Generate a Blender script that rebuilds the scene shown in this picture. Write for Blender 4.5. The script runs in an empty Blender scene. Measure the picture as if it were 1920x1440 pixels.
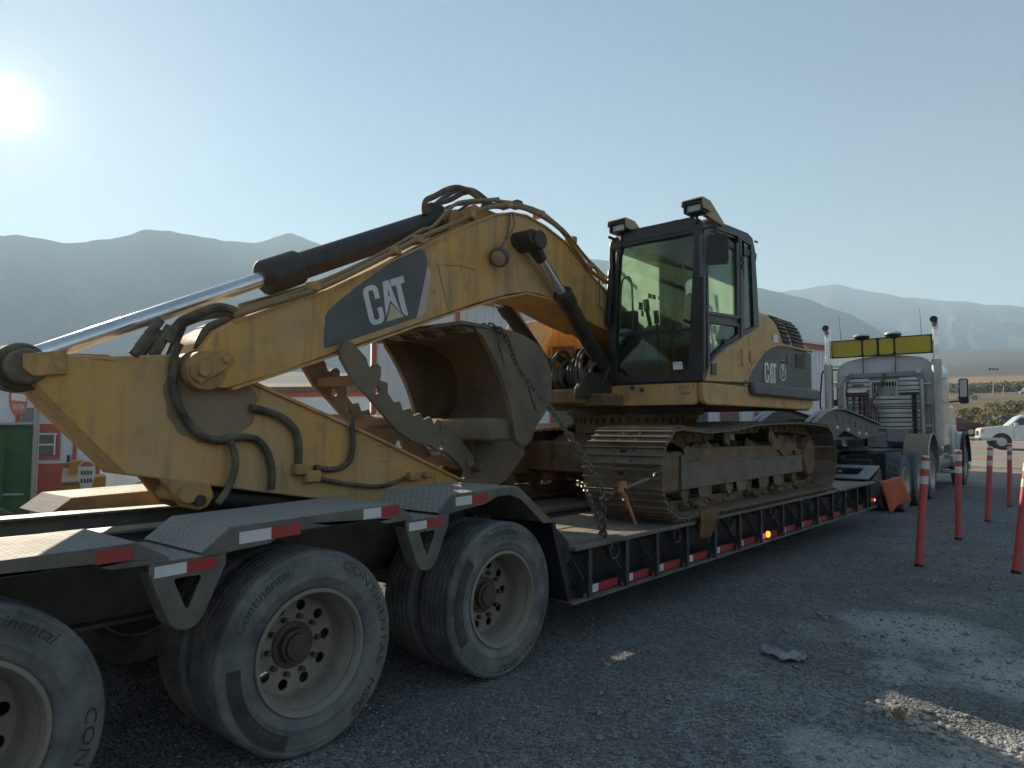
import bpy, bmesh, math, random
import numpy as np
from mathutils import Vector, Matrix, noise
from mathutils.geometry import tessellate_polygon

random.seed(7)
SC = bpy.context.scene
COL = SC.collection
R = math.radians

# ------------------------------------------------------------------ camera
# X = to the trailer's right, Y = along the trailer towards the truck, Z = up
FPX, CX, CY = 1320.0, 960.0, 720.0           # focal length and centre in photo pixels
YAW, PITCH = R(40.8), R(3.55)
CAM = Vector((4.26, 0.0, 1.55))
FH = Vector((-math.sin(YAW), math.cos(YAW), 0)); RT = Vector((math.cos(YAW), math.sin(YAW), 0)); UPW = Vector((0, 0, 1))
FW = FH * math.cos(PITCH) + UPW * math.sin(PITCH)
UP = UPW * math.cos(PITCH) - FH * math.sin(PITCH)
cam = bpy.data.objects.new('camera', bpy.data.cameras.new('camera')); COL.objects.link(cam)
cam.data.sensor_width = 36.0; cam.data.lens = FPX / 1920 * 36.0
cam.data.clip_start = 0.05; cam.data.clip_end = 30000
cam.matrix_world = Matrix(((RT.x, UP.x, -FW.x, CAM.x), (RT.y, UP.y, -FW.y, CAM.y), (RT.z, UP.z, -FW.z, CAM.z), (0, 0, 0, 1)))
SC.camera = cam

# ------------------------------------------------------------------ sky and sun
SUN = (FW + (12 - CX) / FPX * RT + (CY - 197) / FPX * UP).normalized()
EL = math.asin(SUN.z); AZ = math.atan2(SUN.x, SUN.y)
W = bpy.data.worlds.new('World'); SC.world = W; W.use_nodes = True
nt = W.node_tree; nt.nodes.clear()
out = nt.nodes.new('ShaderNodeOutputWorld'); bg = nt.nodes.new('ShaderNodeBackground')
sky = nt.nodes.new('ShaderNodeTexSky'); sky.sky_type = 'NISHITA'; sky.sun_disc = False
sky.sun_elevation = EL; sky.sun_rotation = AZ; sky.altitude = 1300; sky.air_density = 1.5; sky.dust_density = 0.0; sky.ozone_density = 1.0
bg.inputs['Strength'].default_value = 0.05
tc = nt.nodes.new('ShaderNodeTexCoord')
dot = nt.nodes.new('ShaderNodeVectorMath'); dot.operation = 'DOT_PRODUCT'; dot.inputs[1].default_value = SUN
nt.links.new(tc.outputs['Generated'], dot.inputs[0])
mx = nt.nodes.new('ShaderNodeMath'); mx.operation = 'MAXIMUM'; mx.inputs[1].default_value = 0.0
nt.links.new(dot.outputs['Value'], mx.inputs[0])
def powm(e, k):
    p = nt.nodes.new('ShaderNodeMath'); p.operation = 'POWER'; p.inputs[1].default_value = e; nt.links.new(mx.outputs[0], p.inputs[0])
    m = nt.nodes.new('ShaderNodeMath'); m.operation = 'MULTIPLY'; m.inputs[1].default_value = k; nt.links.new(p.outputs[0], m.inputs[0]); return m
g1, g2, g3 = powm(5200, 30.0), powm(520, 2.6), powm(34, 2.6)      # solar disc blur, aureole, hazy glow
a1 = nt.nodes.new('ShaderNodeMath'); a1.operation = 'ADD'; nt.links.new(g1.outputs[0], a1.inputs[0]); nt.links.new(g2.outputs[0], a1.inputs[1])
a2 = nt.nodes.new('ShaderNodeMath'); a2.operation = 'ADD'; nt.links.new(a1.outputs[0], a2.inputs[0]); nt.links.new(g3.outputs[0], a2.inputs[1])
gc = nt.nodes.new('ShaderNodeVectorMath'); gc.operation = 'SCALE'; gc.inputs[0].default_value = (1.0, 0.90, 0.66); nt.links.new(a2.outputs[0], gc.inputs['Scale'])
ad = nt.nodes.new('ShaderNodeVectorMath'); ad.operation = 'ADD'
nt.links.new(sky.outputs[0], ad.inputs[0]); nt.links.new(gc.outputs[0], ad.inputs[1])
nt.links.new(ad.outputs[0], bg.inputs['Color']); nt.links.new(bg.outputs[0], out.inputs['Surface'])

sl = bpy.data.lights.new('sun', 'SUN'); sl.energy = 5.0; sl.angle = R(0.55); sl.color = (1.0, 0.86, 0.66)
so = bpy.data.objects.new('sun', sl); COL.objects.link(so); so.rotation_euler = SUN.to_track_quat('Z', 'Y').to_euler(); so.location = (-40, 10, 20)

SC.view_settings.view_transform = 'Standard'; SC.view_settings.look = 'None'
SC.view_settings.exposure = 1.16; SC.view_settings.gamma = 1.0; SC.view_settings.use_curve_mapping = False
SC.render.engine = 'CYCLES'
cy = SC.cycles
cy.use_denoising = True; cy.use_adaptive_sampling = True; cy.adaptive_threshold = 0.015; cy.max_bounces = 8; cy.diffuse_bounces = 4; cy.glossy_bounces = 3; cy.transmission_bounces = 6
cy.transparent_max_bounces = 12; cy.volume_bounces = 1; cy.sample_clamp_indirect = 6.0; cy.caustics_reflective = False; cy.caustics_refractive = False
try: cy.use_light_tree = True
except Exception: pass

# ------------------------------------------------------------------ photo pixel -> place
def ray(px, py): return FW + (px - CX) / FPX * RT + (CY - py) / FPX * UP
def PX(px, py, X): d = ray(px, py); return CAM + d * ((X - CAM.x) / d.x)
def PY(px, py, Y): d = ray(px, py); return CAM + d * ((Y - CAM.y) / d.y)
def PZ(px, py, Z=0.0): d = ray(px, py); return CAM + d * ((Z - CAM.z) / d.z)
def PD(px, py, D):
    d = ray(px, py); return CAM + d * (D / math.hypot(d.x, d.y))
def YZ(X, *pts): return [(p.y, p.z) for p in (PX(a, b, X) for a, b in pts)]
def XZ(Y, *pts): return [(p.x, p.z) for p in (PY(a, b, Y) for a, b in pts)]

# ------------------------------------------------------------------ mesh building
def frame_of(d):
    d = Vector(d).normalized(); a = Vector((0, 0, 1)) if abs(d.z) < 0.9 else Vector((1, 0, 0))
    u = d.cross(a).normalized(); return u, d.cross(u).normalized(), d
class MB:
    def __init__(s): s.v = []; s.f = []
    def add(s, vs, fs):
        n = len(s.v); s.v += [tuple(p) for p in vs]; s.f += [tuple(i + n for i in f) for f in fs]; return s
    def box(s, x0, x1, y0, y1, z0, z1):
        vs = [(x, y, z) for z in (z0, z1) for y in (y0, y1) for x in (x0, x1)]
        return s.add(vs, [(0, 2, 3, 1), (4, 5, 7, 6), (0, 1, 5, 4), (2, 6, 7, 3), (0, 4, 6, 2), (1, 3, 7, 5)])
    def bar(s, p0, p1, w, h, roll=None):
        p0, p1 = Vector(p0), Vector(p1); u, v, d = frame_of(p1 - p0)
        if roll is not None: u = (Vector(roll) - d * d.dot(Vector(roll))).normalized(); v = d.cross(u)
        vs = [p + u * a * w / 2 + v * b * h / 2 for p in (p0, p1) for a, b in ((-1, -1), (1, -1), (1, 1), (-1, 1))]
        return s.add(vs, [(3, 2, 1, 0), (4, 5, 6, 7), (0, 1, 5, 4), (1, 2, 6, 5), (2, 3, 7, 6), (3, 0, 4, 7)])
    def prism(s, loops, t0, t1, mp):
        """loops[0] = outline, others = holes (2-D); mp(a, b, t) -> xyz"""
        if not isinstance(loops[0][0], (tuple, list)): loops = [loops]
        flat = [p for l in loops for p in l]; n = len(flat)
        tris = tessellate_polygon([[Vector((p[0], p[1], 0)) for p in l] for l in loops])
        vs = [mp(p[0], p[1], t0) for p in flat] + [mp(p[0], p[1], t1) for p in flat]
        fs = [tuple(t) for t in tris] + [tuple(i + n for i in reversed(t)) for t in tris]
        o = 0
        for l in loops:
            m = len(l)
            for i in range(m):
                j = (i + 1) % m; fs.append((o + i, o + j, o + j + n, o + i + n))
            o += m
        return s.add(vs, fs)
    def px(s, loops, x0, x1): return s.prism(loops, x0, x1, lambda a, b, t: (t, a, b))       # outline in Y,Z
    def py(s, loops, y0, y1): return s.prism(loops, y0, y1, lambda a, b, t: (a, t, b))       # outline in X,Z
    def pz(s, loops, z0, z1): return s.prism(loops, z0, z1, lambda a, b, t: (a, b, t))       # outline in X,Y
    def cyl(s, p0, p1, r0, r1=None, n=16, cap=True):
        r1 = r0 if r1 is None else r1; p0, p1 = Vector(p0), Vector(p1); u, v, d = frame_of(p1 - p0)
        vs = [p + (u * math.cos(2 * math.pi * i / n) + v * math.sin(2 * math.pi * i / n)) * r for p, r in ((p0, r0), (p1, r1)) for i in range(n)]
        fs = [(i, (i + 1) % n, n + (i + 1) % n, n + i) for i in range(n)]
        if cap: fs += [tuple(reversed(range(n))), tuple(range(n, 2 * n))]
        return s.add(vs, fs)
    def tube(s, pts, r, n=8, closed=False, rib=None):
        pts = [Vector(p) for p in pts]; m = len(pts); rings = []; u = None
        for i, p in enumerate(pts):
            d = (pts[(i + 1) % m] - pts[i - 1]) if closed else (pts[min(i + 1, m - 1)] - pts[max(i - 1, 0)])
            d.normalize()
            u = frame_of(d)[0] if u is None else (u - d * d.dot(u)).normalized()
            v = d.cross(u); rr = r * (rib[1] if rib and i % 2 else 1.0)
            rings.append([p + (u * math.cos(2 * math.pi * k / n) + v * math.sin(2 * math.pi * k / n)) * rr for k in range(n)])
        fs = []
        for i in range(m if closed else m - 1):
            a, b = i * n, ((i + 1) % m) * n
            fs += [(a + k, a + (k + 1) % n, b + (k + 1) % n, b + k) for k in range(n)]
        if not closed: fs += [tuple(reversed(range(n))), tuple(range((m - 1) * n, m * n))]
        return s.add([q for g in rings for q in g], fs)
    def lathe(s, prof, c=(0, 0, 0), ax=(1, 0, 0), n=48, closed=False):
        """prof = [(along, radius)]"""
        c = Vector(c); u, v, d = frame_of(ax); m = len(prof)
        vs = [c + d * a + (u * math.cos(2 * math.pi * i / n) + v * math.sin(2 * math.pi * i / n)) * r for i in range(n) for a, r in prof]
        fs = []
        for i in range(n):
            j = (i + 1) % n
            for k in range(m if closed else m - 1):
                q = (k + 1) % m; fs.append((i * m + k, j * m + k, j * m + q, i * m + q))
        if not closed:
            if prof[0][1] > 1e-6: fs.append(tuple(i * m for i in range(n)))
            if prof[-1][1] > 1e-6: fs.append(tuple(i * m + m - 1 for i in reversed(range(n))))
        return s.add(vs, fs)
    def sheet(s, rows):
        """rows of points, thin skin"""
        m = len(rows[0]); return s.add([p for r in rows for p in r], [(i * m + k, i * m + k + 1, (i + 1) * m + k + 1, (i + 1) * m + k) for i in range(len(rows) - 1) for k in range(m - 1)])
    def sweep(s, line, x0, x1, t):
        """plate following a Y,Z polyline, thickness t downwards, from x0 to x1"""
        line = [Vector((0, a, b)) for a, b in line]; m = len(line); off = []
        for i in range(m):
            d = (line[min(i + 1, m - 1)] - line[max(i - 1, 0)]).normalized(); off.append(Vector((0, d.z, -d.y)) * t)
        poly = [(p.y, p.z) for p in line] + [(p.y + o.y, p.z + o.z) for p, o in reversed(list(zip(line, off)))]
        return s.px(poly, x0, x1)
    def mesh(s, name, org):
        me = bpy.data.meshes.new(name); o = Vector(org)
        me.from_pydata([(p[0] - o.x, p[1] - o.y, p[2] - o.z) for p in s.v], [], s.f); me.validate(); return me
    def build(s, name, m, parent=None, org=None, bevel=0.0, smooth=None, label=None, seg=2):
        if org is None:
            a = np.array(s.v); org = tuple((a.min(0) + a.max(0)) / 2)
        me = s.mesh(name, org)
        bm = bmesh.new(); bm.from_mesh(me); bmesh.ops.recalc_face_normals(bm, faces=bm.faces); bm.to_mesh(me); bm.free()
        return put(name, me, m, parent, org, bevel, smooth, label, seg)
BASE = {}
def put(name, me, m, parent=None, org=(0, 0, 0), bevel=0.0, smooth=None, label=None, seg=2):
    o = bpy.data.objects.new(name, me); COL.objects.link(o)
    if m is not None and not me.materials: me.materials.append(m)
    if smooth is None: smooth = 35
    if smooth:
        me.shade_smooth(); me.set_sharp_from_angle(angle=R(smooth))
    b = Vector(org); BASE[o] = b
    if parent is not None: o.parent = parent; o.location = b - BASE[parent]
    else: o.location = b
    if bevel:
        md = o.modifiers.new('bevel', 'BEVEL'); md.width = bevel; md.segments = seg; md.limit_method = 'ANGLE'; md.angle_limit = R(40); md.harden_normals = False
    if label: o['label'] = label
    return o
def tag(o, label=None, cat=None, group=None, kind=None):
    for k, v in (('label', label), ('category', cat), ('group', group), ('kind', kind)):
        if v: o[k] = v
    return o
def thing(name, loc, label, cat, group=None):
    o = bpy.data.objects.new(name, None); o.empty_display_size = 0.2; COL.objects.link(o); o.location = loc; BASE[o] = Vector(loc)
    return tag(o, label, cat, group)
def group_part(name, parent, org):
    """an Empty part that carries sub-parts"""
    o = bpy.data.objects.new(name, None); o.empty_display_size = 0.1; COL.objects.link(o); o.parent = parent
    BASE[o] = Vector(org); o.location = BASE[o] - BASE[parent]; return o
def dup(o, parent, org, rot=None):
    c = o.copy(); COL.objects.link(c); c.parent = parent; BASE[c] = Vector(org)
    c.location = BASE[c] - (BASE[parent] if parent else Vector((0, 0, 0)))
    if rot is not None: c.rotation_euler = rot
    return c
def arc(c, r, a0, a1, n=8): return [(c[0] + r * math.cos(R(a0 + (a1 - a0) * i / n)), c[1] + r * math.sin(R(a0 + (a1 - a0) * i / n))) for i in range(n + 1)]
def rrect(x0, x1, y0, y1, r, n=4): return arc((x1 - r, y1 - r), r, 0, 90, n) + arc((x0 + r, y1 - r), r, 90, 180, n) + arc((x0 + r, y0 + r), r, 180, 270, n) + arc((x1 - r, y0 + r), r, 270, 360, n)
def circ(c, r, n=16): return [(c[0] + r * math.cos(2 * math.pi * i / n), c[1] + r * math.sin(2 * math.pi * i / n)) for i in range(n)]
def smooth_path(pts, k=6):
    pts = [Vector(p) for p in pts]; res = []
    for i in range(len(pts) - 1):
        p0, p1, p2, p3 = pts[max(i - 1, 0)], pts[i], pts[i + 1], pts[min(i + 2, len(pts) - 1)]
        for j in range(k):
            t = j / k
            res.append(0.5 * ((2 * p1) + (p2 - p0) * t + (2 * p0 - 5 * p1 + 4 * p2 - p3) * t * t + (3 * p1 - p0 - 3 * p2 + p3) * t ** 3))
    return res + [pts[-1]]
_tc = {}
def text_geo(txt, shear=0.0):
    """flat lettering: 2-D points and faces, height of capitals about 0.7"""
    if (txt, shear) in _tc: return _tc[(txt, shear)]
    cu = bpy.data.curves.new('lettering', 'FONT'); cu.body = txt; cu.shear = shear; cu.resolution_u = 2
    ob = bpy.data.objects.new('lettering', cu); COL.objects.link(ob)
    bpy.context.view_layer.update()
    me = bpy.data.meshes.new_from_object(ob.evaluated_get(bpy.context.evaluated_depsgraph_get()))
    g = ([(v.co.x, v.co.y) for v in me.vertices], [tuple(p.vertices) for p in me.polygons])
    bpy.data.objects.remove(ob); bpy.data.meshes.remove(me); bpy.data.curves.remove(cu)
    _tc[(txt, shear)] = g; return g
def text_on(mb, txt, fn, size, shear=0.0, bold=0.0):
    """fn(u, v) -> xyz, u from 0 to the text's width in units of size"""
    vs, fs = text_geo(txt, shear); return mb.add([fn(x * size, y * size) for x, y in vs], fs)
def text_width(txt, size): vs, _ = text_geo(txt); return max(x for x, _ in vs) * size

# ------------------------------------------------------------------ materials
def mat(name, col, rough=0.5, metal=0.0, dust=None, damt=0.0, dscale=3.0, updust=0.0, var=0.12, vscale=1.5, bump=0.0, bscale=40.0, spec=0.5, rust=None, rscale=6.0, ramt=0.0, coat=0.0, extra=None):
    m = bpy.data.materials.new(name); m.use_nodes = True; N = m.node_tree.nodes; L = m.node_tree.links
    b = N['Principled BSDF']; b.inputs['Roughness'].default_value = rough; b.inputs['Metallic'].default_value = metal
    b.inputs['Specular IOR Level'].default_value = spec; b.inputs['Coat Weight'].default_value = coat
    geo = N.new('ShaderNodeNewGeometry'); pos = geo.outputs['Position']
    def noi(sc, det=4.0, ro=0.55):
        n = N.new('ShaderNodeTexNoise'); n.inputs['Scale'].default_value = sc; n.inputs['Detail'].default_value = det; n.inputs['Roughness'].default_value = ro; L.new(pos, n.inputs['Vector']); return n.outputs['Fac']
    def ramp(src, a, c, v0=0.0, v1=1.0):
        r = N.new('ShaderNodeMapRange'); r.inputs['From Min'].default_value = a; r.inputs['From Max'].default_value = c; r.inputs['To Min'].default_value = v0; r.inputs['To Max'].default_value = v1; L.new(src, r.inputs['Value']); return r.outputs['Result']
    def mix(f, a, c):
        x = N.new('ShaderNodeMix'); x.data_type = 'RGBA'
        for s_, val in ((x.inputs['Factor'], f), (x.inputs[6], a), (x.inputs[7], c)):
            if hasattr(val, 'is_linked') or hasattr(val, 'links'): L.new(val, s_)
            elif isinstance(val, (int, float)): s_.default_value = val
            else: s_.default_value = (*val, 1) if len(val) == 3 else val
        return x.outputs[2]
    def math_(op, a, c):
        x = N.new('ShaderNodeMath'); x.operation = op; x.use_clamp = op in ('ADD',)
        for i, val in enumerate((a, c)):
            if isinstance(val, (int, float)): x.inputs[i].default_value = val
            else: L.new(val, x.inputs[i])
        return x.outputs[0]
    dark = tuple(c * (1 - var) for c in col); lite = tuple(min(1, c * (1 + var)) for c in col)
    c = mix(ramp(noi(vscale), 0.3, 0.7), dark, lite)
    if rust:
        c = mix(math_('MULTIPLY', ramp(noi(rscale, 8, 0.7), 0.52, 0.72), ramt), c, rust)
    if dust:
        f = ramp(noi(dscale, 7, 0.65), 0.35, 0.75, 0.0, 1.0); f = math_('MULTIPLY', f, damt)
        if updust:
            sep = N.new('ShaderNodeSeparateXYZ'); L.new(geo.outputs['Normal'], sep.inputs[0])
            f = math_('ADD', f, math_('MULTIPLY', ramp(sep.outputs['Z'], 0.2, 1.0), updust))
        c = mix(f, c, dust)
        L.new(ramp(f, 0, 1, rough, max(rough, 0.85)), b.inputs['Roughness'])
        if metal: L.new(ramp(f, 0, 1, metal, 0.0), b.inputs['Metallic'])
    L.new(c, b.inputs['Base Color'])
    if bump:
        bn = N.new('ShaderNodeBump'); bn.inputs['Strength'].default_value = bump; bn.inputs['Distance'].default_value = 0.01; L.new(noi(bscale, 5, 0.6), bn.inputs['Height']); L.new(bn.outputs[0], b.inputs['Normal'])
    if extra: extra(m, N, L, b, pos, dict(noi=noi, ramp=ramp, mix=mix, math=math_, col=c))
    return m
DUST = (0.26, 0.20, 0.13)
def wear_extra(chip, streak, ca):
    # run-down dirt streaks and chipped edges of used paint
    def fn(m, N, L, b, pos, h):
        mp = N.new('ShaderNodeMapping'); mp.inputs['Scale'].default_value = (9, 9, 0.9); L.new(pos, mp.inputs['Vector'])
        n1 = N.new('ShaderNodeTexNoise'); n1.inputs['Scale'].default_value = 1.0; n1.inputs['Detail'].default_value = 6; n1.inputs['Roughness'].default_value = 0.65; L.new(mp.outputs[0], n1.inputs['Vector'])
        n2 = N.new('ShaderNodeTexNoise'); n2.inputs['Scale'].default_value = 26.0; n2.inputs['Detail'].default_value = 8; n2.inputs['Roughness'].default_value = 0.8; L.new(pos, n2.inputs['Vector'])
        mp3 = N.new('ShaderNodeMapping'); mp3.inputs['Scale'].default_value = (3, 3, 40); mp3.inputs['Rotation'].default_value = (0.5, 0.3, 0.2); L.new(pos, mp3.inputs['Vector'])
        n3 = N.new('ShaderNodeTexNoise'); n3.inputs['Scale'].default_value = 1.0; n3.inputs['Detail'].default_value = 3; L.new(mp3.outputs[0], n3.inputs['Vector'])
        c = h['mix'](h['math']('MULTIPLY', h['ramp'](n1.outputs['Fac'], 0.50, 0.72), ca), h['col'], streak)
        c = h['mix'](h['math']('MULTIPLY', h['ramp'](n2.outputs['Fac'], 0.66, 0.70), 0.85), c, chip)
        c = h['mix'](h['math']('MULTIPLY', h['ramp'](n3.outputs['Fac'], 0.735, 0.745), 0.6), c, chip)
        L.new(c, b.inputs['Base Color'])
    return fn
def emit(name, col, k):
    m = bpy.data.materials.new(name); m.use_nodes = True; b = m.node_tree.nodes['Principled BSDF']
    b.inputs['Base Color'].default_value = (*col, 1); b.inputs['Emission Color'].default_value = (*col, 1); b.inputs['Emission Strength'].default_value = k; return m
def glass(name, tint, refl=0.09, dirt=0.06):
    m = bpy.data.materials.new(name); m.use_nodes = True; N = m.node_tree.nodes; L = m.node_tree.links; N.clear()
    o = N.new('ShaderNodeOutputMaterial'); t = N.new('ShaderNodeBsdfTransparent'); t.inputs[0].default_value = (*tint, 1)
    g = N.new('ShaderNodeBsdfGlossy'); g.inputs['Roughness'].default_value = 0.03
    d = N.new('ShaderNodeBsdfTranslucent'); d.inputs[0].default_value = (0.58, 0.80, 0.62, 1)
    fr = N.new('ShaderNodeFresnel'); fr.inputs[0].default_value = 1.45
    m1 = N.new('ShaderNodeMixShader'); m2 = N.new('ShaderNodeMixShader')
    geo = N.new('ShaderNodeNewGeometry'); n = N.new('ShaderNodeTexNoise'); n.inputs['Scale'].default_value = 3.0; n.inputs['Detail'].default_value = 8; n.inputs['Roughness'].default_value = 0.7; L.new(geo.outputs['Position'], n.inputs['Vector'])
    mr = N.new('ShaderNodeMapRange'); mr.inputs['From Min'].default_value = 0.0; mr.inputs['From Max'].default_value = 1.1; mr.inputs['To Max'].default_value = dirt * 3; L.new(n.outputs['Fac'], mr.inputs['Value'])
    L.new(fr.outputs[0], m1.inputs[0]); L.new(t.outputs[0], m1.inputs[1]); L.new(g.outputs[0], m1.inputs[2])
    L.new(mr.outputs[0], m2.inputs[0]); L.new(m1.outputs[0], m2.inputs[1]); L.new(d.outputs[0], m2.inputs[2]); L.new(m2.outputs[0], o.inputs['Surface']); return m
def checker_extra(m, N, L, b, pos, h):
    # raised diamond bars of tread plate
    def bars(ax, ang):
        mp = N.new('ShaderNodeMapping'); mp.inputs['Rotation'].default_value = (0, 0, R(ang)); mp.inputs['Scale'].default_value = (28, 28, 1); L.new(pos, mp.inputs['Vector'])
        sx = N.new('ShaderNodeSeparateXYZ'); L.new(mp.outputs[0], sx.inputs[0]); return sx
    sx = bars(0, 45)
    fl = lambda s_: h['math']('SUBTRACT', s_, h['math']('FLOOR', s_, 0))
    fx = h['math']('ABSOLUTE', h['math']('SUBTRACT', fl(sx.outputs['X']), 0.5), 0); fy = h['math']('ABSOLUTE', h['math']('SUBTRACT', fl(sx.outputs['Y']), 0.5), 0)
    par = h['math']('MODULO', h['math']('ADD', h['math']('FLOOR', sx.outputs['X'], 0), 0), 2)
    ch = N.new('ShaderNodeTexChecker'); ch.inputs['Scale'].default_value = 1.0; ch.inputs[1].default_value = (1, 1, 1, 1); ch.inputs[2].default_value = (0, 0, 0, 1)
    mp2 = N.new('ShaderNodeMapping'); mp2.inputs['Rotation'].default_value = (0, 0, R(45)); mp2.inputs['Scale'].default_value = (28, 28, 0); mp2.inputs['Location'].default_value = (0, 0, 0.5); L.new(pos, mp2.inputs['Vector']); L.new(mp2.outputs[0], ch.inputs['Vector'])
    e1 = h['math']('ADD', h['ramp'](fx, 0.12, 0.2, 1, 0), 0); e1 = h['math']('MULTIPLY', e1, h['ramp'](fy, 0.36, 0.46, 1, 0))
    e2 = h['math']('MULTIPLY', h['ramp'](fy, 0.12, 0.2, 1, 0), h['ramp'](fx, 0.36, 0.46, 1, 0))
    mm = N.new('ShaderNodeMix'); mm.data_type = 'FLOAT'; L.new(ch.outputs['Fac'], mm.inputs[0]); L.new(e1, mm.inputs[2]); L.new(e2, mm.inputs[3])
    bn = N.new('ShaderNodeBump'); bn.inputs['Strength'].default_value = 1.0; bn.inputs['Distance'].default_value = 0.010; L.new(mm.outputs[0], bn.inputs['Height']); L.new(bn.outputs[0], b.inputs['Normal'])
    L.new(h['mix'](h['math']('MULTIPLY', mm.outputs[0], 0.75), h['mix'](0.28, h['col'], (0.07, 0.065, 0.055)), (0.37, 0.36, 0.34)), b.inputs['Base Color'])
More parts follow.
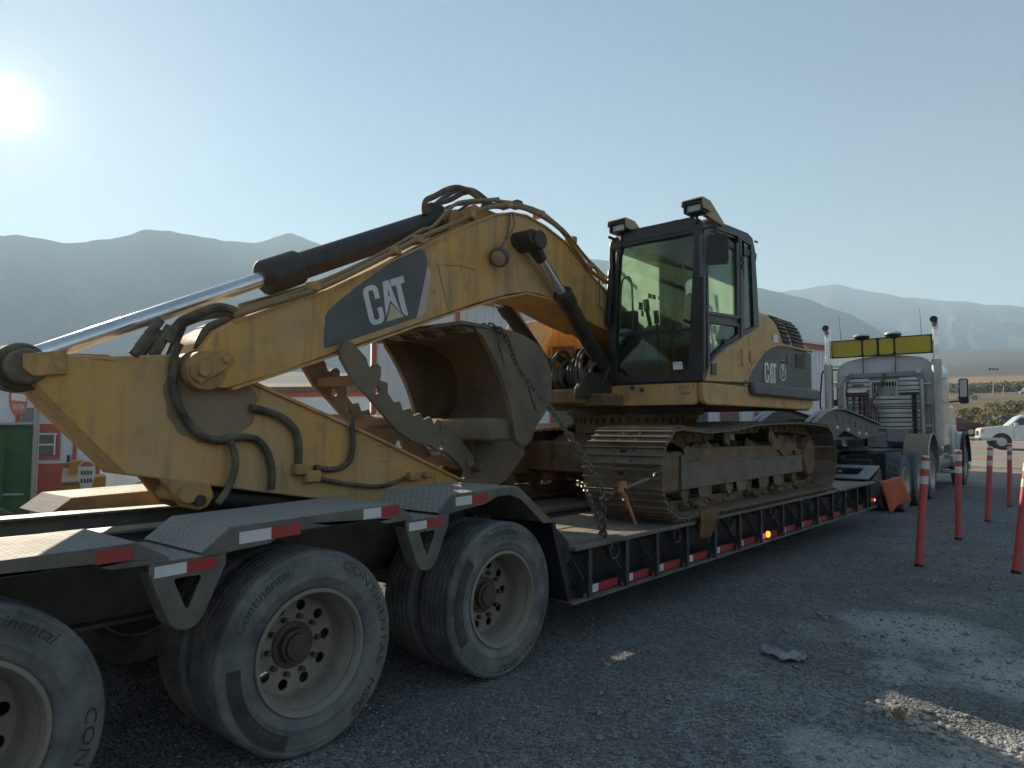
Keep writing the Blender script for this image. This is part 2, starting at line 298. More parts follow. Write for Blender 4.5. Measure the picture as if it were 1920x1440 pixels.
M = dict(
    yellow=mat('yellow_machine_paint', (0.66, 0.335, 0.065), 0.5, dust=(0.54, 0.395, 0.23), damt=1.0, dscale=1.3, updust=0.35, var=0.14, vscale=2.2, rust=(0.20, 0.125, 0.06), rscale=4, ramt=0.7, bump=0.12, bscale=18, extra=wear_extra((0.12, 0.07, 0.04), (0.27, 0.19, 0.11), 0.75)),
    yellow2=mat('worn_yellow_paint', (0.58, 0.31, 0.075), 0.5, dust=(0.34, 0.25, 0.15), damt=1.0, dscale=2.6, updust=0.4, var=0.2, rust=(0.10, 0.075, 0.05), rscale=6, ramt=0.75, bump=0.12, bscale=20, extra=wear_extra((0.08, 0.055, 0.035), (0.17, 0.125, 0.08), 0.9)),
    blackp=mat('black_machine_paint', (0.014, 0.017, 0.022), 0.38, dust=(0.16, 0.14, 0.11), damt=0.22, dscale=4, updust=0.2, var=0.2),
    cyl=mat('dark_cylinder_paint', (0.026, 0.024, 0.022), 0.5, dust=(0.15, 0.12, 0.085), damt=0.4, dscale=5, updust=0.1),
    graypanel=mat('dark_grey_panel', (0.085, 0.095, 0.098), 0.55, dust=(0.26, 0.225, 0.165), damt=0.45, dscale=3),
    decalw=mat('white_decal', (0.72, 0.72, 0.70), 0.5, dust=DUST, damt=0.25, dscale=8),
    decaly=mat('cream_decal', (0.62, 0.55, 0.33), 0.5, dust=DUST, damt=0.3, dscale=8),
    pink=mat('faded_pink_stripe', (0.60, 0.46, 0.46), 0.5, dust=DUST, damt=0.2, dscale=8),
    chrome=mat('chrome_rod', (0.80, 0.80, 0.82), 0.16, 1.0, dust=(0.2, 0.17, 0.12), damt=0.25, dscale=5),
    trackst=mat('dusty_track_steel', (0.13, 0.10, 0.075), 0.55, 0.3, dust=(0.29, 0.215, 0.14), damt=0.7, dscale=6, updust=0.3, var=0.25, bump=0.25, bscale=60),
    mudm=mat('dried_mud', (0.25, 0.18, 0.11), 0.95, dust=(0.13, 0.09, 0.055), damt=0.9, dscale=8, var=0.3, bump=0.8, bscale=30, spec=0.1),
    bucket=mat('worn_bucket_steel', (0.155, 0.125, 0.09), 0.6, 0.2, dust=(0.27, 0.205, 0.13), damt=0.8, dscale=3, updust=0.3, var=0.25, rust=(0.10, 0.055, 0.03), rscale=4, ramt=0.28, bump=0.3, bscale=30),
    rubber=mat('dusty_tyre_rubber', (0.095, 0.096, 0.097), 0.8, dust=(0.28, 0.265, 0.24), damt=0.85, dscale=6, var=0.25, bump=0.15, bscale=80, spec=0.3),
    rubberd=mat('tyre_lettering_rubber', (0.028, 0.028, 0.028), 0.6, dust=(0.085, 0.08, 0.072), damt=0.7, dscale=9),
    rim=mat('dusty_wheel_rim', (0.30, 0.275, 0.235), 0.5, 0.4, dust=(0.27, 0.22, 0.155), damt=0.9, dscale=5, var=0.25, rust=(0.10, 0.055, 0.03), rscale=10, ramt=0.5, bump=0.2, bscale=40),
    hub=mat('greasy_hub', (0.075, 0.06, 0.045), 0.6, 0.2, dust=(0.16, 0.12, 0.08), damt=0.7, dscale=14, bump=0.4, bscale=60),
    tblack=mat('black_trailer_paint', (0.016, 0.018, 0.021), 0.38, dust=(0.11, 0.10, 0.085), damt=0.22, dscale=4, updust=0.25, var=0.2, bump=0.05),
    tgrey=mat('dusty_trailer_steel', (0.10, 0.096, 0.088), 0.5, 0.2, dust=(0.25, 0.215, 0.16), damt=0.8, dscale=5, updust=0.2, var=0.25, bump=0.12),
    checker=mat('tread_plate', (0.30, 0.295, 0.28), 0.75, 0.1, dust=(0.30, 0.255, 0.185), damt=0.8, dscale=5, var=0.2, extra=checker_extra),
    wood=mat('weathered_deck_wood', (0.25, 0.20, 0.145), 0.85, dust=(0.32, 0.27, 0.20), damt=0.6, dscale=6, var=0.3, vscale=5, bump=0.4, bscale=25),
    redt=mat('red_reflective_tape', (0.42, 0.02, 0.03), 0.35, dust=DUST, damt=0.25, dscale=9),
    whitet=mat('white_reflective_tape', (0.70, 0.70, 0.68), 0.35, dust=DUST, damt=0.25, dscale=9),
    sideplate=mat('scuffed_frame_steel', (0.13, 0.115, 0.10), 0.55, 0.3, dust=(0.25, 0.19, 0.125), damt=0.8, dscale=4, updust=0.3, var=0.35, vscale=5, bump=0.3, bscale=25),
    outr=mat('outrigger_paint', (0.04, 0.043, 0.046), 0.4, dust=(0.14, 0.125, 0.10), damt=0.35, dscale=5),
    chain=mat('chain_steel', (0.14, 0.13, 0.12), 0.4, 0.8, dust=(0.16, 0.11, 0.07), damt=0.5, dscale=20),
    orangep=mat('worn_orange_paint', (0.42, 0.17, 0.03), 0.5, dust=(0.15, 0.09, 0.05), damt=0.6, dscale=18),
    hose=mat('hose_rubber', (0.04, 0.036, 0.03), 0.65, dust=(0.27, 0.22, 0.15), damt=0.85, dscale=6, updust=0.2),
    pipe=mat('dusty_hydraulic_pipe', (0.30, 0.19, 0.075), 0.5, dust=(0.22, 0.17, 0.10), damt=0.8, dscale=6),
    tan=mat('faded_tan_plastic', (0.42, 0.31, 0.19), 0.6, dust=DUST, damt=0.3, dscale=5),
    lens=mat('lamp_lens', (0.55, 0.56, 0.54), 0.25, dust=DUST, damt=0.2, dscale=10),
    plastic=mat('black_plastic', (0.012, 0.013, 0.014), 0.45, dust=(0.12, 0.10, 0.08), damt=0.2, dscale=6),
    inter=mat('cab_trim', (0.17, 0.18, 0.17), 0.8, var=0.15),
    label=mat('white_label_paper', (0.75, 0.76, 0.75), 0.6),
    ink=mat('black_ink', (0.015, 0.015, 0.018), 0.6),
    warn=mat('orange_warning_label', (0.60, 0.22, 0.03), 0.6),
    twhite=mat('white_truck_paint', (0.54, 0.55, 0.56), 0.22, dust=DUST, damt=0.3, dscale=2, coat=0.4),
    alu=mat('brushed_aluminium', (0.50, 0.50, 0.49), 0.34, 0.85, dust=(0.22, 0.20, 0.165), damt=0.6, dscale=3, var=0.2, bump=0.04),
    alud=mat('grey_aluminium_plate', (0.24, 0.25, 0.26), 0.45, 0.6, dust=(0.2, 0.18, 0.14), damt=0.4, dscale=3),
    signy=mat('yellow_sign_board', (0.55, 0.40, 0.015), 0.45, dust=(0.3, 0.24, 0.08), damt=0.5, dscale=3),
    signk=mat('sign_black', (0.012, 0.012, 0.014), 0.5),
    amber=mat('amber_lens', (0.75, 0.50, 0.30), 0.3),
    redlens=mat('red_lamp_lens', (0.30, 0.01, 0.015), 0.25),
    amberlit=emit('lit_amber_lamp', (1.0, 0.16, 0.01), 2.2),
    redlit=emit('lit_red_lamp', (1.0, 0.10, 0.06), 2.0),
    flag=mat('orange_mesh_flag', (0.52, 0.10, 0.035), 0.8, dust=(0.35, 0.10, 0.04), damt=0.4, dscale=10),
    postr=mat('faded_red_post_plastic', (0.60, 0.075, 0.075), 0.5, dust=(0.42, 0.16, 0.14), damt=0.4, dscale=7, var=0.1),
    postw=mat('white_post_sleeve', (0.68, 0.68, 0.66), 0.45, dust=DUST, damt=0.25, dscale=12),
    cabglass=glass('green_tinted_cab_glass', (0.935, 0.985, 0.955), dirt=0.13),
    carglass=mat('dark_car_glass', (0.02, 0.03, 0.035), 0.06, spec=0.8),
    carwhite=mat('white_car_paint', (0.72, 0.73, 0.74), 0.25, coat=0.4),
    cardark=mat('dark_purple_car_paint', (0.03, 0.028, 0.06), 0.3),
    carred=mat('dark_red_car_paint', (0.12, 0.02, 0.025), 0.35),
    carsilver=mat('silver_car_paint', (0.42, 0.44, 0.46), 0.3, 0.4),
    wall=mat('white_metal_siding', (0.74, 0.75, 0.78), 0.5, dust=(0.5, 0.47, 0.42), damt=0.3, dscale=0.6, var=0.05),
    redtrim=mat('red_painted_trim', (0.48, 0.10, 0.065), 0.55, dust=(0.45, 0.2, 0.14), damt=0.3, dscale=1.0),
    winglass=mat('building_window_glass', (0.10, 0.12, 0.11), 0.08, spec=0.8),
    green=mat('green_fence_screen', (0.035, 0.085, 0.045), 0.9, dust=(0.10, 0.16, 0.06), damt=0.6, dscale=1.2, var=0.3),
    galv=mat('galvanised_post', (0.34, 0.34, 0.33), 0.45, 0.5),
    crate=mat('orange_yellow_machine_paint', (0.52, 0.25, 0.03), 0.55, dust=DUST, damt=0.4, dscale=3),
    cloth=mat('grey_rag_cloth', (0.30, 0.30, 0.31), 0.95, var=0.2, vscale=20, bump=0.3, bscale=200),
    rock=mat('pale_rock', (0.33, 0.30, 0.26), 0.9, var=0.25, vscale=20, bump=0.4, bscale=60),
)
HAZE = 0.00027
# ================================================================== ground and mountains
GC = (4.0, 6.0)
ZR = [(0, 0), (26, 0), (47, 0.5), (80, 1.45), (150, 5.9), (300, 15), (600, 38), (1200, 95), (2000, 190), (3200, 300), (6000, 500)]
def ground_z(x, y):
    r = math.hypot(x - GC[0], y - GC[1])
    for (r0, z0), (r1, z1) in zip(ZR, ZR[1:]):
        if r <= r1:
            z = z0 + (z1 - z0) * (r - r0) / (r1 - r0); break
    else: z = ZR[-1][1]
    if r > 40: z += noise.noise(Vector((x * 0.02, y * 0.02, 0))) * min(1.2, (r - 40) * 0.004)
    return z
rs = [0, 2, 4, 6, 8, 10, 13, 16, 20, 24, 28, 33, 40, 47, 55, 65, 80, 100, 125, 150, 180, 220, 260, 300, 360, 430, 500, 600, 720, 860, 1000, 1200, 1500, 1800, 2200, 2700, 3300, 4200, 5200]
NA = 144
g = MB(); g.v = [(GC[0], GC[1], 0)]
for r in rs[1:]:
    for k in range(NA):
        a = 2 * math.pi * k / NA; x, y = GC[0] + r * math.cos(a), GC[1] + r * math.sin(a); g.v.append((x, y, ground_z(x, y)))
for k in range(NA): g.f.append((0, 1 + k, 1 + (k + 1) % NA))
for i in range(len(rs) - 2):
    a = 1 + i * NA; b = a + NA
    g.f += [(a + k, b + k, b + (k + 1) % NA, a + (k + 1) % NA) for k in range(NA)]
def ground_mat():
    m = bpy.data.materials.new('gravel_and_desert'); m.use_nodes = True; N = m.node_tree.nodes; L = m.node_tree.links; b = N['Principled BSDF']
    b.inputs['Roughness'].default_value = 0.95; b.inputs['Specular IOR Level'].default_value = 0.15
    geo = N.new('ShaderNodeNewGeometry'); pos = geo.outputs['Position']
    def noi(sc, det=6.0, ro=0.6, w=None):
        n = N.new('ShaderNodeTexNoise'); n.inputs['Scale'].default_value = sc; n.inputs['Detail'].default_value = det; n.inputs['Roughness'].default_value = ro; L.new(pos, n.inputs['Vector']); return n.outputs['Fac']
    def mr(src, a, c, v0=0.0, v1=1.0):
        r = N.new('ShaderNodeMapRange'); r.inputs['From Min'].default_value = a; r.inputs['From Max'].default_value = c; r.inputs['To Min'].default_value = v0; r.inputs['To Max'].default_value = v1; L.new(src, r.inputs['Value']); return r.outputs['Result']
    def mix(f, a, c):
        x = N.new('ShaderNodeMix'); x.data_type = 'RGBA'
        for s_, val in ((x.inputs['Factor'], f), (x.inputs[6], a), (x.inputs[7], c)):
            if isinstance(val, tuple): s_.default_value = (*val, 1)
            elif isinstance(val, float): s_.default_value = val
            else: L.new(val, s_)
        return x.outputs[2]
    def mul(a, c):
        x = N.new('ShaderNodeMath'); x.operation = 'MULTIPLY'
        for i, val in enumerate((a, c)):
            if isinstance(val, float): x.inputs[i].default_value = val
            else: L.new(val, x.inputs[i])
        return x.outputs[0]
    vor = N.new('ShaderNodeTexVoronoi'); vor.inputs['Scale'].default_value = 62; L.new(pos, vor.inputs['Vector'])
    vcol = N.new('ShaderNodeSeparateColor'); L.new(vor.outputs['Color'], vcol.inputs[0])
    grav = mix(vcol.outputs[0], (0.10, 0.101, 0.103), (0.42, 0.412, 0.40))
    grav = mix(mr(noi(0.9, 8, 0.75), 0.42, 0.66, 0.0, 0.55), grav, (0.10, 0.10, 0.10))
    grav = mix(mr(noi(0.35, 5, 0.6), 0.5, 0.7, 0.0, 0.45), grav, (0.33, 0.32, 0.30))
    grav = mix(mr(noi(6.0), 0.4, 0.7, 0.0, 0.5), grav, (0.165, 0.168, 0.17))
    dustf = mul(mr(noi(0.55, 8, 0.7), 0.53, 0.66), mr(noi(14.0, 6, 0.7), 0.30, 0.62))
    # pale silt lies in worn hollows to the right of the wheel tracks
    sx = N.new('ShaderNodeSeparateXYZ'); L.new(pos, sx.inputs[0])
    dustf = mul(dustf, mr(sx.outputs['X'], 1.9, 2.9, 0.10, 1.0))
    wob = N.new('ShaderNodeTexNoise'); wob.inputs['Scale'].default_value = 2.2; wob.inputs['Detail'].default_value = 7; wob.inputs['Roughness'].default_value = 0.7; L.new(pos, wob.inputs['Vector'])
    wv = N.new('ShaderNodeVectorMath'); wv.operation = 'MULTIPLY_ADD'; wv.inputs[1].default_value = (0.9, 0.9, 0); wv.inputs[2].default_value = (-0.45, -0.45, 0); L.new(wob.outputs['Color'], wv.inputs[0])
    wp = N.new('ShaderNodeVectorMath'); wp.operation = 'ADD'; L.new(pos, wp.inputs[0]); L.new(wv.outputs[0], wp.inputs[1])
    for (px_, py_), ra, k in (((1735, 1185), 0.62, 0.95), ((1640, 1165), 0.35, 0.8), ((1915, 1270), 0.55, 0.95), ((1600, 1415), 0.35, 0.8), ((1880, 1430), 0.40, 0.8), ((1690, 1260), 0.30, 0.7)):
        q = PZ(px_, py_); dn = N.new('ShaderNodeVectorMath'); dn.operation = 'DISTANCE'; dn.inputs[1].default_value = (q.x, q.y, 0); L.new(wp.outputs[0], dn.inputs[0])
        pf = mul(mr(dn.outputs['Value'], ra * 1.05, ra * 0.55), mr(noi(16.0, 6, 0.75), 0.28, 0.50, 0.15, k))
        mxn = N.new('ShaderNodeMath'); mxn.operation = 'MAXIMUM'; L.new(dustf, mxn.inputs[0]); L.new(pf, mxn.inputs[1]); dustf = mxn.outputs[0]
    near = mix(dustf, grav, (0.52, 0.51, 0.485))
    cmb = N.new('ShaderNodeVectorMath'); cmb.operation = 'DISTANCE'; cmb.inputs[1].default_value = (GC[0], GC[1], 0); L.new(pos, cmb.inputs[0]); dist = cmb.outputs['Value']
    lot = mix(mr(noi(0.25), 0.4, 0.6), (0.42, 0.38, 0.325), (0.34, 0.305, 0.26))
    near = mix(mr(dist, 13.0, 20.0), near, lot)
    grass = mix(mr(noi(0.12, 8, 0.7), 0.42, 0.62), (0.30, 0.215, 0.105), (0.12, 0.10, 0.05))
    field = mix(mr(noi(0.02, 6), 0.4, 0.6), (0.34, 0.235, 0.135), (0.28, 0.20, 0.12))
    scrub = mix(mr(noi(0.03, 8, 0.7), 0.4, 0.6), (0.16, 0.13, 0.09), (0.22, 0.17, 0.11))
    far = mix(mr(noi(0.004, 8), 0.4, 0.6), (0.12, 0.11, 0.09), (0.09, 0.085, 0.075))
    c = mix(mr(dist, 58.0, 66.0), near, grass)
    c = mix(mr(dist, 150.0, 175.0), c, scrub)
    c = mix(mr(dist, 290.0, 320.0), c, field)
    c = mix(mr(dist, 560.0, 640.0), c, far)
    L.new(c, b.inputs['Base Color'])
    b1 = N.new('ShaderNodeBump'); b1.inputs['Strength'].default_value = 1.0; b1.inputs['Distance'].default_value = 0.022; L.new(vor.outputs['Distance'], b1.inputs['Height']); b1.invert = True
    b2 = N.new('ShaderNodeBump'); b2.inputs['Strength'].default_value = 0.5; b2.inputs['Distance'].default_value = 0.04; L.new(noi(7.0, 6, 0.65), b2.inputs['Height']); L.new(b1.outputs[0], b2.inputs['Normal'])
    L.new(b2.outputs[0], b.inputs['Normal']); return m
GM = ground_mat()
gr = g.build('ground', GM, org=(0, 0, 0), smooth=60); tag(gr, 'grey gravel yard running out to pale desert flats', 'ground', kind='structure')

def mountain(name, ridge, D, depth, label, seed, colr, az_pad, foot):
    """ridge = [(photo x, photo y)] skyline; a range standing D metres away"""
    azs = []
    for x, y in ridge:
        d = ray(x, y); azs.append((math.atan2(d.dot(RT), d.dot(FH)), math.atan2(d.z, math.hypot(d.x, d.y))))
    a0, a1 = azs[0][0], azs[-1][0]; n, m = 300, 56
    def el(a):
        if a <= azs[0][0]: return azs[0][1]
        for (p, q), (r, s) in zip(azs, azs[1:]):
            if a <= r: t = (a - p) / (r - p); t = t * t * (3 - 2 * t) * 0.5 + t * 0.5; return q + (s - q) * t
        return azs[-1][1]
    mb = MB()
    for i in range(n + 1):
        a = a0 + (a1 - a0) * i / n; e = el(a) + noise.fractal(Vector((a * 60, seed, 0)), 0.9, 2.1, 4) * 0.0016
        dirv = FH * math.cos(a) + RT * math.sin(a); wob = noise.noise(Vector((a * 3, seed * 2.3, 1))) * 0.12
        Dr = D * (1 + wob); H = Dr * math.tan(e) + CAM.z
        for j in range(m + 1):
            t = j / m * 1.35
            r = Dr - depth * (1 - t)
            x, y = CAM.x + dirv.x * r, CAM.y + dirv.y * r
            sp = noise.hetero_terrain(Vector((x / (D * 0.085), y / (D * 0.085), seed)), 0.9, 2.2, 5, 0.6)
            rid = abs(noise.noise(Vector((a * 26 + noise.noise(Vector((t * 3, a * 9, seed))) * 1.2, t * 1.1, seed)))) + 0.4 * abs(noise.noise(Vector((a * 70 + t * 6, t * 5, seed + 4))))
            if t <= 1: f = t ** 1.25; amp = t * (1 - t) * 4
            else: f = 1 - (t - 1) * 1.7; amp = 0.3
            z0 = ground_z(x, y) - 40 - foot * 0
            z = z0 + (H - z0) * f - (rid * 0.15 + (0.8 - sp) * 0.02) * H * amp * min(1.0, max(0.0, (1.02 - t) * 2.2))
            mb.v.append((x, y, min(z, CAM.z + (r / Dr) * (H - CAM.z) * (1 if t > 0.97 else 0.985))))
    for i in range(n):
        for j in range(m):
            k = i * (m + 1) + j; mb.f.append((k, k + 1, k + m + 2, k + m + 1))
    mm = mat(name + '_slope', colr, 0.95, var=0.25, vscale=0.004, dust=tuple(c * 0.6 for c in colr), damt=0.8, dscale=0.012, spec=0.05)
    o = mb.build(name, mm, org=(0, 0, 0), smooth=80); tag(o, label, 'mountain', kind='structure'); return o
mountain('mountain', [(-700, 470), (-400, 440), (-200, 452), (0, 440), (40, 438), (130, 455), (200, 446), (290, 427), (350, 437), (420, 448), (475, 454), (545, 435), (610, 458), (720, 470), (850, 478), (980, 480), (1110, 484), (1180, 492), (1300, 510), (1420, 538), (1500, 556), (1580, 584), (1680, 632), (1800, 680), (1900, 705)], 2600, 900,
         'nearer hazy blue mountain range behind the excavator', 3.1, (0.05, 0.055, 0.055), 0, 0)
mountain('distant_mountain', [(1000, 560), (1200, 548), (1380, 552), (1450, 548), (1490, 543), (1560, 532), (1640, 547), (1700, 558), (1780, 562), (1850, 570), (1920, 574), (2050, 590), (2300, 570), (2700, 580), (3400, 560)], 4300, 1700,
         'farther pale mountain ridge beyond the truck', 9.7, (0.06, 0.062, 0.06), 0, 0)

# loose stones on the gravel
def stones(n, xr, yr, smin, smax, seed, clear=None):
    rng = np.random.default_rng(seed)
    base = np.array([(1, 0, 0), (-1, 0, 0), (0, 1, 0), (0, -1, 0), (0, 0, 1), (0, 0, -0.6)], float)
    tri = np.array([(0, 2, 4), (2, 1, 4), (1, 3, 4), (3, 0, 4), (2, 0, 5), (1, 2, 5), (3, 1, 5), (0, 3, 5)])
    x = rng.uniform(*xr, n); y = rng.uniform(*yr, n)
    s = smin * (smax / smin) ** (rng.random(n) ** 2.2)
    V = base[None] * (1 + rng.uniform(-0.35, 0.35, (n, 6, 3))) * rng.uniform(0.6, 1.2, (n, 1, 3))
    V[:, :, 2] *= 0.65
    a = rng.uniform(0, 6.28, n); ca, sa = np.cos(a)[:, None], np.sin(a)[:, None]
    vx = V[:, :, 0] * ca - V[:, :, 1] * sa; vy = V[:, :, 0] * sa + V[:, :, 1] * ca
    V = np.stack([vx, vy, V[:, :, 2]], 2) * s[:, None, None] + np.stack([x, y, s * 0.2], 1)[:, None]
    F = (tri[None] + (np.arange(n) * 6)[:, None, None]).reshape(-1, 3)
    return V.reshape(-1, 3), F
V1, F1 = stones(34000, (1.0, 6.4), (1.0, 9.0), 0.003, 0.016, 1)
V2, F2 = stones(16000, (0.5, 9.0), (8.0, 22.0), 0.007, 0.026, 2)
V3, F3 = stones(5000, (-1.5, 1.5), (-0.5, 12.0), 0.004, 0.018, 4)
V4, F4 = stones(260, (2.0, 6.0), (2.0, 9.0), 0.020, 0.042, 8)
Vs, Fs, o_ = [], [], 0
for a, b in ((V1, F1), (V2, F2), (V3, F3), (V4, F4)): Vs.append(a); Fs.append(b + o_); o_ += len(a)
me = bpy.data.meshes.new('gravel'); Vs = np.concatenate(Vs); Fs = np.concatenate(Fs)
me.vertices.add(len(Vs)); me.vertices.foreach_set('co', Vs.ravel()); me.loops.add(len(Fs) * 3); me.loops.foreach_set('vertex_index', Fs.ravel().astype(np.int32))
me.polygons.add(len(Fs)); me.polygons.foreach_set('loop_start', np.arange(0, len(Fs) * 3, 3, dtype=np.int32)); me.update(calc_edges=True); me.validate()
gravm = mat('loose_gravel', (0.25, 0.25, 0.248), 0.9, var=0.55, vscale=35, spec=0.2)
tag(put('gravel', me, gravm, smooth=0), 'loose grey gravel strewn over the yard', 'gravel', kind='stuff')
# pile of broken rock and dirt lit by the sun, lower right
def lump(mb, c, r, seed, flat=0.6, sub=2):
    bm = bmesh.new(); bmesh.ops.create_icosphere(bm, subdivisions=sub, radius=1.0)
    vs = []
    for v in bm.verts:
        k = 1 + 0.45 * noise.noise(v.co * 1.6 + Vector((seed, seed * 1.7, 0))) + 0.15 * noise.noise(v.co * 5 + Vector((seed, 0, 3)))
        vs.append((c[0] + v.co.x * r * k, c[1] + v.co.y * r * k, c[2] + v.co.z * r * k * flat))
    bm.verts.ensure_lookup_table(); mb.add(vs, [tuple(v.index for v in f.verts) for f in bm.faces]); bm.free()
pc = PZ(1700, 1345)
mb = MB(); rnd = random.Random(5)
for i in range(260):
    t = rnd.random(); cx_ = pc.x + (t - 0.15) * 0.65 + rnd.gauss(0, 0.07); cy_ = pc.y + 0.03 - t * 0.30 + rnd.gauss(0, 0.07); r_ = (0.005 + 0.022 * rnd.random() ** 3) * (1.3 - 0.6 * t)
    lump(mb, (cx_, cy_, r_ * 0.3), r_, i * 3.3, 0.6, 1)
tag(mb.build('rubble', M['rock'], smooth=0), 'small heap of pale broken rock and dirt on the gravel', 'rubble', kind='stuff')
for i, (px_, py_, r_) in enumerate(((1733, 1372, 0.036), (1688, 1345, 0.04), (1640, 1420, 0.018), (1462, 1380, 0.018))):
    p = PZ(px_, py_); mb = MB(); lump(mb, (p.x, p.y, r_ * 0.25), r_, 40 + i * 7.1, 0.55, 2)
    lab = ['pale flat rock beside the rubble heap', 'dark rough clod on top of the rubble heap', 'small light stone on bare gravel below the rubble', 'small light stone lying alone on dark gravel'][i]
    tag(mb.build('rock', M['rock'] if i != 1 else M['mudm'], smooth=40), lab, 'rock')
# rag
pr = PZ(1470, 1240); mb = MB(); rows = []
dx = (PZ(1512, 1245) - PZ(1426, 1226)); L_ = dx.length; dx.normalize(); dn = Vector((-dx.y, dx.x, 0)); p0 = PZ(1426, 1226)
for i in range(25):
    t = i / 24; w = 0.012 + 0.05 * math.sin(math.pi * min(1, t * 1.05)) ** 0.7 + (0.02 if t > 0.6 else 0); row = []
    for j in range(9):
        s_ = j / 8 - 0.5; p = p0 + dx * (t * L_) + dn * (s_ * 2 * w * (1 + 0.22 * math.sin(t * 13 + j * 0.6)) + 0.02 * math.sin(t * 9))
        row.append((p.x, p.y, 0.006 + 0.018 * max(0, math.sin(math.pi * (j / 8))) + 0.05 * abs(noise.noise(Vector((t * 5, s_ * 5, 2)))) + 0.018 * abs(math.sin(t * 11 + s_ * 6))))
    rows.append(row)
mb.sheet(rows); o = mb.build('rag', M['cloth'], smooth=60)
md = o.modifiers.new('thick', 'SOLIDIFY'); md.thickness = 0.004
tag(o, 'crumpled grey rag lying on the gravel', 'rag')

# ================================================================== buildings behind the trailer
def facade(A, B, depth, H, name, label, zb=-0.3, back=None):
    """building with its front wall from A to B (plan), built in its own frame: u along the wall, w behind it"""
    A, B = Vector((A[0], A[1], 0)), Vector((B[0], B[1], 0)); u = (B - A).normalized(); w = Vector((-u.y, u.x, 0)) if back is None else back; Lw = (B - A).length
    root = thing(name, ((A.x + B.x) / 2, (A.y + B.y) / 2, 0), label, 'building')
    def at(a, d, z): p = A + u * a + w * d; return (p.x, p.y, z)
    def bx(a0, a1, d0, d1, z0, z1, nm, m, par=root):
        mb = MB(); vs = [at(a, d, z) for z in (z0, z1) for d in (d0, d1) for a in (a0, a1)]
        mb.add(vs, [(0, 2, 3, 1), (4, 5, 7, 6), (0, 1, 5, 4), (2, 6, 7, 3), (0, 4, 6, 2), (1, 3, 7, 5)]); return mb.build(nm, m, par, smooth=0)
    return root, at, bx, Lw
# large white metal building
c1 = PD(697, 802, 14.3); c2 = PD(1562, 802, 28.0)
root, at, bx, Lw = facade((c1.x, c1.y), (c2.x, c2.y), 14, 4.5, 'white_metal_building', 'large white metal sided building with red trim behind the excavator', back=(lambda d: Vector((d.x, d.y, 0)).normalized())(ray(686, 802)))
HB = 4.42
bx(0, Lw, 0, 9, -0.3, HB, 'wall', M['wall'])
n = 76
for k in range(n):
    a = (k + 0.5) * Lw / n; bx(a - 0.010, a + 0.010, -0.012, 0.0, 0.95, HB - 0.12, 'siding_rib', M['wall'])
bx(-0.05, Lw + 0.05, -0.06, -0.03, HB - 0.10, HB + 0.06, 'fascia', M['redtrim'])
bx(-0.02, 0.09, -0.05, -0.03, -0.3, HB - 0.10, 'corner_trim', M['redtrim'])
bx(-0.15, Lw + 0.15, -0.12, 9.1, HB + 0.06, HB + 0.12, 'roof', M['wall'])
bx(0.16, Lw, -0.035, -0.026, -0.3, 0.92, 'base_band', M['redtrim'])
for a in (2.05, 3.75, 5.5):
    bx(a - 0.05, a + 0.05, -0.05, -0.026, 0.92, HB - 0.10, 'downpipe', M['redtrim'])
for a in (4.75, 5.95, 7.15, 8.5, 10.0, 11.6, 13.4):
    w_ = bx(a, a + 0.95, -0.05, -0.03, 0.95, 2.05, 'window', M['redtrim']); bx(a + 0.07, a + 0.88, -0.058, -0.05, 1.02, 1.98, 'pane', M['winglass'], w_)
mb = MB()
tp = PD(966, 616, 27.5)
def onwall(px_, py_):
    d = ray(px_, py_); A_ = Vector(at(0, -0.03, 0)); u_ = Vector(at(1, -0.03, 0)) - A_; nrm = Vector((u_.y, -u_.x, 0)); t = (A_ - CAM).dot(nrm) / d.dot(nrm); return CAM + d * t
q0 = onwall(953, 622); qx = (onwall(970, 622) - q0); qz = (onwall(953, 608) - q0)
text_on(mb, '08', lambda u_, v_: q0 + qx * (u_ / 1.15) + qz * (v_ / 0.72), 1.0); mb.build('number', M['ink'], root, smooth=0)
# lower building with red fascia further back
c1 = PD(330, 802, 46); c2 = PD(697, 802, 40)
root, at, bx, Lw = facade((c1.x, c1.y), (c2.x, c2.y), 10, 3.7, 'low_white_building', 'low white building with a red fascia seen beneath the raised boom')
bx(0, Lw, 0, 9, -0.3, 3.3, 'wall', M['wall']); bx(-0.1, Lw + 0.1, -0.08, 9.1, 3.3, 3.62, 'fascia', M['redtrim']); bx(-0.2, Lw + 0.2, -0.3, 9.3, 3.62, 3.86, 'roof', mat('brown_shingle', (0.16, 0.12, 0.10), 0.9))
for k in range(6): bx(3.2 + k * 1.6, 4.2 + k * 1.6, -0.06, -0.02, 1.2, 2.3, 'window', M['winglass'])
# small building at the left with a red framed window
c1 = PD(-260, 802, 18.3); c2 = PD(190, 802, 17.2)
root, at, bx, Lw = facade((c1.x, c1.y), (c2.x, c2.y), 6, 3.4, 'small_white_building', 'small white building with red framed window behind the green fence')
def aw(px_):
    d = ray(px_, 802); A_ = Vector(at(0, 0, 0)); u_ = Vector(at(1, 0, 0)) - A_; nrm = Vector((u_.y, -u_.x, 0)); t = (A_ - CAM).dot(nrm) / d.dot(nrm); p = CAM + d * t; return (p - A_).dot(u_), t
def az(px_, py_): a_, _ = aw(px_); d = ray(px_, py_); A_ = Vector(at(0, 0, 0)); u_ = Vector(at(1, 0, 0)) - A_; nrm = Vector((u_.y, -u_.x, 0)); t = (A_ - CAM).dot(nrm) / d.dot(nrm); return (CAM + d * t).z
bx(0, Lw, 0, 6, -0.3, az(20, 668), 'wall', M['wall']); bx(-0.1, Lw + 0.1, -0.1, 6.1, az(20, 668), az(20, 660), 'roof', M['redtrim'])
bx(0, Lw, -0.02, -0.005, -0.3, az(90, 869), 'base_band', M['redtrim'])
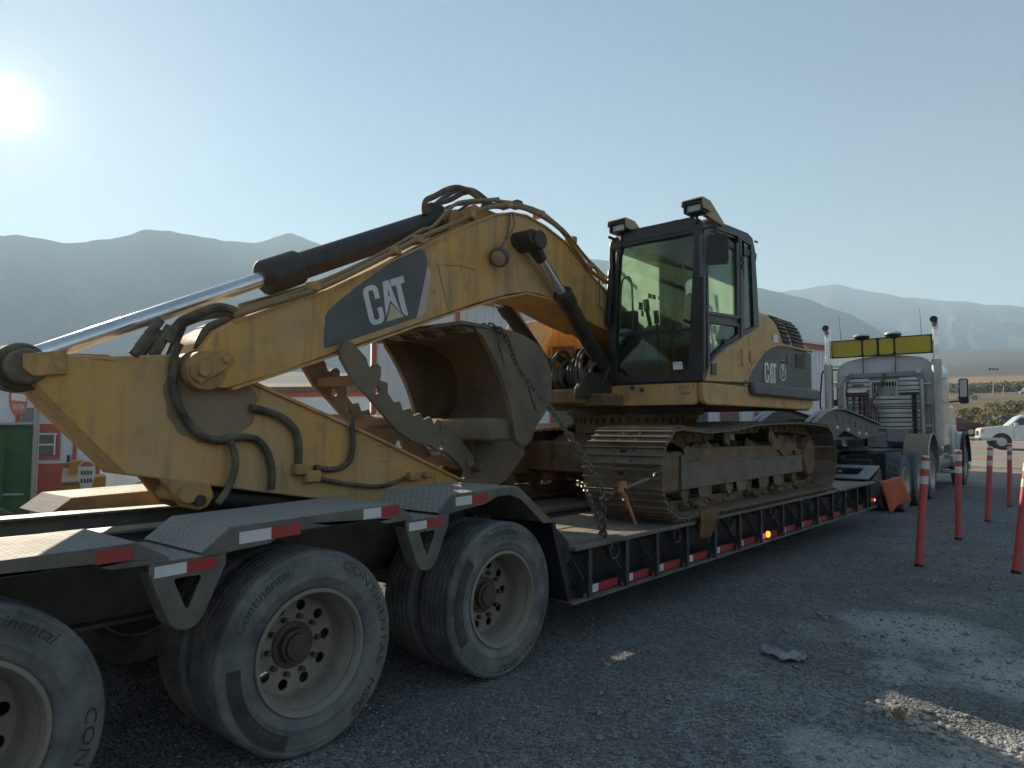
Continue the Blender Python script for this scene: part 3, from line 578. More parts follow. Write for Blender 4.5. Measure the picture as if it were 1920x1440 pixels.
bx(0, aw(24)[0], -0.03, -0.005, az(10, 731), az(10, 726), 'trim_band', M['redtrim'])
w_ = bx(aw(66)[0], aw(114)[0], -0.05, -0.005, az(90, 861), az(90, 795), 'window', M['redtrim'])
bx(aw(70)[0], aw(108)[0], -0.062, -0.05, az(90, 854), az(90, 812), 'pane', M['winglass'], w_)
bx(aw(68)[0], aw(110)[0], -0.08, -0.05, az(90, 815), az(90, 812), 'sash', M['wall'], w_); bx(aw(104)[0], aw(107)[0], -0.08, -0.062, az(90, 853), az(90, 815), 'sash', M['wall'], w_); bx(aw(72)[0], aw(103)[0], -0.075, -0.062, az(90, 835), az(90, 832), 'sash', M['wall'], w_)
bx(aw(139)[0], aw(145)[0], -0.05, -0.005, az(140, 870), az(140, 803), 'corner_trim', M['redtrim'])
bx(aw(129)[0], aw(133)[0], -0.06, -0.005, az(130, 866), az(130, 853), 'meter_box', M['plastic'])
bx(aw(46)[0], aw(66)[0], -0.25, -0.02, -0.3, az(56, 765), 'wall_pier', M['alud'])
# green screened fence with galvanised post
fp = PD(68, 802, 12.0); fq = PD(-200, 802, 12.6)
root = thing('screen_fence', (fp.x, fp.y, 0), 'green fabric screened fence panel with galvanised end post', 'fence')
mb = MB(); rows = []
for i in range(41):
    t = i / 40; p = fp + (fq - fp) * t; rows.append([(p.x + 0.05 * math.sin(t * 31) * s_, p.y + 0.04 * math.sin(t * 23 + 1) * s_, z) for z, s_ in ((0.02, 0.4), (0.4, 1), (0.8, 1), (1.2, 0.8), (1.58, 0.1))])
mb.sheet(rows); o = mb.build('fabric', M['green'], root, smooth=70); md = o.modifiers.new('t', 'SOLIDIFY'); md.thickness = 0.006
MB().cyl((fp.x, fp.y, 0), (fp.x, fp.y, 2.05), 0.04, n=12).build('post', M['galv'], root)
MB().cyl((fp.x, fp.y, 1.6), (fq.x, fq.y, 1.6), 0.025, n=10).build('rail', M['galv'], root)
MB().cyl((fp.x, fp.y, 0.62), (fq.x, fq.y, 0.62), 0.02, n=10).build('rail', M['galv'], root)
# do not enter sign
D_ = 13.6; pc = PD(35, 745, D_); pr_ = PD(36, 802, D_)
root = thing('do_not_enter_sign', (pr_.x, pr_.y, 0), 'round red do not enter sign on a red post', 'sign')
toc = (CAM - pc); toc.z = 0; toc.normalize(); side = Vector((-toc.y, toc.x, 0)); nn = (toc * math.cos(R(66)) + side * math.sin(R(66))).normalized(); uu = Vector((-nn.y, nn.x, 0))
rr = 0.30
disc = lambda u_, v_, o_: pc + uu * u_ + Vector((0, 0, 1)) * v_ + nn * o_
mb = MB(); mb.prism(circ((0, 0), rr, 40), -0.004, 0.004, disc); mb.build('face', M['redtrim'], root, smooth=0)
mb = MB(); mb.prism(rrect(-0.24, 0.24, -0.055, 0.055, 0.01), 0.0045, 0.0065, disc); mb.build('bar', M['postw'], root, smooth=0)
for tx, v0 in (('DO NOT', 0.10), ('ENTER', -0.20)):
    mb = MB(); w_ = text_width(tx, 0.13); text_on(mb, tx, lambda u_, v_: disc(u_ - w_ / 2, v0 + v_, 0.0066), 0.13); tag(mb.build('lettering', M['postw'], root, smooth=0), kind='stuff')
MB().box(pc.x - 0.03, pc.x + 0.03, pc.y - 0.03, pc.y + 0.03, 0, pc.z - rr + 0.03).build('post', M['redtrim'], root)
# orange yellow light plant beside the building with a shield sign in front of it
D_ = 14.0; a_ = PD(122, 802, D_); b_ = PD(204, 802, D_); u = (b_ - a_).normalized(); w = Vector((-u.y, u.x, 0))
root = thing('orange_machine', ((a_.x + b_.x) / 2, (a_.y + b_.y) / 2, 0), 'orange yellow boxy machine with a sloping lid by the red wall', 'machine')
def ob(a0, a1, d0, d1, z0, z1, nm, m, zb=None):
    mb = MB(); vs = [tuple(a_ + u * (t * (b_ - a_).length) + w * d + Vector((0, 0, (z - 1.55) + (zb or 0) * (1 if (i3 and d == d1) else 0)))) for i3, z in enumerate((z0, z1)) for d in (d0, d1) for t in (a0, a1)]
    return mb.add(vs, [(0, 2, 3, 1), (4, 5, 7, 6), (0, 1, 5, 4), (2, 6, 7, 3), (0, 4, 6, 2), (1, 3, 7, 5)]).build(nm, m, root, bevel=0.01)
ob(0.0, 0.42, 0, 0.7, 0.0, 0.62, 'bin', M['crate']); ob(-0.04, 0.44, -0.05, 0.75, 0.62, 0.66, 'lid', M['tan'], 0.18)
ob(0.46, 0.98, 0.05, 0.7, 0.0, 0.72, 'cabinet', M['crate']); ob(0.50, 0.96, 0.03, 0.05, 0.25, 0.45, 'label_plate', M['whitet']); ob(0.14, 0.46, 0.3, 0.8, 0.66, 0.98, 'hood', M['crate'])
D_ = 12.6; sp = PD(162, 893, D_); root = thing('shield_sign', (sp.x, sp.y, 0), 'white shield shaped sign on a thin stake before the orange machine', 'sign')
nn = (CAM - sp); nn.z = 0; nn.normalize(); uu = Vector((-nn.y, nn.x, 0)); disc = lambda u_, v_, o_: sp + (uu * u_ + Vector((0, 0, 1)) * v_) * 1.0 + nn * o_
shape = [(-0.11, 0.16), (-0.05, 0.235), (0, 0.25), (0.05, 0.235), (0.11, 0.16), (0.115, 0.0), (0.07, -0.16), (0, -0.24), (-0.07, -0.16), (-0.115, 0.0)]
mb = MB(); mb.prism(shape, -0.006, 0.006, disc); mb.build('face', M['postw'], root, smooth=0)
mb = MB(); mb.prism([(-0.10, 0.15), (-0.045, 0.22), (0.045, 0.22), (0.10, 0.15)], 0.0065, 0.0085, disc); mb.build('crest', M['redtrim'], root, smooth=0)
mb = MB()
for v0 in (0.05, -0.07):
    for k in range(4): mb.prism([(-0.075 + k * 0.04, v0 - 0.03), (-0.045 + k * 0.04, v0 - 0.03), (-0.045 + k * 0.04, v0 + 0.035), (-0.075 + k * 0.04, v0 + 0.035)], 0.0065, 0.0085, disc)
tag(mb.build('marks', M['graypanel'], root, smooth=0), kind='stuff')
MB().cyl((sp.x - nn.x * 0.02, sp.y - nn.y * 0.02, 0), (sp.x - nn.x * 0.02, sp.y - nn.y * 0.02, sp.z + 0.15), 0.012, n=8).build('stake', M['galv'], root)
# ================================================================== wheels
def tyre_mesh(name, Rt, Wd, rb, grooves, lugs=False):
    h = Wd / 2; out_ = [(h * 0.80, rb + 0.002), (h * 0.93, rb + 0.012), (h * 0.985, rb + 0.03), (h * 1.02, rb + 0.055), (h * 1.045, rb + 0.060), (h * 1.045, rb + 0.064), (h * 1.025, rb + 0.068), (h * 1.035, rb + 0.095), (h * 1.02, Rt - 0.062), (h * 1.00, Rt - 0.050), (h * 1.008, Rt - 0.047), (h * 0.985, Rt - 0.040), (h * 0.955, Rt - 0.024), (h * 0.965, Rt - 0.021), (h * 0.925, Rt - 0.010), (h * 0.875, Rt - 0.002), (h * 0.80, Rt)]
    tread = []
    for gx in sorted(grooves, reverse=True): tread += [(gx + 0.009, Rt), (gx + 0.007, Rt - 0.018), (gx - 0.007, Rt - 0.018), (gx - 0.009, Rt)]
    prof = out_ + tread + [(-a, r) for a, r in reversed(out_)] + [(-h * 0.75, rb - 0.02), (h * 0.75, rb - 0.02)]
    mb = MB(); mb.lathe(prof, n=84, closed=True)
    if lugs:
        for k in range(44):
            a = 2 * math.pi * k / 44
            for x0, x1, off in ((h * 0.86, h * 0.34, 0.0), (h * 0.28, -h * 0.28, 0.5), (-h * 0.34, -h * 0.86, 0.0)):
                c = a + off * 2 * math.pi / 44; d0, d1 = c - 0.052, c + 0.052; vs = []
                for rr_ in (Rt - 0.004, Rt + 0.012):
                    for x in (x0, x1):
                        for q in (d0, d1): vs.append((x, rr_ * math.sin(q + (x0 - x) * 0.5), rr_ * math.cos(q + (x0 - x) * 0.5)))
                mb.add(vs, [(0, 2, 3, 1), (4, 5, 7, 6), (0, 1, 5, 4), (2, 6, 7, 3), (0, 4, 6, 2), (1, 3, 7, 5)])
    me = mb.mesh(name, (0, 0, 0)); bm = bmesh.new(); bm.from_mesh(me); bmesh.ops.recalc_face_normals(bm, faces=bm.faces); bm.to_mesh(me); bm.free(); return me
def rim_mesh(name, rb, h, holes=10, hr=0.027):
    mb = MB(); mb.lathe([(h * 0.96, rb + 0.012), (h * 1.0, rb + 0.008), (h * 1.0, rb - 0.006), (h * 0.92, rb - 0.012), (h * 0.70, rb - 0.018), (h * 0.45, rb - 0.035), (h * 0.15, rb - 0.045), (-h * 0.15, rb - 0.046), (-h * 0.38, rb - 0.052), (-h * 0.42, rb - 0.058), (-h * 0.45, rb - 0.056), (-h * 0.2, rb - 0.045), (h * 0.2, rb - 0.036), (h * 0.6, rb - 0.012), (-h * 0.9, rb - 0.01), (-h * 0.98, rb + 0.01), (h * 0.8, rb + 0.003)], n=56, closed=True)
    rd = rb - 0.053; loops = [circ((0, 0), rd, 56)] + [circ(((rd - 0.043) * math.cos(2 * math.pi * k / holes), (rd - 0.043) * math.sin(2 * math.pi * k / holes)), hr, 14) for k in range(holes)]
    mb.px(loops, -h * 0.46, -h * 0.38)
    return mb.mesh(name, (0, 0, 0))
def hub_mesh(name, h, k=1.0):
    mb = MB(); mb.lathe([(-h * 0.38, 0.112 * k), (-h * 0.30, 0.112 * k), (-h * 0.28, 0.085 * k), (-h * 0.06, 0.080 * k), (-h * 0.04, 0.066 * k), (h * 0.10, 0.062 * k), (h * 0.12, 0.042 * k), (h * 0.14, 0.04 * k), (h * 0.15, 0.0)], n=28)
    for q in range(10):
        a = 2 * math.pi * (q + 0.5) / 10; mb.cyl((-h * 0.38, 0.138 * k * math.sin(a), 0.138 * k * math.cos(a)), (-h * 0.16, 0.138 * k * math.sin(a), 0.138 * k * math.cos(a)), 0.014, n=6)
    return mb.mesh(name, (0, 0, 0))
def lettering_mesh(name, items, x, r):
    mb = MB()
    for tx, th0, size, rr_, shear, stretch in items:
        def fn(u_, v_, th0=th0, rr_=rr_, stretch=stretch):
            rad = rr_ + v_; th = R(th0) + u_ * stretch / rr_; bulge = x - max(0, rad - r) * 0.10 - max(0, rad - 0.425) * 0.25; return (bulge, rad * math.sin(th), rad * math.cos(th))
        n0 = len(mb.v); text_on(mb, tx, fn, size, shear)
    return mb.mesh(name, (0, 0, 0))
def set_smooth(me, a=40): me.shade_smooth(); me.set_sharp_from_angle(angle=R(a)); return me
TT = set_smooth(tyre_mesh('tyre', 0.478, 0.268, 0.288, (0.085, 0.042, 0.0, -0.042, -0.085))); TT.materials.append(M['rubber'])
TR = set_smooth(rim_mesh('rim', 0.286, 0.134)); TR.materials.append(M['rim'])
TH = set_smooth(hub_mesh('hub', 0.134)); TH.materials.append(M['hub'])
TL = lettering_mesh('lettering', [('CONTINENTAL', 62, 0.062, 0.402, 0.0, 1.45), ('HSR2', 160, 0.066, 0.398, 0.15, 1.25), ('Continental', -28, 0.062, 0.402, 0.2, 1.15), ], 0.1424, 0.385); TL.materials.append(M['rubberd'])
pad = MB(); pad.px([(0.437 * math.sin(R(a)), 0.437 * math.cos(R(a))) for a in range(240, 318, 6)] + [(0.372 * math.sin(R(a)), 0.372 * math.cos(R(a))) for a in range(312, 234, -6)], 0.1385, 0.1406)
TP = pad.mesh('sidewall_pad', (0, 0, 0)); TP.materials.append(M['rubberd'])
TL2 = lettering_mesh('pad_lettering', [('REGIONAL TRAFFIC', 246, 0.026, 0.414, 0.0, 1.35), ('275/70 R 22.5', 246, 0.030, 0.382, 0.0, 1.25)], 0.1426, 0.385); TL2.materials.append(M['rubber'])
def add_wheel(parent, c, side, roll, tm, rm, hm, lm=None, pm=None):
    """side +1: the dish faces +X"""
    w = group_part('wheel', parent, c); rz = 0 if side > 0 else math.pi
    for nm, me in (('tyre', tm), ('rim', rm), ('hub', hm), ('lettering', lm), ('sidewall_pad', pm), ('pad_lettering', TL2 if pm else None)):
        if me is None: continue
        o = bpy.data.objects.new(nm, me); COL.objects.link(o); o.parent = w; BASE[o] = Vector(c)
        if 'lettering' in nm: o['kind'] = 'stuff'
        o.rotation_euler = (roll, 0, rz) if side > 0 else (roll, 0, rz)
    return w
# ================================================================== lowboy trailer
TX = 1.29
tr = thing('lowboy_trailer', (0, 6.0, 0), 'dusty black lowboy trailer with tread plate fenders and a timber deck', 'trailer')
AXY = (0.60, 1.985, 3.365)
for i, y in enumerate(AXY):
    rl = (R(24), R(-40), R(0))[i]
    add_wheel(tr, (1.156, y, 0.478), 1, -rl, TT, TR, TH, TL, TP)
    add_wheel(tr, (0.826, y, 0.478), -1, 0.4, TT, TR, TH)
    add_wheel(tr, (-0.826, y, 0.478), 1, 0.7, TT, TR, TH)
    add_wheel(tr, (-1.156, y, 0.478), -1, 0.2, TT, TR, TH)
    MB().cyl((-1.1, y, 0.478), (1.1, y, 0.478), 0.065, n=16).build('axle', M['tgrey'], tr)
    MB().box(-0.62, 0.62, y - 0.28, y + 0.28, 0.60, 0.66).build('suspension_plate', M['tblack'], tr)
# fenders traced on the outer face
FEN = [  # top edge polyline (Y, Z), lower edge of the skirt
    ([(-0.30, 0.99), (-0.18, 1.075), (1.17, 1.095), (1.295, 1.02)], [(1.29, 1.0), (1.075, 1.0), (1.0, 1.03), (0.1, 1.02), (0.03, 0.985), (-0.30, 0.97)]),
    ([(1.43, 1.02), (1.555, 1.115), (2.49, 1.14), (2.605, 1.06)], [(2.60, 1.045), (2.42, 1.04), (2.34, 1.07), (1.82, 1.06), (1.74, 1.02), (1.44, 1.0)]),
    ([(2.80, 1.065), (2.905, 1.162), (3.50, 1.172), (3.62, 1.09), (3.865, 0.905)], [(3.77, 0.905), (3.60, 1.03), (3.52, 1.09), (3.42, 1.12), (3.30, 1.118), (3.19, 1.082), (2.81, 1.045)])]
def tape(parent, X, y0, z0, y1, z1, h, m, nm):
    mb = MB(); mb.px([(y0, z0), (y1, z1), (y1, z1 + h), (y0, z0 + h)], X, X + 0.002); return mb.build(nm, m, parent, smooth=0)
for side in (1, -1):
    for i, (top, low) in enumerate(FEN):
        x0, x1 = (0.70, TX - 0.012) if side > 0 else (-TX + 0.012, -0.70)
        f = MB().sweep(top, x0, x1, 0.008).build('fender', M['checker'], tr, smooth=20)
        xs = (TX - 0.012, TX) if side > 0 else (-TX, -TX + 0.012)
        MB().px(top + low, *xs).build('fender_skirt', M['tgrey'], f, bevel=0.003)
        xi = (0.70, 0.708) if side > 0 else (-0.708, -0.70)
        MB().px([(a, b - 0.009) for a, b in top] + [(top[-1][0], top[-1][1] - 0.05), (top[-2][0], top[-2][1] - 0.13), (top[1][0], top[1][1] - 0.13), (top[0][0], top[0][1] - 0.05)], *xi).build('fender_inner_edge', M['tgrey'], f)
for y0, z0, m, L_, nm, z1 in ((1.02, 1.028, 'redt', 0.13, 'red_tape', 1.031), (1.595, 1.036, 'whitet', 0.155, 'white_tape', 1.041), (1.752, 1.041, 'redt', 0.150, 'red_tape', 1.046),
                          (2.27, 1.078, 'whitet', 0.115, 'white_tape', 1.080), (2.387, 1.080, 'redt', 0.120, 'red_tape', 1.082), (2.935, 1.090, 'whitet', 0.135, 'white_tape', 1.093), (3.072, 1.093, 'redt', 0.140, 'red_tape', 1.096)):
    tape(tr, TX, y0, z0, y0 + L_, z1, 0.052, M[m], nm)
# V shaped gusset plates between the wheels, each with a triangular opening
for yc, dz in ((1.372, 0.0), (2.715, 0.04)):
    pl = [(yc - 0.155, 1.0 + dz), (yc + 0.165, 1.0 + dz), (yc + 0.168, 0.965 + dz), (yc + 0.075, 0.76 + dz), (yc + 0.045, 0.725 + dz), (yc, 0.712 + dz), (yc - 0.045, 0.725 + dz), (yc - 0.075, 0.76 + dz), (yc - 0.157, 0.965 + dz)]
    hole = [(yc - 0.055, 0.922 + dz), (yc - 0.045, 0.930 + dz), (yc + 0.05, 0.930 + dz), (yc + 0.06, 0.920 + dz), (yc + 0.008, 0.800 + dz), (yc - 0.004, 0.800 + dz)]
    gus = MB().px([pl, hole], TX - 0.012, TX - 0.002).build('gusset', M['tgrey'], tr, bevel=0.002)
    rim_ = MB()
    for a, b in zip(pl[2:], pl[3:] + []): rim_.bar((TX - 0.055, *a), (TX - 0.055, *b), 0.085, 0.008, roll=(1, 0, 0))
    rim_.build('gusset_flange', M['tgrey'], gus)
    MB().sweep([(yc - 0.16, 1.008 + dz), (yc + 0.17, 1.008 + dz)], 0.72, TX - 0.004, 0.006).build('step_plate', M['checker'], tr)
    tape(tr, TX - 0.002, yc - 0.135, 0.943 + dz, yc - 0.005, 0.947 + dz, 0.045, M['whitet'], 'white_tape'); tape(tr, TX - 0.002, yc - 0.003, 0.947 + dz, yc + 0.125, 0.951 + dz, 0.045, M['redt'], 'red_tape')
# rear frame
for s in (1, -1):
    b_ = MB(); x = 0.46 * s; b_.box(x - 0.09, x + 0.09, -0.5, 3.9, 1.035, 1.05); b_.box(x - 0.012, x + 0.012, -0.5, 3.9, 0.62, 1.035); b_.box(x - 0.09, x + 0.09, -0.5, 3.9, 0.60, 0.62); b_.build('frame_rail', M['tgrey'], tr, bevel=0.002)
    MB().box(min(0.55 * s, 0.70 * s), max(0.55 * s, 0.70 * s), -0.4, 3.85, 0.985, 0.995).build('side_gutter', M['tblack'], tr)
for y in (-0.35, 0.3, 1.3, 2.3, 2.72, 3.85): MB().box(-0.45, 0.45, y - 0.05, y + 0.05, 0.68, 0.86).build('cross_member', M['tblack'], tr)
MB().box(-0.44, 0.44, -0.45, 3.9, 0.655, 0.675).build('belly_plate', M['tblack'], tr)
MB().cyl((-0.2, 0.9, 0.78), (-0.2, 1.8, 0.78), 0.12, n=18).build('air_tank', M['tblack'], tr)
# transition at the rear of the deck
for s in (1, -1):
    xs = sorted((0.72 * s, 1.285 * s))
    MB().px([(3.86, 0.90), (3.90, 0.90), (4.10, 0.36), (4.085, 0.335), (4.045, 0.335)], *xs).build('mud_shield', M['tblack'], tr, bevel=0.003)
    MB().px([(3.92, 0.88), (4.05, 0.78), (4.12, 0.715), (4.12, 0.60), (4.06, 0.60)], xs[0], xs[1] - 0.03).build('deck_end_plate', M['tblack'], tr, bevel=0.003)
MB().px([(3.85, 1.05), (3.9, 1.05), (4.2, 0.72), (4.2, 0.3), (4.1, 0.3), (3.85, 0.6)], -0.56, -0.36).build('rear_neck', M['tblack'], tr)
MB().px([(3.85, 1.05), (3.9, 1.05), (4.2, 0.72), (4.2, 0.3), (4.1, 0.3), (3.85, 0.6)], 0.36, 0.56).build('rear_neck', M['tblack'], tr)
# deck
DY0, DY1, DZ, DX = 4.08, 12.0, 0.715, 1.33
xs = [(-1.20, -0.96), (-0.955, -0.715), (-0.71, -0.47), (-0.465, -0.225), (0.225, 0.465), (0.47, 0.71), (0.715, 0.955), (0.96, 1.20)]
for k, (a, b) in enumerate(xs):
    cut = 7.4 + 0.7 * math.sin(k * 2.1)
    for y0, y1 in ((DY0 + 0.02, cut - 0.004), (cut + 0.004, DY1)):
        MB().box(a + 0.003, b - 0.003, y0, y1, DZ - 0.045, DZ - 0.004 + 0.004 * math.sin(k * 1.7)).build('deck_plank', M['wood'], tr, bevel=0.004)
MB().box(-0.22, 0.22, DY0 + 0.6, DY1, DZ - 0.12, DZ - 0.05).build('centre_channel', M['tblack'], tr)
for s in (1, -1):
    a, b = sorted((1.205 * s, DX * s)); MB().box(a, b, DY0, DY1 + 0.1, DZ - 0.035, DZ).build('side_rail', M['tgrey'], tr, bevel=0.006)
    a, b = sorted((1.02 * s, 1.035 * s)); MB().box(a, b, DY0 + 0.02, DY1 + 0.25, 0.315, DZ - 0.04).build('side_web', M['tblack'], tr)
    a, b = sorted((1.225 * s, 1.232 * s)); MB().box(a, b, DY0 + 0.15, DY1 + 0.2, 0.3145, 0.392).build('rub_rail', M['tblack'], tr)
    a, b = sorted((0.90 * s, 1.29 * s)); MB().box(a, b, DY0 + 0.02, DY1 + 0.3, 0.298, 0.314).build('bottom_flange', M['tgrey'], tr, bevel=0.003)
for y in np.arange(DY0 + 0.3, DY1, 0.6): MB().box(-1.02, 1.02, y - 0.03, y + 0.03, 0.52, DZ - 0.125 if True else 0).build('deck_cross_member', M['tblack'], tr)
brY = [4.31, 4.82, 5.30, 5.84, 6.41, 6.99, 7.55, 8.20, 8.80, 9.42, 10.03, 10.61, 11.2, 11.75]
tri = [(1.035, 0.675), (1.285, 0.675), (1.285, 0.318), (1.262, 0.318)]; hol = [(1.10, 0.615), (1.245, 0.615), (1.245, 0.43)]
brm = None
for k, y in enumerate(brY):
    for s in (1, -1):
        sc = (lambda p: (p[0] * s, p[1]))
        if s > 0:
            o = MB().py([[sc(p) for p in tri], [sc(p) for p in hol]], y - 0.008, y + 0.008).build('outrigger', M['outr'], tr, bevel=0.002)
            fl = MB(); fl.bar((1.040, y - 0.012, 0.672), (1.262, y - 0.012, 0.326), 0.030, 0.014, roll=(0, 1, 0)); fl.box(1.286, 1.296, y - 0.022, y + 0.022, 0.318, 0.675); fl.box(1.04, 1.286, y - 0.022, y + 0.022, 0.662, 0.674); fl.build('outrigger_flange', M['outr'], o)
            bt = MB()
            for dy in (-0.025, 0.025): bt.cyl((1.262, y + dy, 0.314), (1.262, y + dy, 0.345), 0.014, n=6)
            bt.build('bolt', M['tgrey'], o)
        else:
            MB().py([[sc(p) for p in tri], [sc(p) for p in hol]], y - 0.008, y + 0.008).build('outrigger', M['tblack'], tr)
    if k < len(brY) - 1:
        ys, ye = y + 0.05, brY[k + 1] - 0.05
        tape(tr, 1.233, ys, 0.326, ys + 0.34 * (ye - ys), 0.326, 0.058, M['whitet'], 'white_tape'); tape(tr, 1.233, ys + 0.345 * (ye - ys), 0.326, ye, 0.326, 0.058, M['redt'], 'red_tape')
        if k % 2 == 1: # keyhole opening in the web shown as recessed dark pocket
            MB().px([(y + 0.30, 0.60), (y + 0.36, 0.60), (y + 0.38, 0.52), (y + 0.33, 0.43), (y + 0.28, 0.52)], 1.036, 1.039).build('web_pocket', M['ink'], tr, smooth=0)
for k, y in enumerate((4.62, 5.62, 6.72, 7.83, 9.1, 10.3)):
    MB().tube([(1.30, y + 0.062 * math.cos(t), 0.615 + 0.062 * math.sin(t)) for t in np.linspace(0, 2 * math.pi, 20, endpoint=False)], 0.011, 8, True).build('lashing_ring', M['tblack'], tr)
MB().lathe([(0, 0.034), (0.02, 0.034), (0.03, 0.022), (0.034, 0.0)], (1.29, 7.70, 0.39), (1, 0, 0), 20).build('marker_lamp', M['amberlit'], tr, label='lit amber marker lamp')
MB().lathe([(0, 0.02), (0.012, 0.02), (0.016, 0.0)], (1.285, 12.15, 0.42), (1, 0, 0), 12).build('marker_lamp', M['redlit'], tr, label='lit red marker lamp')
# rubber mats under the crawler tracks
# front of the deck and gooseneck
for s in (1, -1):
    q = sorted((0.40 * s, 1.26 * s)); pl = rrect(q[0], q[1], 0, 0.78, 0.03); ho = rrect(q[0] + 0.2, q[1] - 0.2, 0.2, 0.62, 0.02)
    MB().prism([pl, ho], 0, 0.02, lambda a, b, t: (a, 11.95 + b * 0.93, 0.74 + b * 0.22 + t)).build('ramp_frame', M['alud'], tr, bevel=0.003)
    MB().px([(12.0, 0.31), (12.0, 0.70), (12.65, 0.88), (12.72, 0.70), (12.3, 0.31)], *sorted((1.22 * s, 1.27 * s))).build('front_corner_plate', M['tblack'], tr, bevel=0.003)
    MB().box(*sorted((0.42 * s, 1.2 * s)), 11.98, 12.1, 0.31, 0.70).build('front_bulkhead', M['tblack'], tr)
    X0, X1 = sorted((0.40 * s, 0.52 * s))
    prof = [(11.55, 0.72), (11.55, 1.56), (11.95, 1.70), (12.35, 1.82), (12.85, 1.885), (13.4, 1.885), (14.6, 1.77), (15.9, 1.625), (15.9, 1.38), (14.55, 1.34), (13.55, 1.50), (12.95, 1.36), (12.75, 1.0), (12.6, 0.72)]
    gb = MB().px(prof, X0 + 0.03, X1 - 0.03).build('gooseneck_beam', M['graypanel'], tr)
    MB().sweep([(11.3, 1.42)] + prof[1:8], X0 - 0.04, X1 + 0.04, 0.018).build('beam_flange', M['alud'], gb)
    for k in range(7):
        yy = 13.1 + k * 0.38; zz = 1.78 - 0.045 * k
        MB().px([(yy - 0.035, zz - 0.05), (yy, zz - 0.10), (yy + 0.035, zz - 0.05), (yy, zz + 0.05)], *((X1 - 0.031, X1 - 0.027) if s > 0 else (X0 + 0.027, X0 + 0.031))).build('keyhole', M['ink'], gb, smooth=0)
    for yy, zz in ((13.05, 1.53), (13.7, 1.49), (14.4, 1.42), (14.9, 1.40)):
        MB().box(*((X1 - 0.03, X1 - 0.027) if s > 0 else (X0 + 0.027, X0 + 0.03)), yy, yy + 0.14, zz, zz + 0.055).build('white_tape', M['whitet'], gb, smooth=0)
for y, z in ((12.0, 1.35), (13.3, 1.6), (14.8, 1.48), (15.8, 1.45)): MB().box(-0.42, 0.42, y - 0.06, y + 0.06, z - 0.1, z + 0.1).build('gooseneck_cross_member', M['tblack'], tr)
MB().box(-0.42, 0.42, 13.2, 15.9, 1.33, 1.36).build('kingpin_plate', M['tblack'], tr)
MB().cyl((-0.25, 12.4, 1.0), (-0.25, 13.4, 1.25), 0.09, n=16).build('lift_cylinder', M['cyl'], tr); MB().cyl((0.25, 12.4, 1.0), (0.25, 13.4, 1.25), 0.09, n=16).build('lift_cylinder', M['cyl'], tr)
# chains and binder
def chain(name, pts, label, link=0.062, r=0.0075, m='chain', wid=0.020):
    pts = [Vector(p) for p in pts]; seg = [(b - a).length for a, b in zip(pts, pts[1:])]; tot = sum(seg); n = max(2, int(tot / (link * 0.72))); mb = MB()
    def at_(s_):
        for a, b, l in zip(pts, pts[1:], seg):
            if s_ <= l: return a + (b - a) * (s_ / l), (b - a).normalized()
            s_ -= l
        return pts[-1], (pts[-1] - pts[-2]).normalized()
    for k in range(n):
        c, d = at_((k + 0.5) * tot / n); u, v, _ = frame_of(d); w_ = (u if k % 2 else v); loop = []
        hl = link / 2 - wid
        for t in range(12):
            a = 2 * math.pi * t / 12; loop.append(c + d * (math.cos(a) * wid + (hl if math.cos(a) > 0.01 else -hl if math.cos(a) < -0.01 else 0)) + w_ * math.sin(a) * wid)
        mb.tube(loop, r, 5, True)
    return tag(mb.build(name, M[m], smooth=50), label, 'chain', 'tie down chains')
cb = PX(1133, 1005, 1.31)
chain('bucket_chain', smooth_path([PX(903, 612, 0.30), PX(925, 612, 0.43), PX(948, 630, 0.47), PX(972, 690, 0.62), PX(1010, 740, 0.80), PX(1060, 805, 1.02), PX(1105, 875, 1.22), PX(1130, 925, 1.33), PX(1131, 960, 1.335), cb], 5), 'long rusty chain hanging from the bucket down to the deck edge')
chain('track_chain_tie', smooth_path([PX(1082, 905, 0.62), PX(1095, 912, 0.75), PX(1108, 940, 0.95), PX(1122, 975, 1.15), PX(1129, 1003, 1.30)], 5), 'short sunlit chain stretched from the track foot to the deck edge')
chain('rear_track_tie', smooth_path([PX(1546, 905, 1.25), PX(1556, 913, 1.27), PX(1574, 921, 1.33)], 4), 'short dull chain at the sprocket end of the near track')
bd = thing('chain_binder', tuple(PX(1165, 925, 1.36)), 'orange handled lever chain binder hooked to the near track', 'binder')
h0, h1 = PX(1243, 890, 1.34), PX(1122, 936, 1.37); a_, b_ = PX(1228, 893, 1.345), PX(1140, 929, 1.365)
mb = MB(); mb.cyl(a_ + (b_ - a_) * 0.15, a_ + (b_ - a_) * 0.62, 0.014, n=10); mb.cyl(a_ + (b_ - a_) * 0.62, b_, 0.018, n=10); mb.build('screw_barrel', M['chain'], bd)
for p, q in ((a_, h0), (b_, h1)):
    d = (q - p).normalized(); u, v, _ = frame_of(d); mb = MB(); c = p + d * 0.03
    mb.tube([c + d * math.cos(t) * 0.045 + v * math.sin(t) * 0.028 for t in np.linspace(0, 2 * math.pi, 14, endpoint=False)], 0.009, 6, True); mb.tube([c + d * 0.045, c + d * 0.09, q], 0.010, 6); mb.build('hook', M['chain'], bd)
mb = MB(); mb.tube([PX(1166, 908, 1.40), PX(1164, 922, 1.41), PX(1172, 932, 1.42), PX(1172, 940, 1.43)], 0.022, 8); mb.cyl(PX(1166, 905, 1.38), PX(1168, 918, 1.40), 0.035, n=12); mb.build('ratchet_head', M['orangep'], bd)
MB().cyl(PX(1171, 930, 1.42), PX(1192, 983, 1.50), 0.018, 0.010, n=10).build('lever', M['orangep'], bd)
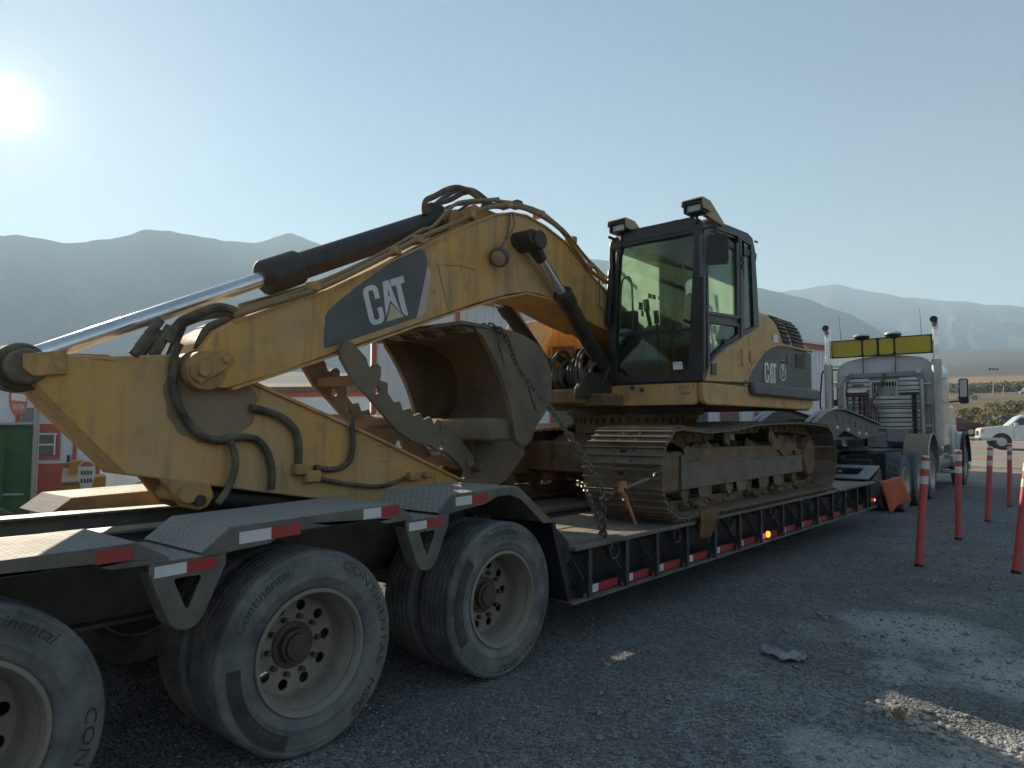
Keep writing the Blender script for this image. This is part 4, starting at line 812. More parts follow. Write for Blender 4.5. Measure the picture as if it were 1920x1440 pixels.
# brown leather scrap hanging from under the track
mb = MB(); rows = []
for i in range(9):
    t = i / 8; a = PX(1312 - 2 * t, 954 + 58 * t, 1.345 + 0.02 * math.sin(t * 3)); b = PX(1348 - 14 * t, 955 + 52 * t, 1.36 + 0.03 * math.sin(t * 4 + 1)); rows.append([a + (b - a) * (j / 4) + Vector((0.02 * math.sin(j * 1.7 + t * 3), 0, 0)) for j in range(5)])
mb.sheet(rows); o = mb.build('leather_scrap', mat('brown_leather', (0.20, 0.095, 0.035), 0.75, dust=(0.08, 0.045, 0.025), damt=0.7, dscale=15), smooth=60); o.modifiers.new('t', 'SOLIDIFY').thickness = 0.01
tag(o, 'brown leather scrap hanging over the deck edge under the track', 'scrap')
# orange flag at the front corner of the deck
mb = MB(); rows = []
q00, q10, q11, q01 = PX(1650, 903, 1.36), PX(1690, 894, 1.50), PX(1706, 940, 1.58), PX(1664, 961, 1.42)
for i in range(13):
    s = i / 12; row = []
    for j in range(13):
        t = j / 12; p = (q00 * (1 - s) + q10 * s) * (1 - t) + (q01 * (1 - s) + q11 * s) * t; row.append(p + Vector((0.03 * math.sin(s * 6 + t), 0.05 * math.sin(s * 7 + 2 * t), 0.012 * math.sin(t * 5 + s * 3))))
    rows.append(row)
mb.sheet(rows); fl = thing('warning_flag', tuple(q00), 'square orange warning flag at the front corner of the trailer deck', 'flag')
o = mb.build('cloth', M['flag'], fl, smooth=70); o.modifiers.new('t', 'SOLIDIFY').thickness = 0.003
MB().tube([PX(1640, 897, 1.30), q00, q10], 0.006, 6).build('wire_staff', M['galv'], fl)
# ================================================================== excavator
XC = -0.13
ex = thing('excavator', (XC, 7.4, 0.715), 'large dusty yellow crawler excavator with boom folded low over the trailer wheels', 'excavator')
GB = 0.765           # height of the grouser tips on the deck planks
# ---- crawler tracks
def track_path():
    ci, ri = (5.66, 1.150), 0.385; cs, rs_ = (9.60, 1.165), 0.40; pts = []
    pts += [(ci[0] + ri * math.cos(R(a)), ci[1] + ri * math.sin(R(a))) for a in np.linspace(270, 95, 24)]
    pts += [(6.2, 1.500), (6.8, 1.525), (7.3, 1.575), (7.9, 1.592), (8.6, 1.600), (9.1, 1.590)]
    pts += [(cs[0] + rs_ * math.cos(R(a)), cs[1] + rs_ * math.sin(R(a))) for a in np.linspace(88, -90, 24)]
    return pts
tp = track_path(); tp = [Vector((0, a, b)) for a, b in tp]; seg = [((tp[(i + 1) % len(tp)]) - tp[i]).length for i in range(len(tp))]; PER = sum(seg)
NS = round(PER / 0.190)
def path_at(s_):
    s_ %= PER
    for i, l in enumerate(seg):
        if s_ <= l: a, b = tp[i], tp[(i + 1) % len(tp)]; return a + (b - a) * (s_ / l)
        s_ -= l
    return tp[0].copy()
SHW = 0.80
sm = MB(); pt = PER / NS
sm.add(*(lambda b: (b.v, b.f))(MB().box(-SHW / 2, SHW / 2, -pt * 0.49, pt * 0.47, -0.006, 0.006)))
for yy in (-0.42, -0.02, 0.37): sm.box(-SHW / 2, SHW / 2, yy * pt - 0.006, yy * pt + 0.008, 0.006, 0.030)
nf_ = len(sm.f); sm.box(-0.035, 0.03, 0.12 * pt, 0.26 * pt, 0.005, 0.0075)
SHM = sm.mesh('track_shoe', (0, 0, 0)); SHM.materials.append(M['trackst']); SHM.materials.append(M['ink'])
for i_, p_ in enumerate(SHM.polygons): p_.material_index = 1 if i_ >= nf_ else 0
bm = bmesh.new(); bm.from_mesh(SHM); bmesh.ops.recalc_face_normals(bm, faces=bm.faces); bm.to_mesh(SHM); bm.free()
LK = MB()
for s in (-1, 1):
    LK.px([(-0.10, -0.10), (0.10, -0.10), (0.115, -0.05), (0.10, -0.008), (-0.10, -0.008), (-0.115, -0.05)], s * 0.085 - 0.02, s * 0.085 + 0.02)
LK.cyl((-0.12, 0.09, -0.055), (0.12, 0.09, -0.055), 0.032, n=10)
for s in (-1, 1):
    for yy in (-0.05, 0.05): LK.cyl((s * 0.085, yy, 0.006), (s * 0.085, yy, 0.022), 0.016, n=6)
LKM = LK.mesh('track_link', (0, 0, 0)); LKM.materials.append(M['mudm'])
for cx_ in (XC + 1.09, XC - 1.09):
    tk = group_part('track', ex, (cx_, 7.6, GB))
    for k in range(NS):
        s_ = k * pt; p = path_at(s_); d = (path_at(s_ + 0.09) - path_at(s_ - 0.09)).normalized()
        nrm = Vector((0, -d.z, d.y)) if True else None
        # path runs bottom-front-top-rear seen from +X: outward is to the left of travel
        ang = math.atan2(d.z, d.y)
        for nm, me in (('track_shoe', SHM), ('track_link', LKM)):
            o = bpy.data.objects.new(nm, me); COL.objects.link(o); o.parent = tk; BASE[o] = Vector((cx_, p.y, p.z)); o.location = BASE[o] - BASE[tk]; o.rotation_euler = (ang, 0, 0)
    sd = 1 if cx_ > XC else -1
    # track frame
    fr = MB(); fr.px([(6.05, 1.02), (6.05, 1.26), (6.35, 1.36), (8.35, 1.34), (8.75, 1.28), (9.25, 1.28), (9.25, 1.02)], cx_ - 0.20, cx_ + 0.20); fr.build('track_frame', M['mudm'], tk, bevel=0.015)
    MB().px([(5.95, 0.98), (5.95, 1.30), (6.2, 1.30), (6.2, 1.24), (9.2, 1.20), (9.2, 1.00), (6.2, 0.98)], *sorted((cx_ + sd * 0.205, cx_ + sd * 0.225))).build('side_plate', M['sideplate'], tk, bevel=0.006)
    for yy in (6.12, 6.62, 7.12, 7.62, 8.12, 8.62, 9.05):
        rl = MB(); rl.lathe([(-0.17, 0.05), (-0.17, 0.088), (-0.10, 0.088), (-0.09, 0.075), (0.09, 0.075), (0.10, 0.088), (0.17, 0.088), (0.17, 0.05)], (cx_, yy, 0.955), (1, 0, 0), 18, False); rl.build('track_roller', M['mudm'], tk)
    for yy in (6.45, 7.35, 7.95, 8.40):
        MB().px([(yy - 0.14, 1.0), (yy + 0.14, 1.0), (yy + 0.10, 0.88), (yy - 0.10, 0.88)], *sorted((cx_ + sd * 0.19, cx_ + sd * 0.205))).build('roller_guard', M['trackst'], tk, bevel=0.004)
    for yy in (6.95, 8.15):
        MB().lathe([(-0.18, 0.0), (-0.18, 0.075), (0.16, 0.075), (0.20, 0.085), (0.215, 0.085), (0.22, 0.06), (0.22, 0.0)], (cx_, yy, 1.46), (sd, 0, 0), 18).build('carrier_roller', M['cyl'], tk)
        MB().lathe([(0.0, 0.078), (0.01, 0.078), (0.012, 0.0)], (cx_ + sd * 0.221, yy, 1.46), (sd, 0, 0), 18).build('roller_cap', M['mudm'], tk)
        MB().box(cx_ - 0.05, cx_ + 0.05, yy - 0.05, yy + 0.05, 1.33, 1.42).build('roller_bracket', M['mudm'], tk)
    MB().lathe([(-0.11, 0.0), (-0.11, 0.30), (-0.06, 0.33), (0.06, 0.33), (0.11, 0.30), (0.11, 0.0)], (cx_, 5.66, 1.150), (1, 0, 0), 32).build('idler', M['mudm'], tk)
    MB().box(*sorted((cx_ + sd * 0.115, cx_ + sd * 0.20)), 5.52, 6.06, 0.95, 1.33).build('idler_guard', M['mudm'], tk, bevel=0.04)
    teeth = [((0.345 if k % 2 else 0.295) * math.cos(2 * math.pi * k / 46), (0.345 if k % 2 else 0.295) * math.sin(2 * math.pi * k / 46)) for k in range(46)]
    MB().prism(teeth, -0.04, 0.04, lambda a, b, t: (cx_ + t, 9.60 + a, 1.165 + b)).build('sprocket', M['trackst'], tk)
    MB().lathe([(0.05, 0.26), (0.16, 0.26), (0.18, 0.25), (0.20, 0.0)], (cx_, 9.60, 1.165), (sd, 0, 0), 36).build('final_drive', M['mudm'], tk)
    bt = MB()
    for q in range(24):
        a = 2 * math.pi * q / 24; bt.cyl((cx_ + sd * 0.165, 9.60 + 0.232 * math.cos(a), 1.165 + 0.232 * math.sin(a)), (cx_ + sd * 0.20, 9.60 + 0.232 * math.cos(a), 1.165 + 0.232 * math.sin(a)), 0.016, n=6)
    tag(bt.build('bolt_ring', M['mudm'], tk), kind='stuff')
    # caked mud on the frame
    mu = MB(); rows = []
    for i in range(70):
        yy = 6.05 + i / 69 * 3.0; row = []
        for j in range(14):
            xx = cx_ + (j / 13 - 0.5) * 0.46; nz = noise.fractal(Vector((xx * 6, yy * 4, 5 + cx_)), 0.8, 2.2, 5)
            env = 0.075 + 0.06 * math.sin(yy * 2.2 + cx_) + (0.06 if yy > 8.3 else 0)
            row.append((xx, yy, 1.29 + max(0.0, env + 0.09 * nz) * (1 - abs(j / 13 - 0.5) * 1.3) + 0.05 * nz - (0.10 if j in (0, 13) else 0)))
        rows.append(row)
    mu.sheet(rows); tag(mu.build('mud', M['mudm'], tk, smooth=30), kind='stuff')
    for yy in (6.3, 7.0, 7.7, 8.6):
        mu = MB()
        for q in range(7): lump(mu, (cx_ + sd * random.uniform(0.12, 0.3), yy + random.uniform(-0.3, 0.3), 0.83), random.uniform(0.025, 0.06), q + yy, 0.6, 1)
        tag(mu.build('mud_clod', M['mudm'], tk, smooth=30), kind='stuff')
# timber-backed rubber mats between track and deck
for cx_ in (XC + 1.09, XC - 1.09):
    o = MB().box(cx_ - 0.36, cx_ + 0.33, 5.55, 9.75, DZ + 0.002, GB - 0.028).build('rubber_mat', mat('black_rubber_mat', (0.03, 0.028, 0.025), 0.8, dust=DUST, damt=0.5, dscale=6))
    tag(o, 'black rubber mat under the near crawler track' if cx_ > 0 else 'black rubber mat under the far crawler track', 'mat')
# ---- car body and slewing ring
RY = 7.32
cbm = MB(); cbm.px([(6.45, 1.05), (6.45, 1.38), (6.75, 1.50), (7.9, 1.50), (8.2, 1.38), (8.2, 1.05)], XC - 0.62, XC + 0.62); cbm.build('car_body', M['mudm'], ex, bevel=0.02)
for s in (-1, 1):
    for y0 in (6.35, 7.85): MB().box(*sorted((XC + s * 0.55, XC + s * 0.95)), y0, y0 + 0.45, 1.06, 1.40).build('car_body_leg', M['mudm'], ex, bevel=0.03)
MB().cyl((XC, RY, 1.49), (XC, RY, 1.60), 0.70, n=48).build('ring_base', M['mudm'], ex)
MB().cyl((XC, RY, 1.60), (XC, RY, 1.655), 0.68, n=48).build('slew_ring', M['trackst'], ex)
MB().cyl((XC, RY, 1.655), (XC, RY, 1.70), 0.745, n=56).build('ring_race', M['mudm'], ex)
for k in range(48):
    a = 2 * math.pi * k / 48; c = Vector((XC + 0.70 * math.cos(a), RY + 0.70 * math.sin(a), 1.628)); MB().bar(c - Vector((0, 0, 0.028)), c + Vector((0, 0, 0.028)), 0.05, 0.05, roll=(math.cos(a), math.sin(a), 0)).build('ring_bolt', M['mudm'], ex)
MB().cyl((XC, RY, 1.70), (XC, RY, 1.775), 0.80, n=56).build('turntable', M['cyl'], ex)
# ---- upper frame
XN = 1.20; XF = -1.46
MB().box(-0.60, 0.30, 6.0, 9.6, 1.775, 1.90).build('main_frame', M['mudm'], ex, bevel=0.015)
MB().box(-1.40, 1.14, 6.75, 9.65, 1.775, 1.86).build('under_tray', M['cyl'], ex, bevel=0.01)
MB().box(-0.52, 0.10, 5.85, 6.2, 1.79, 1.95).build('frame_nose', M['mudm'], ex, bevel=0.03)
for s, xx in ((1, 0.13), (-1, -0.43)):
    MB().px([(6.2, 1.9), (6.2, 2.0), (6.55, 2.45), (6.95, 2.48), (7.3, 1.9)], xx - 0.03, xx + 0.03).build('boom_bracket', M['cyl'], ex, bevel=0.01)
    MB().px([(5.78, 1.95), (5.95, 2.12), (6.2, 2.12), (6.25, 1.9), (5.78, 1.85)], xx - 0.03, xx + 0.03).build('cylinder_bracket', M['cyl'], ex, bevel=0.01)
# lower skirt under cab and house
sk = MB(); sk.px([(6.385, 1.995), (9.60, 1.995), (9.62, 1.86), (9.56, 1.80), (9.4, 1.78), (6.5, 1.775), (6.41, 1.80), (6.385, 1.86)], XN - 0.06, XN); sk.build('side_skirt', M['yellow'], ex, bevel=0.015)
sk = MB(); sk.py([(0.13, 1.995), (1.135, 1.995), (1.135, 1.80), (1.10, 1.775), (0.26, 1.775), (0.18, 1.80), (0.14, 1.87)], 6.385, 6.44); sk.build('front_skirt', M['yellow'], ex, bevel=0.012)
sk = MB()
for tx, px0, py0, k in (('D17-7', 1270, 731, 11.5), ('4080', 1276, 740, 8.5)):
    text_on(sk, tx, lambda u_, v_: PY(px0 + u_, py0 - v_, 6.3845), k, 0.3)
sk.build('marker_writing', M['ink'], ex, smooth=0)
for px_, py_ in ((1186, 727), (1204, 731)):
    c = PY(px_, py_, 6.38); MB().lathe([(0, 0.022), (0.012, 0.022), (0.016, 0.0)], c, (0, -1, 0), 12).build('tow_plug', M['cyl'], ex)
MB().px([(7.50, 2.05), (9.68, 2.045), (9.70, 1.97), (9.66, 1.90), (7.52, 1.905), (7.48, 1.97)], XN, XN + 0.075).build('side_bumper', M['graypanel'], ex, bevel=0.03, seg=3)
# ---- engine house, left side
arcp = [(1.2, 2.00), (1.2, 2.48), (1.192, 2.60), (1.172, 2.72), (1.13, 2.83), (1.05, 2.92), (0.90, 2.975), (0.60, 3.00)]
def hood_at(t):   # t from 0 (side) to 1 (top) along the curved shoulder
    pts = arcp[1:]; f = t * (len(pts) - 1); i = min(int(f), len(pts) - 2); a, b = pts[i], pts[i + 1]; k = f - i; return (a[0] + (b[0] - a[0]) * k, a[1] + (b[1] - a[1]) * k)
def house_ring(y, k):
    # cross-section pulled in towards the tail
    return [(x * k + (-0.13) * (1 - k), y, 2.0 + (z - 2.0) * (0.35 + 0.65 * k)) for x, z in arcp] + [(XC * 2 - (x * k + (-0.13) * (1 - k)), y, 2.0 + (z - 2.0) * (0.35 + 0.65 * k)) for x, z in reversed(arcp)]
hm = MB(); rows = [house_ring(7.80, 1.0), house_ring(8.6, 1.0), house_ring(9.15, 0.997), house_ring(9.40, 0.985), house_ring(9.55, 0.955), house_ring(9.62, 0.90)]
hm.sheet(rows); n_ = len(rows[0]); hm.f.append(tuple(range(n_ - 1, -1, -1))); hm.f.append(tuple(range((len(rows) - 1) * n_, len(rows) * n_)))
hm.build('engine_hood', M['yellow'], ex, smooth=30)
# body side between cab and hood with the fuel filler
MB().px([(7.42, 2.0), (7.42, 2.46), (7.50, 2.56), (7.70, 2.64), (7.80, 2.70), (7.80, 2.0)], 0.2, XN - 0.004).build('side_body', M['yellow'], ex, bevel=0.01)
MB().lathe([(0, 0.075), (0.012, 0.075), (0.016, 0.06), (0.018, 0.0)], (XN - 0.004, 7.60, 2.33), (1, 0, 0), 24).build('fuel_cap', M['yellow2'], ex)
# dark side panel with swept top edge
sp_ = YZ(XN + 0.006, (1397, 719), (1401, 706), (1408, 694), (1421, 675), (1430, 662), (1443, 654), (1459, 650), (1471, 651), (1521, 663), (1522, 731))
MB().px([p for p in sp_], XN - 0.01, XN + 0.006).build('side_panel', M['graypanel'], ex, bevel=0.004)
yy = [p for p in YZ(XN + 0.008, (1432, 662), (1432, 722))]; MB().px([(yy[0][0], yy[0][1]), (yy[0][0] + 0.012, yy[0][1]), (yy[1][0] + 0.012, yy[1][1]), (yy[1][0], yy[1][1])], XN + 0.0065, XN + 0.008).build('panel_seam', M['ink'], ex, smooth=0)
mb = MB(); mb.tube([(XN + 0.004, *p) for p in YZ(XN, (1397, 716), (1408, 691), (1430, 660), (1443, 651), (1459, 647), (1471, 648), (1521, 659))], 0.018, 8); mb.build('swage_rib', M['yellow'], ex)
# shoulder louvres that follow the curve of the hood
def louvre(y0, y1, t0, t1, n, slant):
    base = MB(); rows = []
    for i in range(9):
        t = t0 + (t1 - t0) * i / 8; x, z = hood_at(t); off = slant * (i / 8); nx, nz = (0.006, 0.006); rows.append([(x + nx, y0 - off, z + nz), (x + nx, y1 - off * 0.8, z + nz)])
    base.sheet(rows); g_ = base.build('louvre_panel', M['ink'], ex, smooth=60)
    for k in range(n):
        t = t0 + (t1 - t0) * (k + 0.5) / n; x, z = hood_at(t); off = slant * (t - t0) / (t1 - t0)
        MB().bar((x + 0.014, y0 - off - 0.005, z + 0.012), (x + 0.014, y1 - off * 0.8 + 0.005, z + 0.012), 0.008, 0.026, roll=(0.7, 0, 0.7)).build('louvre_slat', M['graypanel'], g_)
louvre(8.60, 8.84, 0.05, 0.66, 8, 0.14); louvre(8.96, 9.34, 0.03, 0.64, 9, 0.18)
lo = YZ(XN + 0.008, (1491, 663), (1509, 664), (1509, 691), (1492, 689)); g_ = MB().px(lo, XN + 0.0062, XN + 0.010).build('side_louvre', M['ink'], ex, smooth=0)
for k in range(5):
    z = lo[3][1] + (lo[0][1] - lo[3][1]) * (k + 0.5) / 5; MB().box(XN + 0.010, XN + 0.02, lo[0][0], lo[1][0], z - 0.006, z + 0.006).build('louvre_slat', M['graypanel'], g_)
la = YZ(XN + 0.01, (1475, 664), (1485, 665), (1486, 683), (1476, 682)); MB().px(la, XN + 0.0062, XN + 0.014).build('panel_latch', M['blackp'], ex, bevel=0.003)
for a, b, c_, d_ in ((1450, 626, 1459, 644),):
    q = YZ(XN, (a, b), (c_, b + 2), (c_, d_), (a, d_ - 3)); MB().px(q, XN - 0.002, XN + 0.002).build('white_label', M['label'], ex, smooth=0)
# CAT lettering
LC = [(0, .15), (.06, .04), (.16, 0), (.34, 0), (.44, .05), (.48, .15), (.48, .40), (.33, .40), (.33, .16), (.29, .12), (.2, .12), (.16, .16), (.16, .84), (.2, .88), (.29, .88), (.33, .84), (.33, .63), (.48, .63), (.48, .85), (.43, .95), (.34, 1), (.16, 1), (.05, .96), (0, .85)]
LA = [[(.53, .13), (.67, 1), (.86, 1), (1.00, .13), (.77, .49)], [(.735, .60), (.765, .82), (.80, .60)]]
LT = [(.90, 1), (1.33, 1), (1.33, .82), (1.2, .82), (1.2, .0), (1.13, .0), (1.04, .13), (1.04, .82), (.90, .82)]
LTRI = [(.51, 0), (.77, .41), (1.07, 0)]
def cat_logo(fn, parent):
    for nm, l, m in (('letter', LC, 'decalw'), ('letter', LA, 'decalw'), ('letter', LT, 'decalw'), ('triangle', LTRI, 'decaly')):
        MB().prism(l, 0.0, 0.0015, fn).build(nm, M[m], parent, smooth=0)
def pxmap(O, U, V, X, w=1.2, n=1.0):
    return lambda a, b, t: tuple(PX(O[0] + U[0] * a / w + V[0] * b, O[1] + U[1] * a / w + V[1] * b, X) + Vector((t, 0, 0)))
cl = group_part('side_logo', ex, (XN, 8.4, 2.2)); cat_logo(pxmap((1434, 717), (20, 2.5), (-1, -38), XN + 0.0075), cl)
em = group_part('emblem', ex, (XN, 8.8, 2.3)); ec = PX(1468, 695, XN + 0.0075)
def ef(a, b, t): return (XN + 0.0075 + t, ec.y + a, ec.z + b)
MB().prism([circ((0, -0.02), 0.105, 30), circ((0, -0.02), 0.088, 30)], 0, 0.0015, ef).build('ring', M['decalw'], em, smooth=0)
for l in ([(-.05, -.06), (-.01, -.08), (.0, .05), (-.03, .06)], [(.01, -.07), (.05, -.02), (.03, .02), (.02, .07), (-.0, .06)], [(-.07, -.05), (.07, -.01), (.07, .01), (-.07, -.03)], [(-.05, .09), (0, .13), (.05, .09), (.03, .11), (-.03, .11)]): MB().prism(l, 0.0016, 0.003, ef).build('motif', M['decalw'], em, smooth=0)
# counterweight
pl = [(XN - 0.02, 9.40)] + [(XC + 1.31 * math.cos(R(a)) * (1.0 if abs(math.cos(R(a))) < 0.8 else 1.0), 9.42 + 0.62 * math.sin(R(a)) ** 0.8) for a in np.linspace(4, 176, 22)] + [(2 * XC - XN + 0.02, 9.40)]
MB().pz(pl, 1.80, 2.62).build('counterweight', M['yellow'], ex, bevel=0.06, seg=3)
# right-hand side: tool box, tank, steps
MB().px([(6.35, 2.0), (6.35, 2.50), (6.55, 2.84), (6.75, 2.86), (7.6, 2.50), (7.6, 2.0)], XF, -0.70).build('tool_box', M['yellow'], ex, bevel=0.02)
MB().box(XF, -0.70, 7.6, 9.4, 2.0, 2.75).build('tank_box', M['yellow'], ex, bevel=0.03)
sb = YZ(-0.698, (1030, 652), (1080, 648), (1086, 655), (1084, 668), (1030, 672)); MB().px(sb, -0.70, -0.66).build('hand_step', M['yellow2'], ex, bevel=0.01)
for k in range(6):
    q = YZ(-0.66, (1036 + k * 7, 651), (1040 + k * 7, 651)); MB().box(-0.69, -0.63, q[0][0], q[1][0], q[0][1], q[0][1] + 0.02).build('step_tooth', M['yellow2'], ex)
MB().box(XF, -0.62, 6.35, 9.4, 1.78, 2.0).build('right_skirt', M['yellow'], ex, bevel=0.015)
# ---- cab
CZ0, CZ1, CY0, CY1, CXL = 2.0, 3.60, 6.385, 7.86, 0.14
def xpl(loops, x0, x1, nm, m, par=ex, bv=0.0): return MB().px(loops, x0, x1).build(nm, M[m], par, bevel=bv)
# near side wall with door and windows
side_out = YZ(XN, (1321, 714), (1325, 690), (1322, 600), (1321, 470), (1321, 418), (1327, 410), (1345, 414), (1402, 437), (1411, 447), (1416, 470), (1424, 612), (1408, 621), (1392, 631), (1375, 640), (1358, 652), (1342, 668), (1331, 686))
win1 = YZ(XN, (1328, 443), (1333, 432), (1384, 449), (1386, 592), (1328, 583))
win2 = YZ(XN, (1395, 452), (1408, 460), (1414, 612), (1396, 620))
win3 = YZ(XN, (1331, 605), (1384, 612), (1384, 627), (1357, 646), (1340, 662), (1331, 671))
cabp = group_part('cab', ex, (0.67, 6.4, 2.0))
xpl([side_out, win1, win2, win3], XN - 0.05, XN, 'door_wall', 'blackp', cabp, 0.004)
xpl(YZ(XN, (1321, 714), (1331, 688), (1342, 669), (1358, 653), (1375, 641), (1392, 632), (1424, 613), (1428, 620), (1432, 660), (1421, 677), (1408, 696), (1398, 717)), XN - 0.045, XN - 0.001, 'lower_door', 'yellow', cabp, 0.006)
for w_ in (win1, win2, win3): xpl(w_, XN - 0.03, XN - 0.024, 'pane', 'cabglass', cabp)
xpl([YZ(XN, (1322, 421), (1330, 420), (1389, 440), (1391, 634), (1360, 652), (1340, 670), (1326, 690)), YZ(XN, (1325, 428), (1331, 426), (1386, 445), (1388, 632), (1359, 648), (1338, 666), (1329, 680))], XN, XN + 0.012, 'door_seal', 'graypanel', cabp)
xpl(YZ(XN, (1380, 449), (1386, 450), (1388, 592), (1382, 591)), XN - 0.022, XN + 0.006, 'sliding_window_bar', 'blackp', cabp)
xpl(YZ(XN, (1322, 583), (1389, 593), (1389, 599), (1322, 589)), XN - 0.01, XN + 0.016, 'window_sill', 'graypanel', cabp, 0.003)
# far wall, rear wall, roof, pillars
far = [(CY0, CZ0), (CY0, CZ1 - 0.06), (CY0 + 0.1, CZ1), (CY1 - 0.1, CZ1 - 0.02), (CY1, CZ1 - 0.12), (CY1, CZ0)]
xpl([far, [(CY0 + 0.07, 2.35), (CY0 + 0.07, CZ1 - 0.12), (CY0 + 1.06, CZ1 - 0.14), (CY0 + 1.06, 2.35)]], CXL, CXL + 0.04, 'far_wall', 'blackp', cabp, 0.004)
xpl([(CY0 + 0.07, 2.35), (CY0 + 0.07, CZ1 - 0.12), (CY0 + 1.06, CZ1 - 0.14), (CY0 + 1.06, 2.35)], CXL + 0.015, CXL + 0.02, 'pane', 'cabglass', cabp)
def ypl(loops, y0, y1, nm, m, par=cabp, bv=0.0): return MB().py(loops, y0, y1).build(nm, M[m], par, bevel=bv)
ypl([[(CXL, CZ0), (CXL, CZ1 - 0.1), (XN - 0.05, CZ1 - 0.1), (XN - 0.05, CZ0)], rrect(CXL + 0.15, XN - 0.2, 2.62, 3.36, 0.08)], CY1 - 0.05, CY1, 'rear_wall', 'blackp')
ypl(rrect(CXL + 0.15, XN - 0.2, 2.62, 3.36, 0.08), CY1 - 0.03, CY1 - 0.025, 'rear_pane', 'cabglass')
# front frame traced on the front plane
fo = XZ(CY0, (1146, 719), (1150, 600), (1158, 470), (1162, 441), (1172, 434), (1300, 407), (1312, 411), (1320, 420), (1319, 714))
fw_ = XZ(CY0, (1158, 700), (1156, 640), (1158, 560), (1163, 480), (1168, 462), (1176, 455), (1290, 434), (1298, 436), (1303, 446), (1296, 600), (1292, 690), (1286, 699), (1278, 702), (1170, 706))
ypl([fo, fw_], CY0 - 0.02, CY0 + 0.05, 'front_frame', 'blackp', cabp, 0.006)
ypl(fw_[2:11] + XZ(CY0, (1294, 616), (1156, 626)), CY0 + 0.012, CY0 + 0.018, 'windscreen', 'cabglass')
ypl(fw_[:2] + XZ(CY0, (1156, 630), (1294, 620)) + fw_[11:], CY0 + 0.012, CY0 + 0.018, 'lower_windscreen', 'cabglass')
ypl(XZ(CY0, (1155, 625), (1295, 615), (1295, 620), (1155, 631)), CY0 + 0.004, CY0 + 0.03, 'windscreen_divider', 'blackp')
rt = [(CXL + 0.02, CZ1 - 0.14), (CXL, CZ1 - 0.06), (CXL + 0.05, CZ1 - 0.01), (CXL + 0.2, CZ1 + 0.03), (XN - 0.25, CZ1 + 0.05), (XN - 0.08, CZ1 + 0.02), (XN - 0.005, CZ1 - 0.05), (XN - 0.02, CZ1 - 0.14)]
MB().prism(rt, 0, 1.0, lambda a, b, t: (a, CY0 - 0.015 + t * (CY1 - CY0 + 0.01), b + 0.03 * math.sin(t * 3.1) - 0.02 * t)).build('roof', M['blackp'], cabp, bevel=0.02)
MB().box(CXL + 0.3, XN - 0.3, 6.6, 7.3, CZ1 + 0.02, CZ1 + 0.075).build('roof_hatch', mat('dark_red_hatch', (0.09, 0.04, 0.045), 0.5), cabp, bevel=0.03)
MB().box(CXL + 0.04, XN - 0.05, CY0 + 0.05, CY1 - 0.05, CZ0, CZ0 + 0.03).build('floor', M['inter'], cabp)
# cab interior
st = MB(); st.box(0.42, 0.92, 7.0, 7.5, 2.42, 2.54); st.px([(7.40, 2.5), (7.52, 2.5), (7.66, 3.12), (7.56, 3.14)], 0.44, 0.90); st.px([(7.56, 3.16), (7.64, 3.15), (7.68, 3.36), (7.60, 3.38)], 0.54, 0.80); st.build('seat', M['inter'], cabp, bevel=0.04, seg=3)
MB().box(0.50, 0.84, 7.05, 7.4, 2.03, 2.42).build('seat_base', M['plastic'], cabp)
for xx in (0.34, 1.0):
    MB().px([(6.85, 2.3), (6.85, 2.62), (6.95, 2.70), (7.5, 2.66), (7.5, 2.3)], xx - 0.08, xx + 0.08).build('console', M['inter'], cabp, bevel=0.03)
    j = MB(); j.tube([(xx, 6.9, 2.68), (xx, 6.86, 2.78), (xx - 0.01, 6.84, 2.86)], 0.022, 8); j.cyl((xx - 0.01, 6.85, 2.84), (xx - 0.01, 6.82, 2.97), 0.034, n=10); j.build('joystick', M['plastic'], cabp)
for xx in (0.55, 0.72):
    j = MB(); j.tube([(xx, 6.75, 2.05), (xx, 6.70, 2.40), (xx, 6.66, 2.70)], 0.014, 8); j.cyl((xx, 6.67, 2.66), (xx, 6.65, 2.80), 0.028, n=10); j.build('travel_lever', M['plastic'], cabp)
MB().box(0.22, 0.40, 6.48, 6.56, 2.42, 2.80).build('monitor', M['plastic'], cabp, bevel=0.02)
MB().tube(smooth_path([(0.22, 6.46, 2.45), (0.24, 6.46, 3.05), (0.30, 6.46, 3.16), (0.37, 6.46, 3.08), (0.38, 6.46, 2.6)]), 0.011, 8).build('grab_rail', M['inter'], cabp)
for px_, py_, a, b, m in ((1219, 555, 7, 5, 'warn'), (1227, 557, 7, 5, 'warn'), (1236, 559, 4, 4, 'label'), (1202, 574, 8, 8, 'inter'), (1205, 588, 5, 6, 'warn')):
    c = PX(px_, py_, CXL + 0.045); MB().box(CXL + 0.041, CXL + 0.043, c.y - a * 0.006, c.y + a * 0.006, c.z - b * 0.0055, c.z + b * 0.0055).build('warning_label', M[m], cabp, smooth=0)
# windscreen sticker with the hand-written lot number
q = XZ(CY0 - 0.001, (1261, 679), (1278, 678), (1280, 692), (1262, 693)); ls = ypl(q, CY0 + 0.006, CY0 + 0.0095, 'lot_sticker', 'label', cabp)
mb = MB(); text_on(mb, 'D17-7', lambda u_, v_: PY(1263 + u_, 684.5 - v_, CY0 + 0.0055), 5.6); mb.build('sticker_writing', M['ink'], cabp, smooth=0)
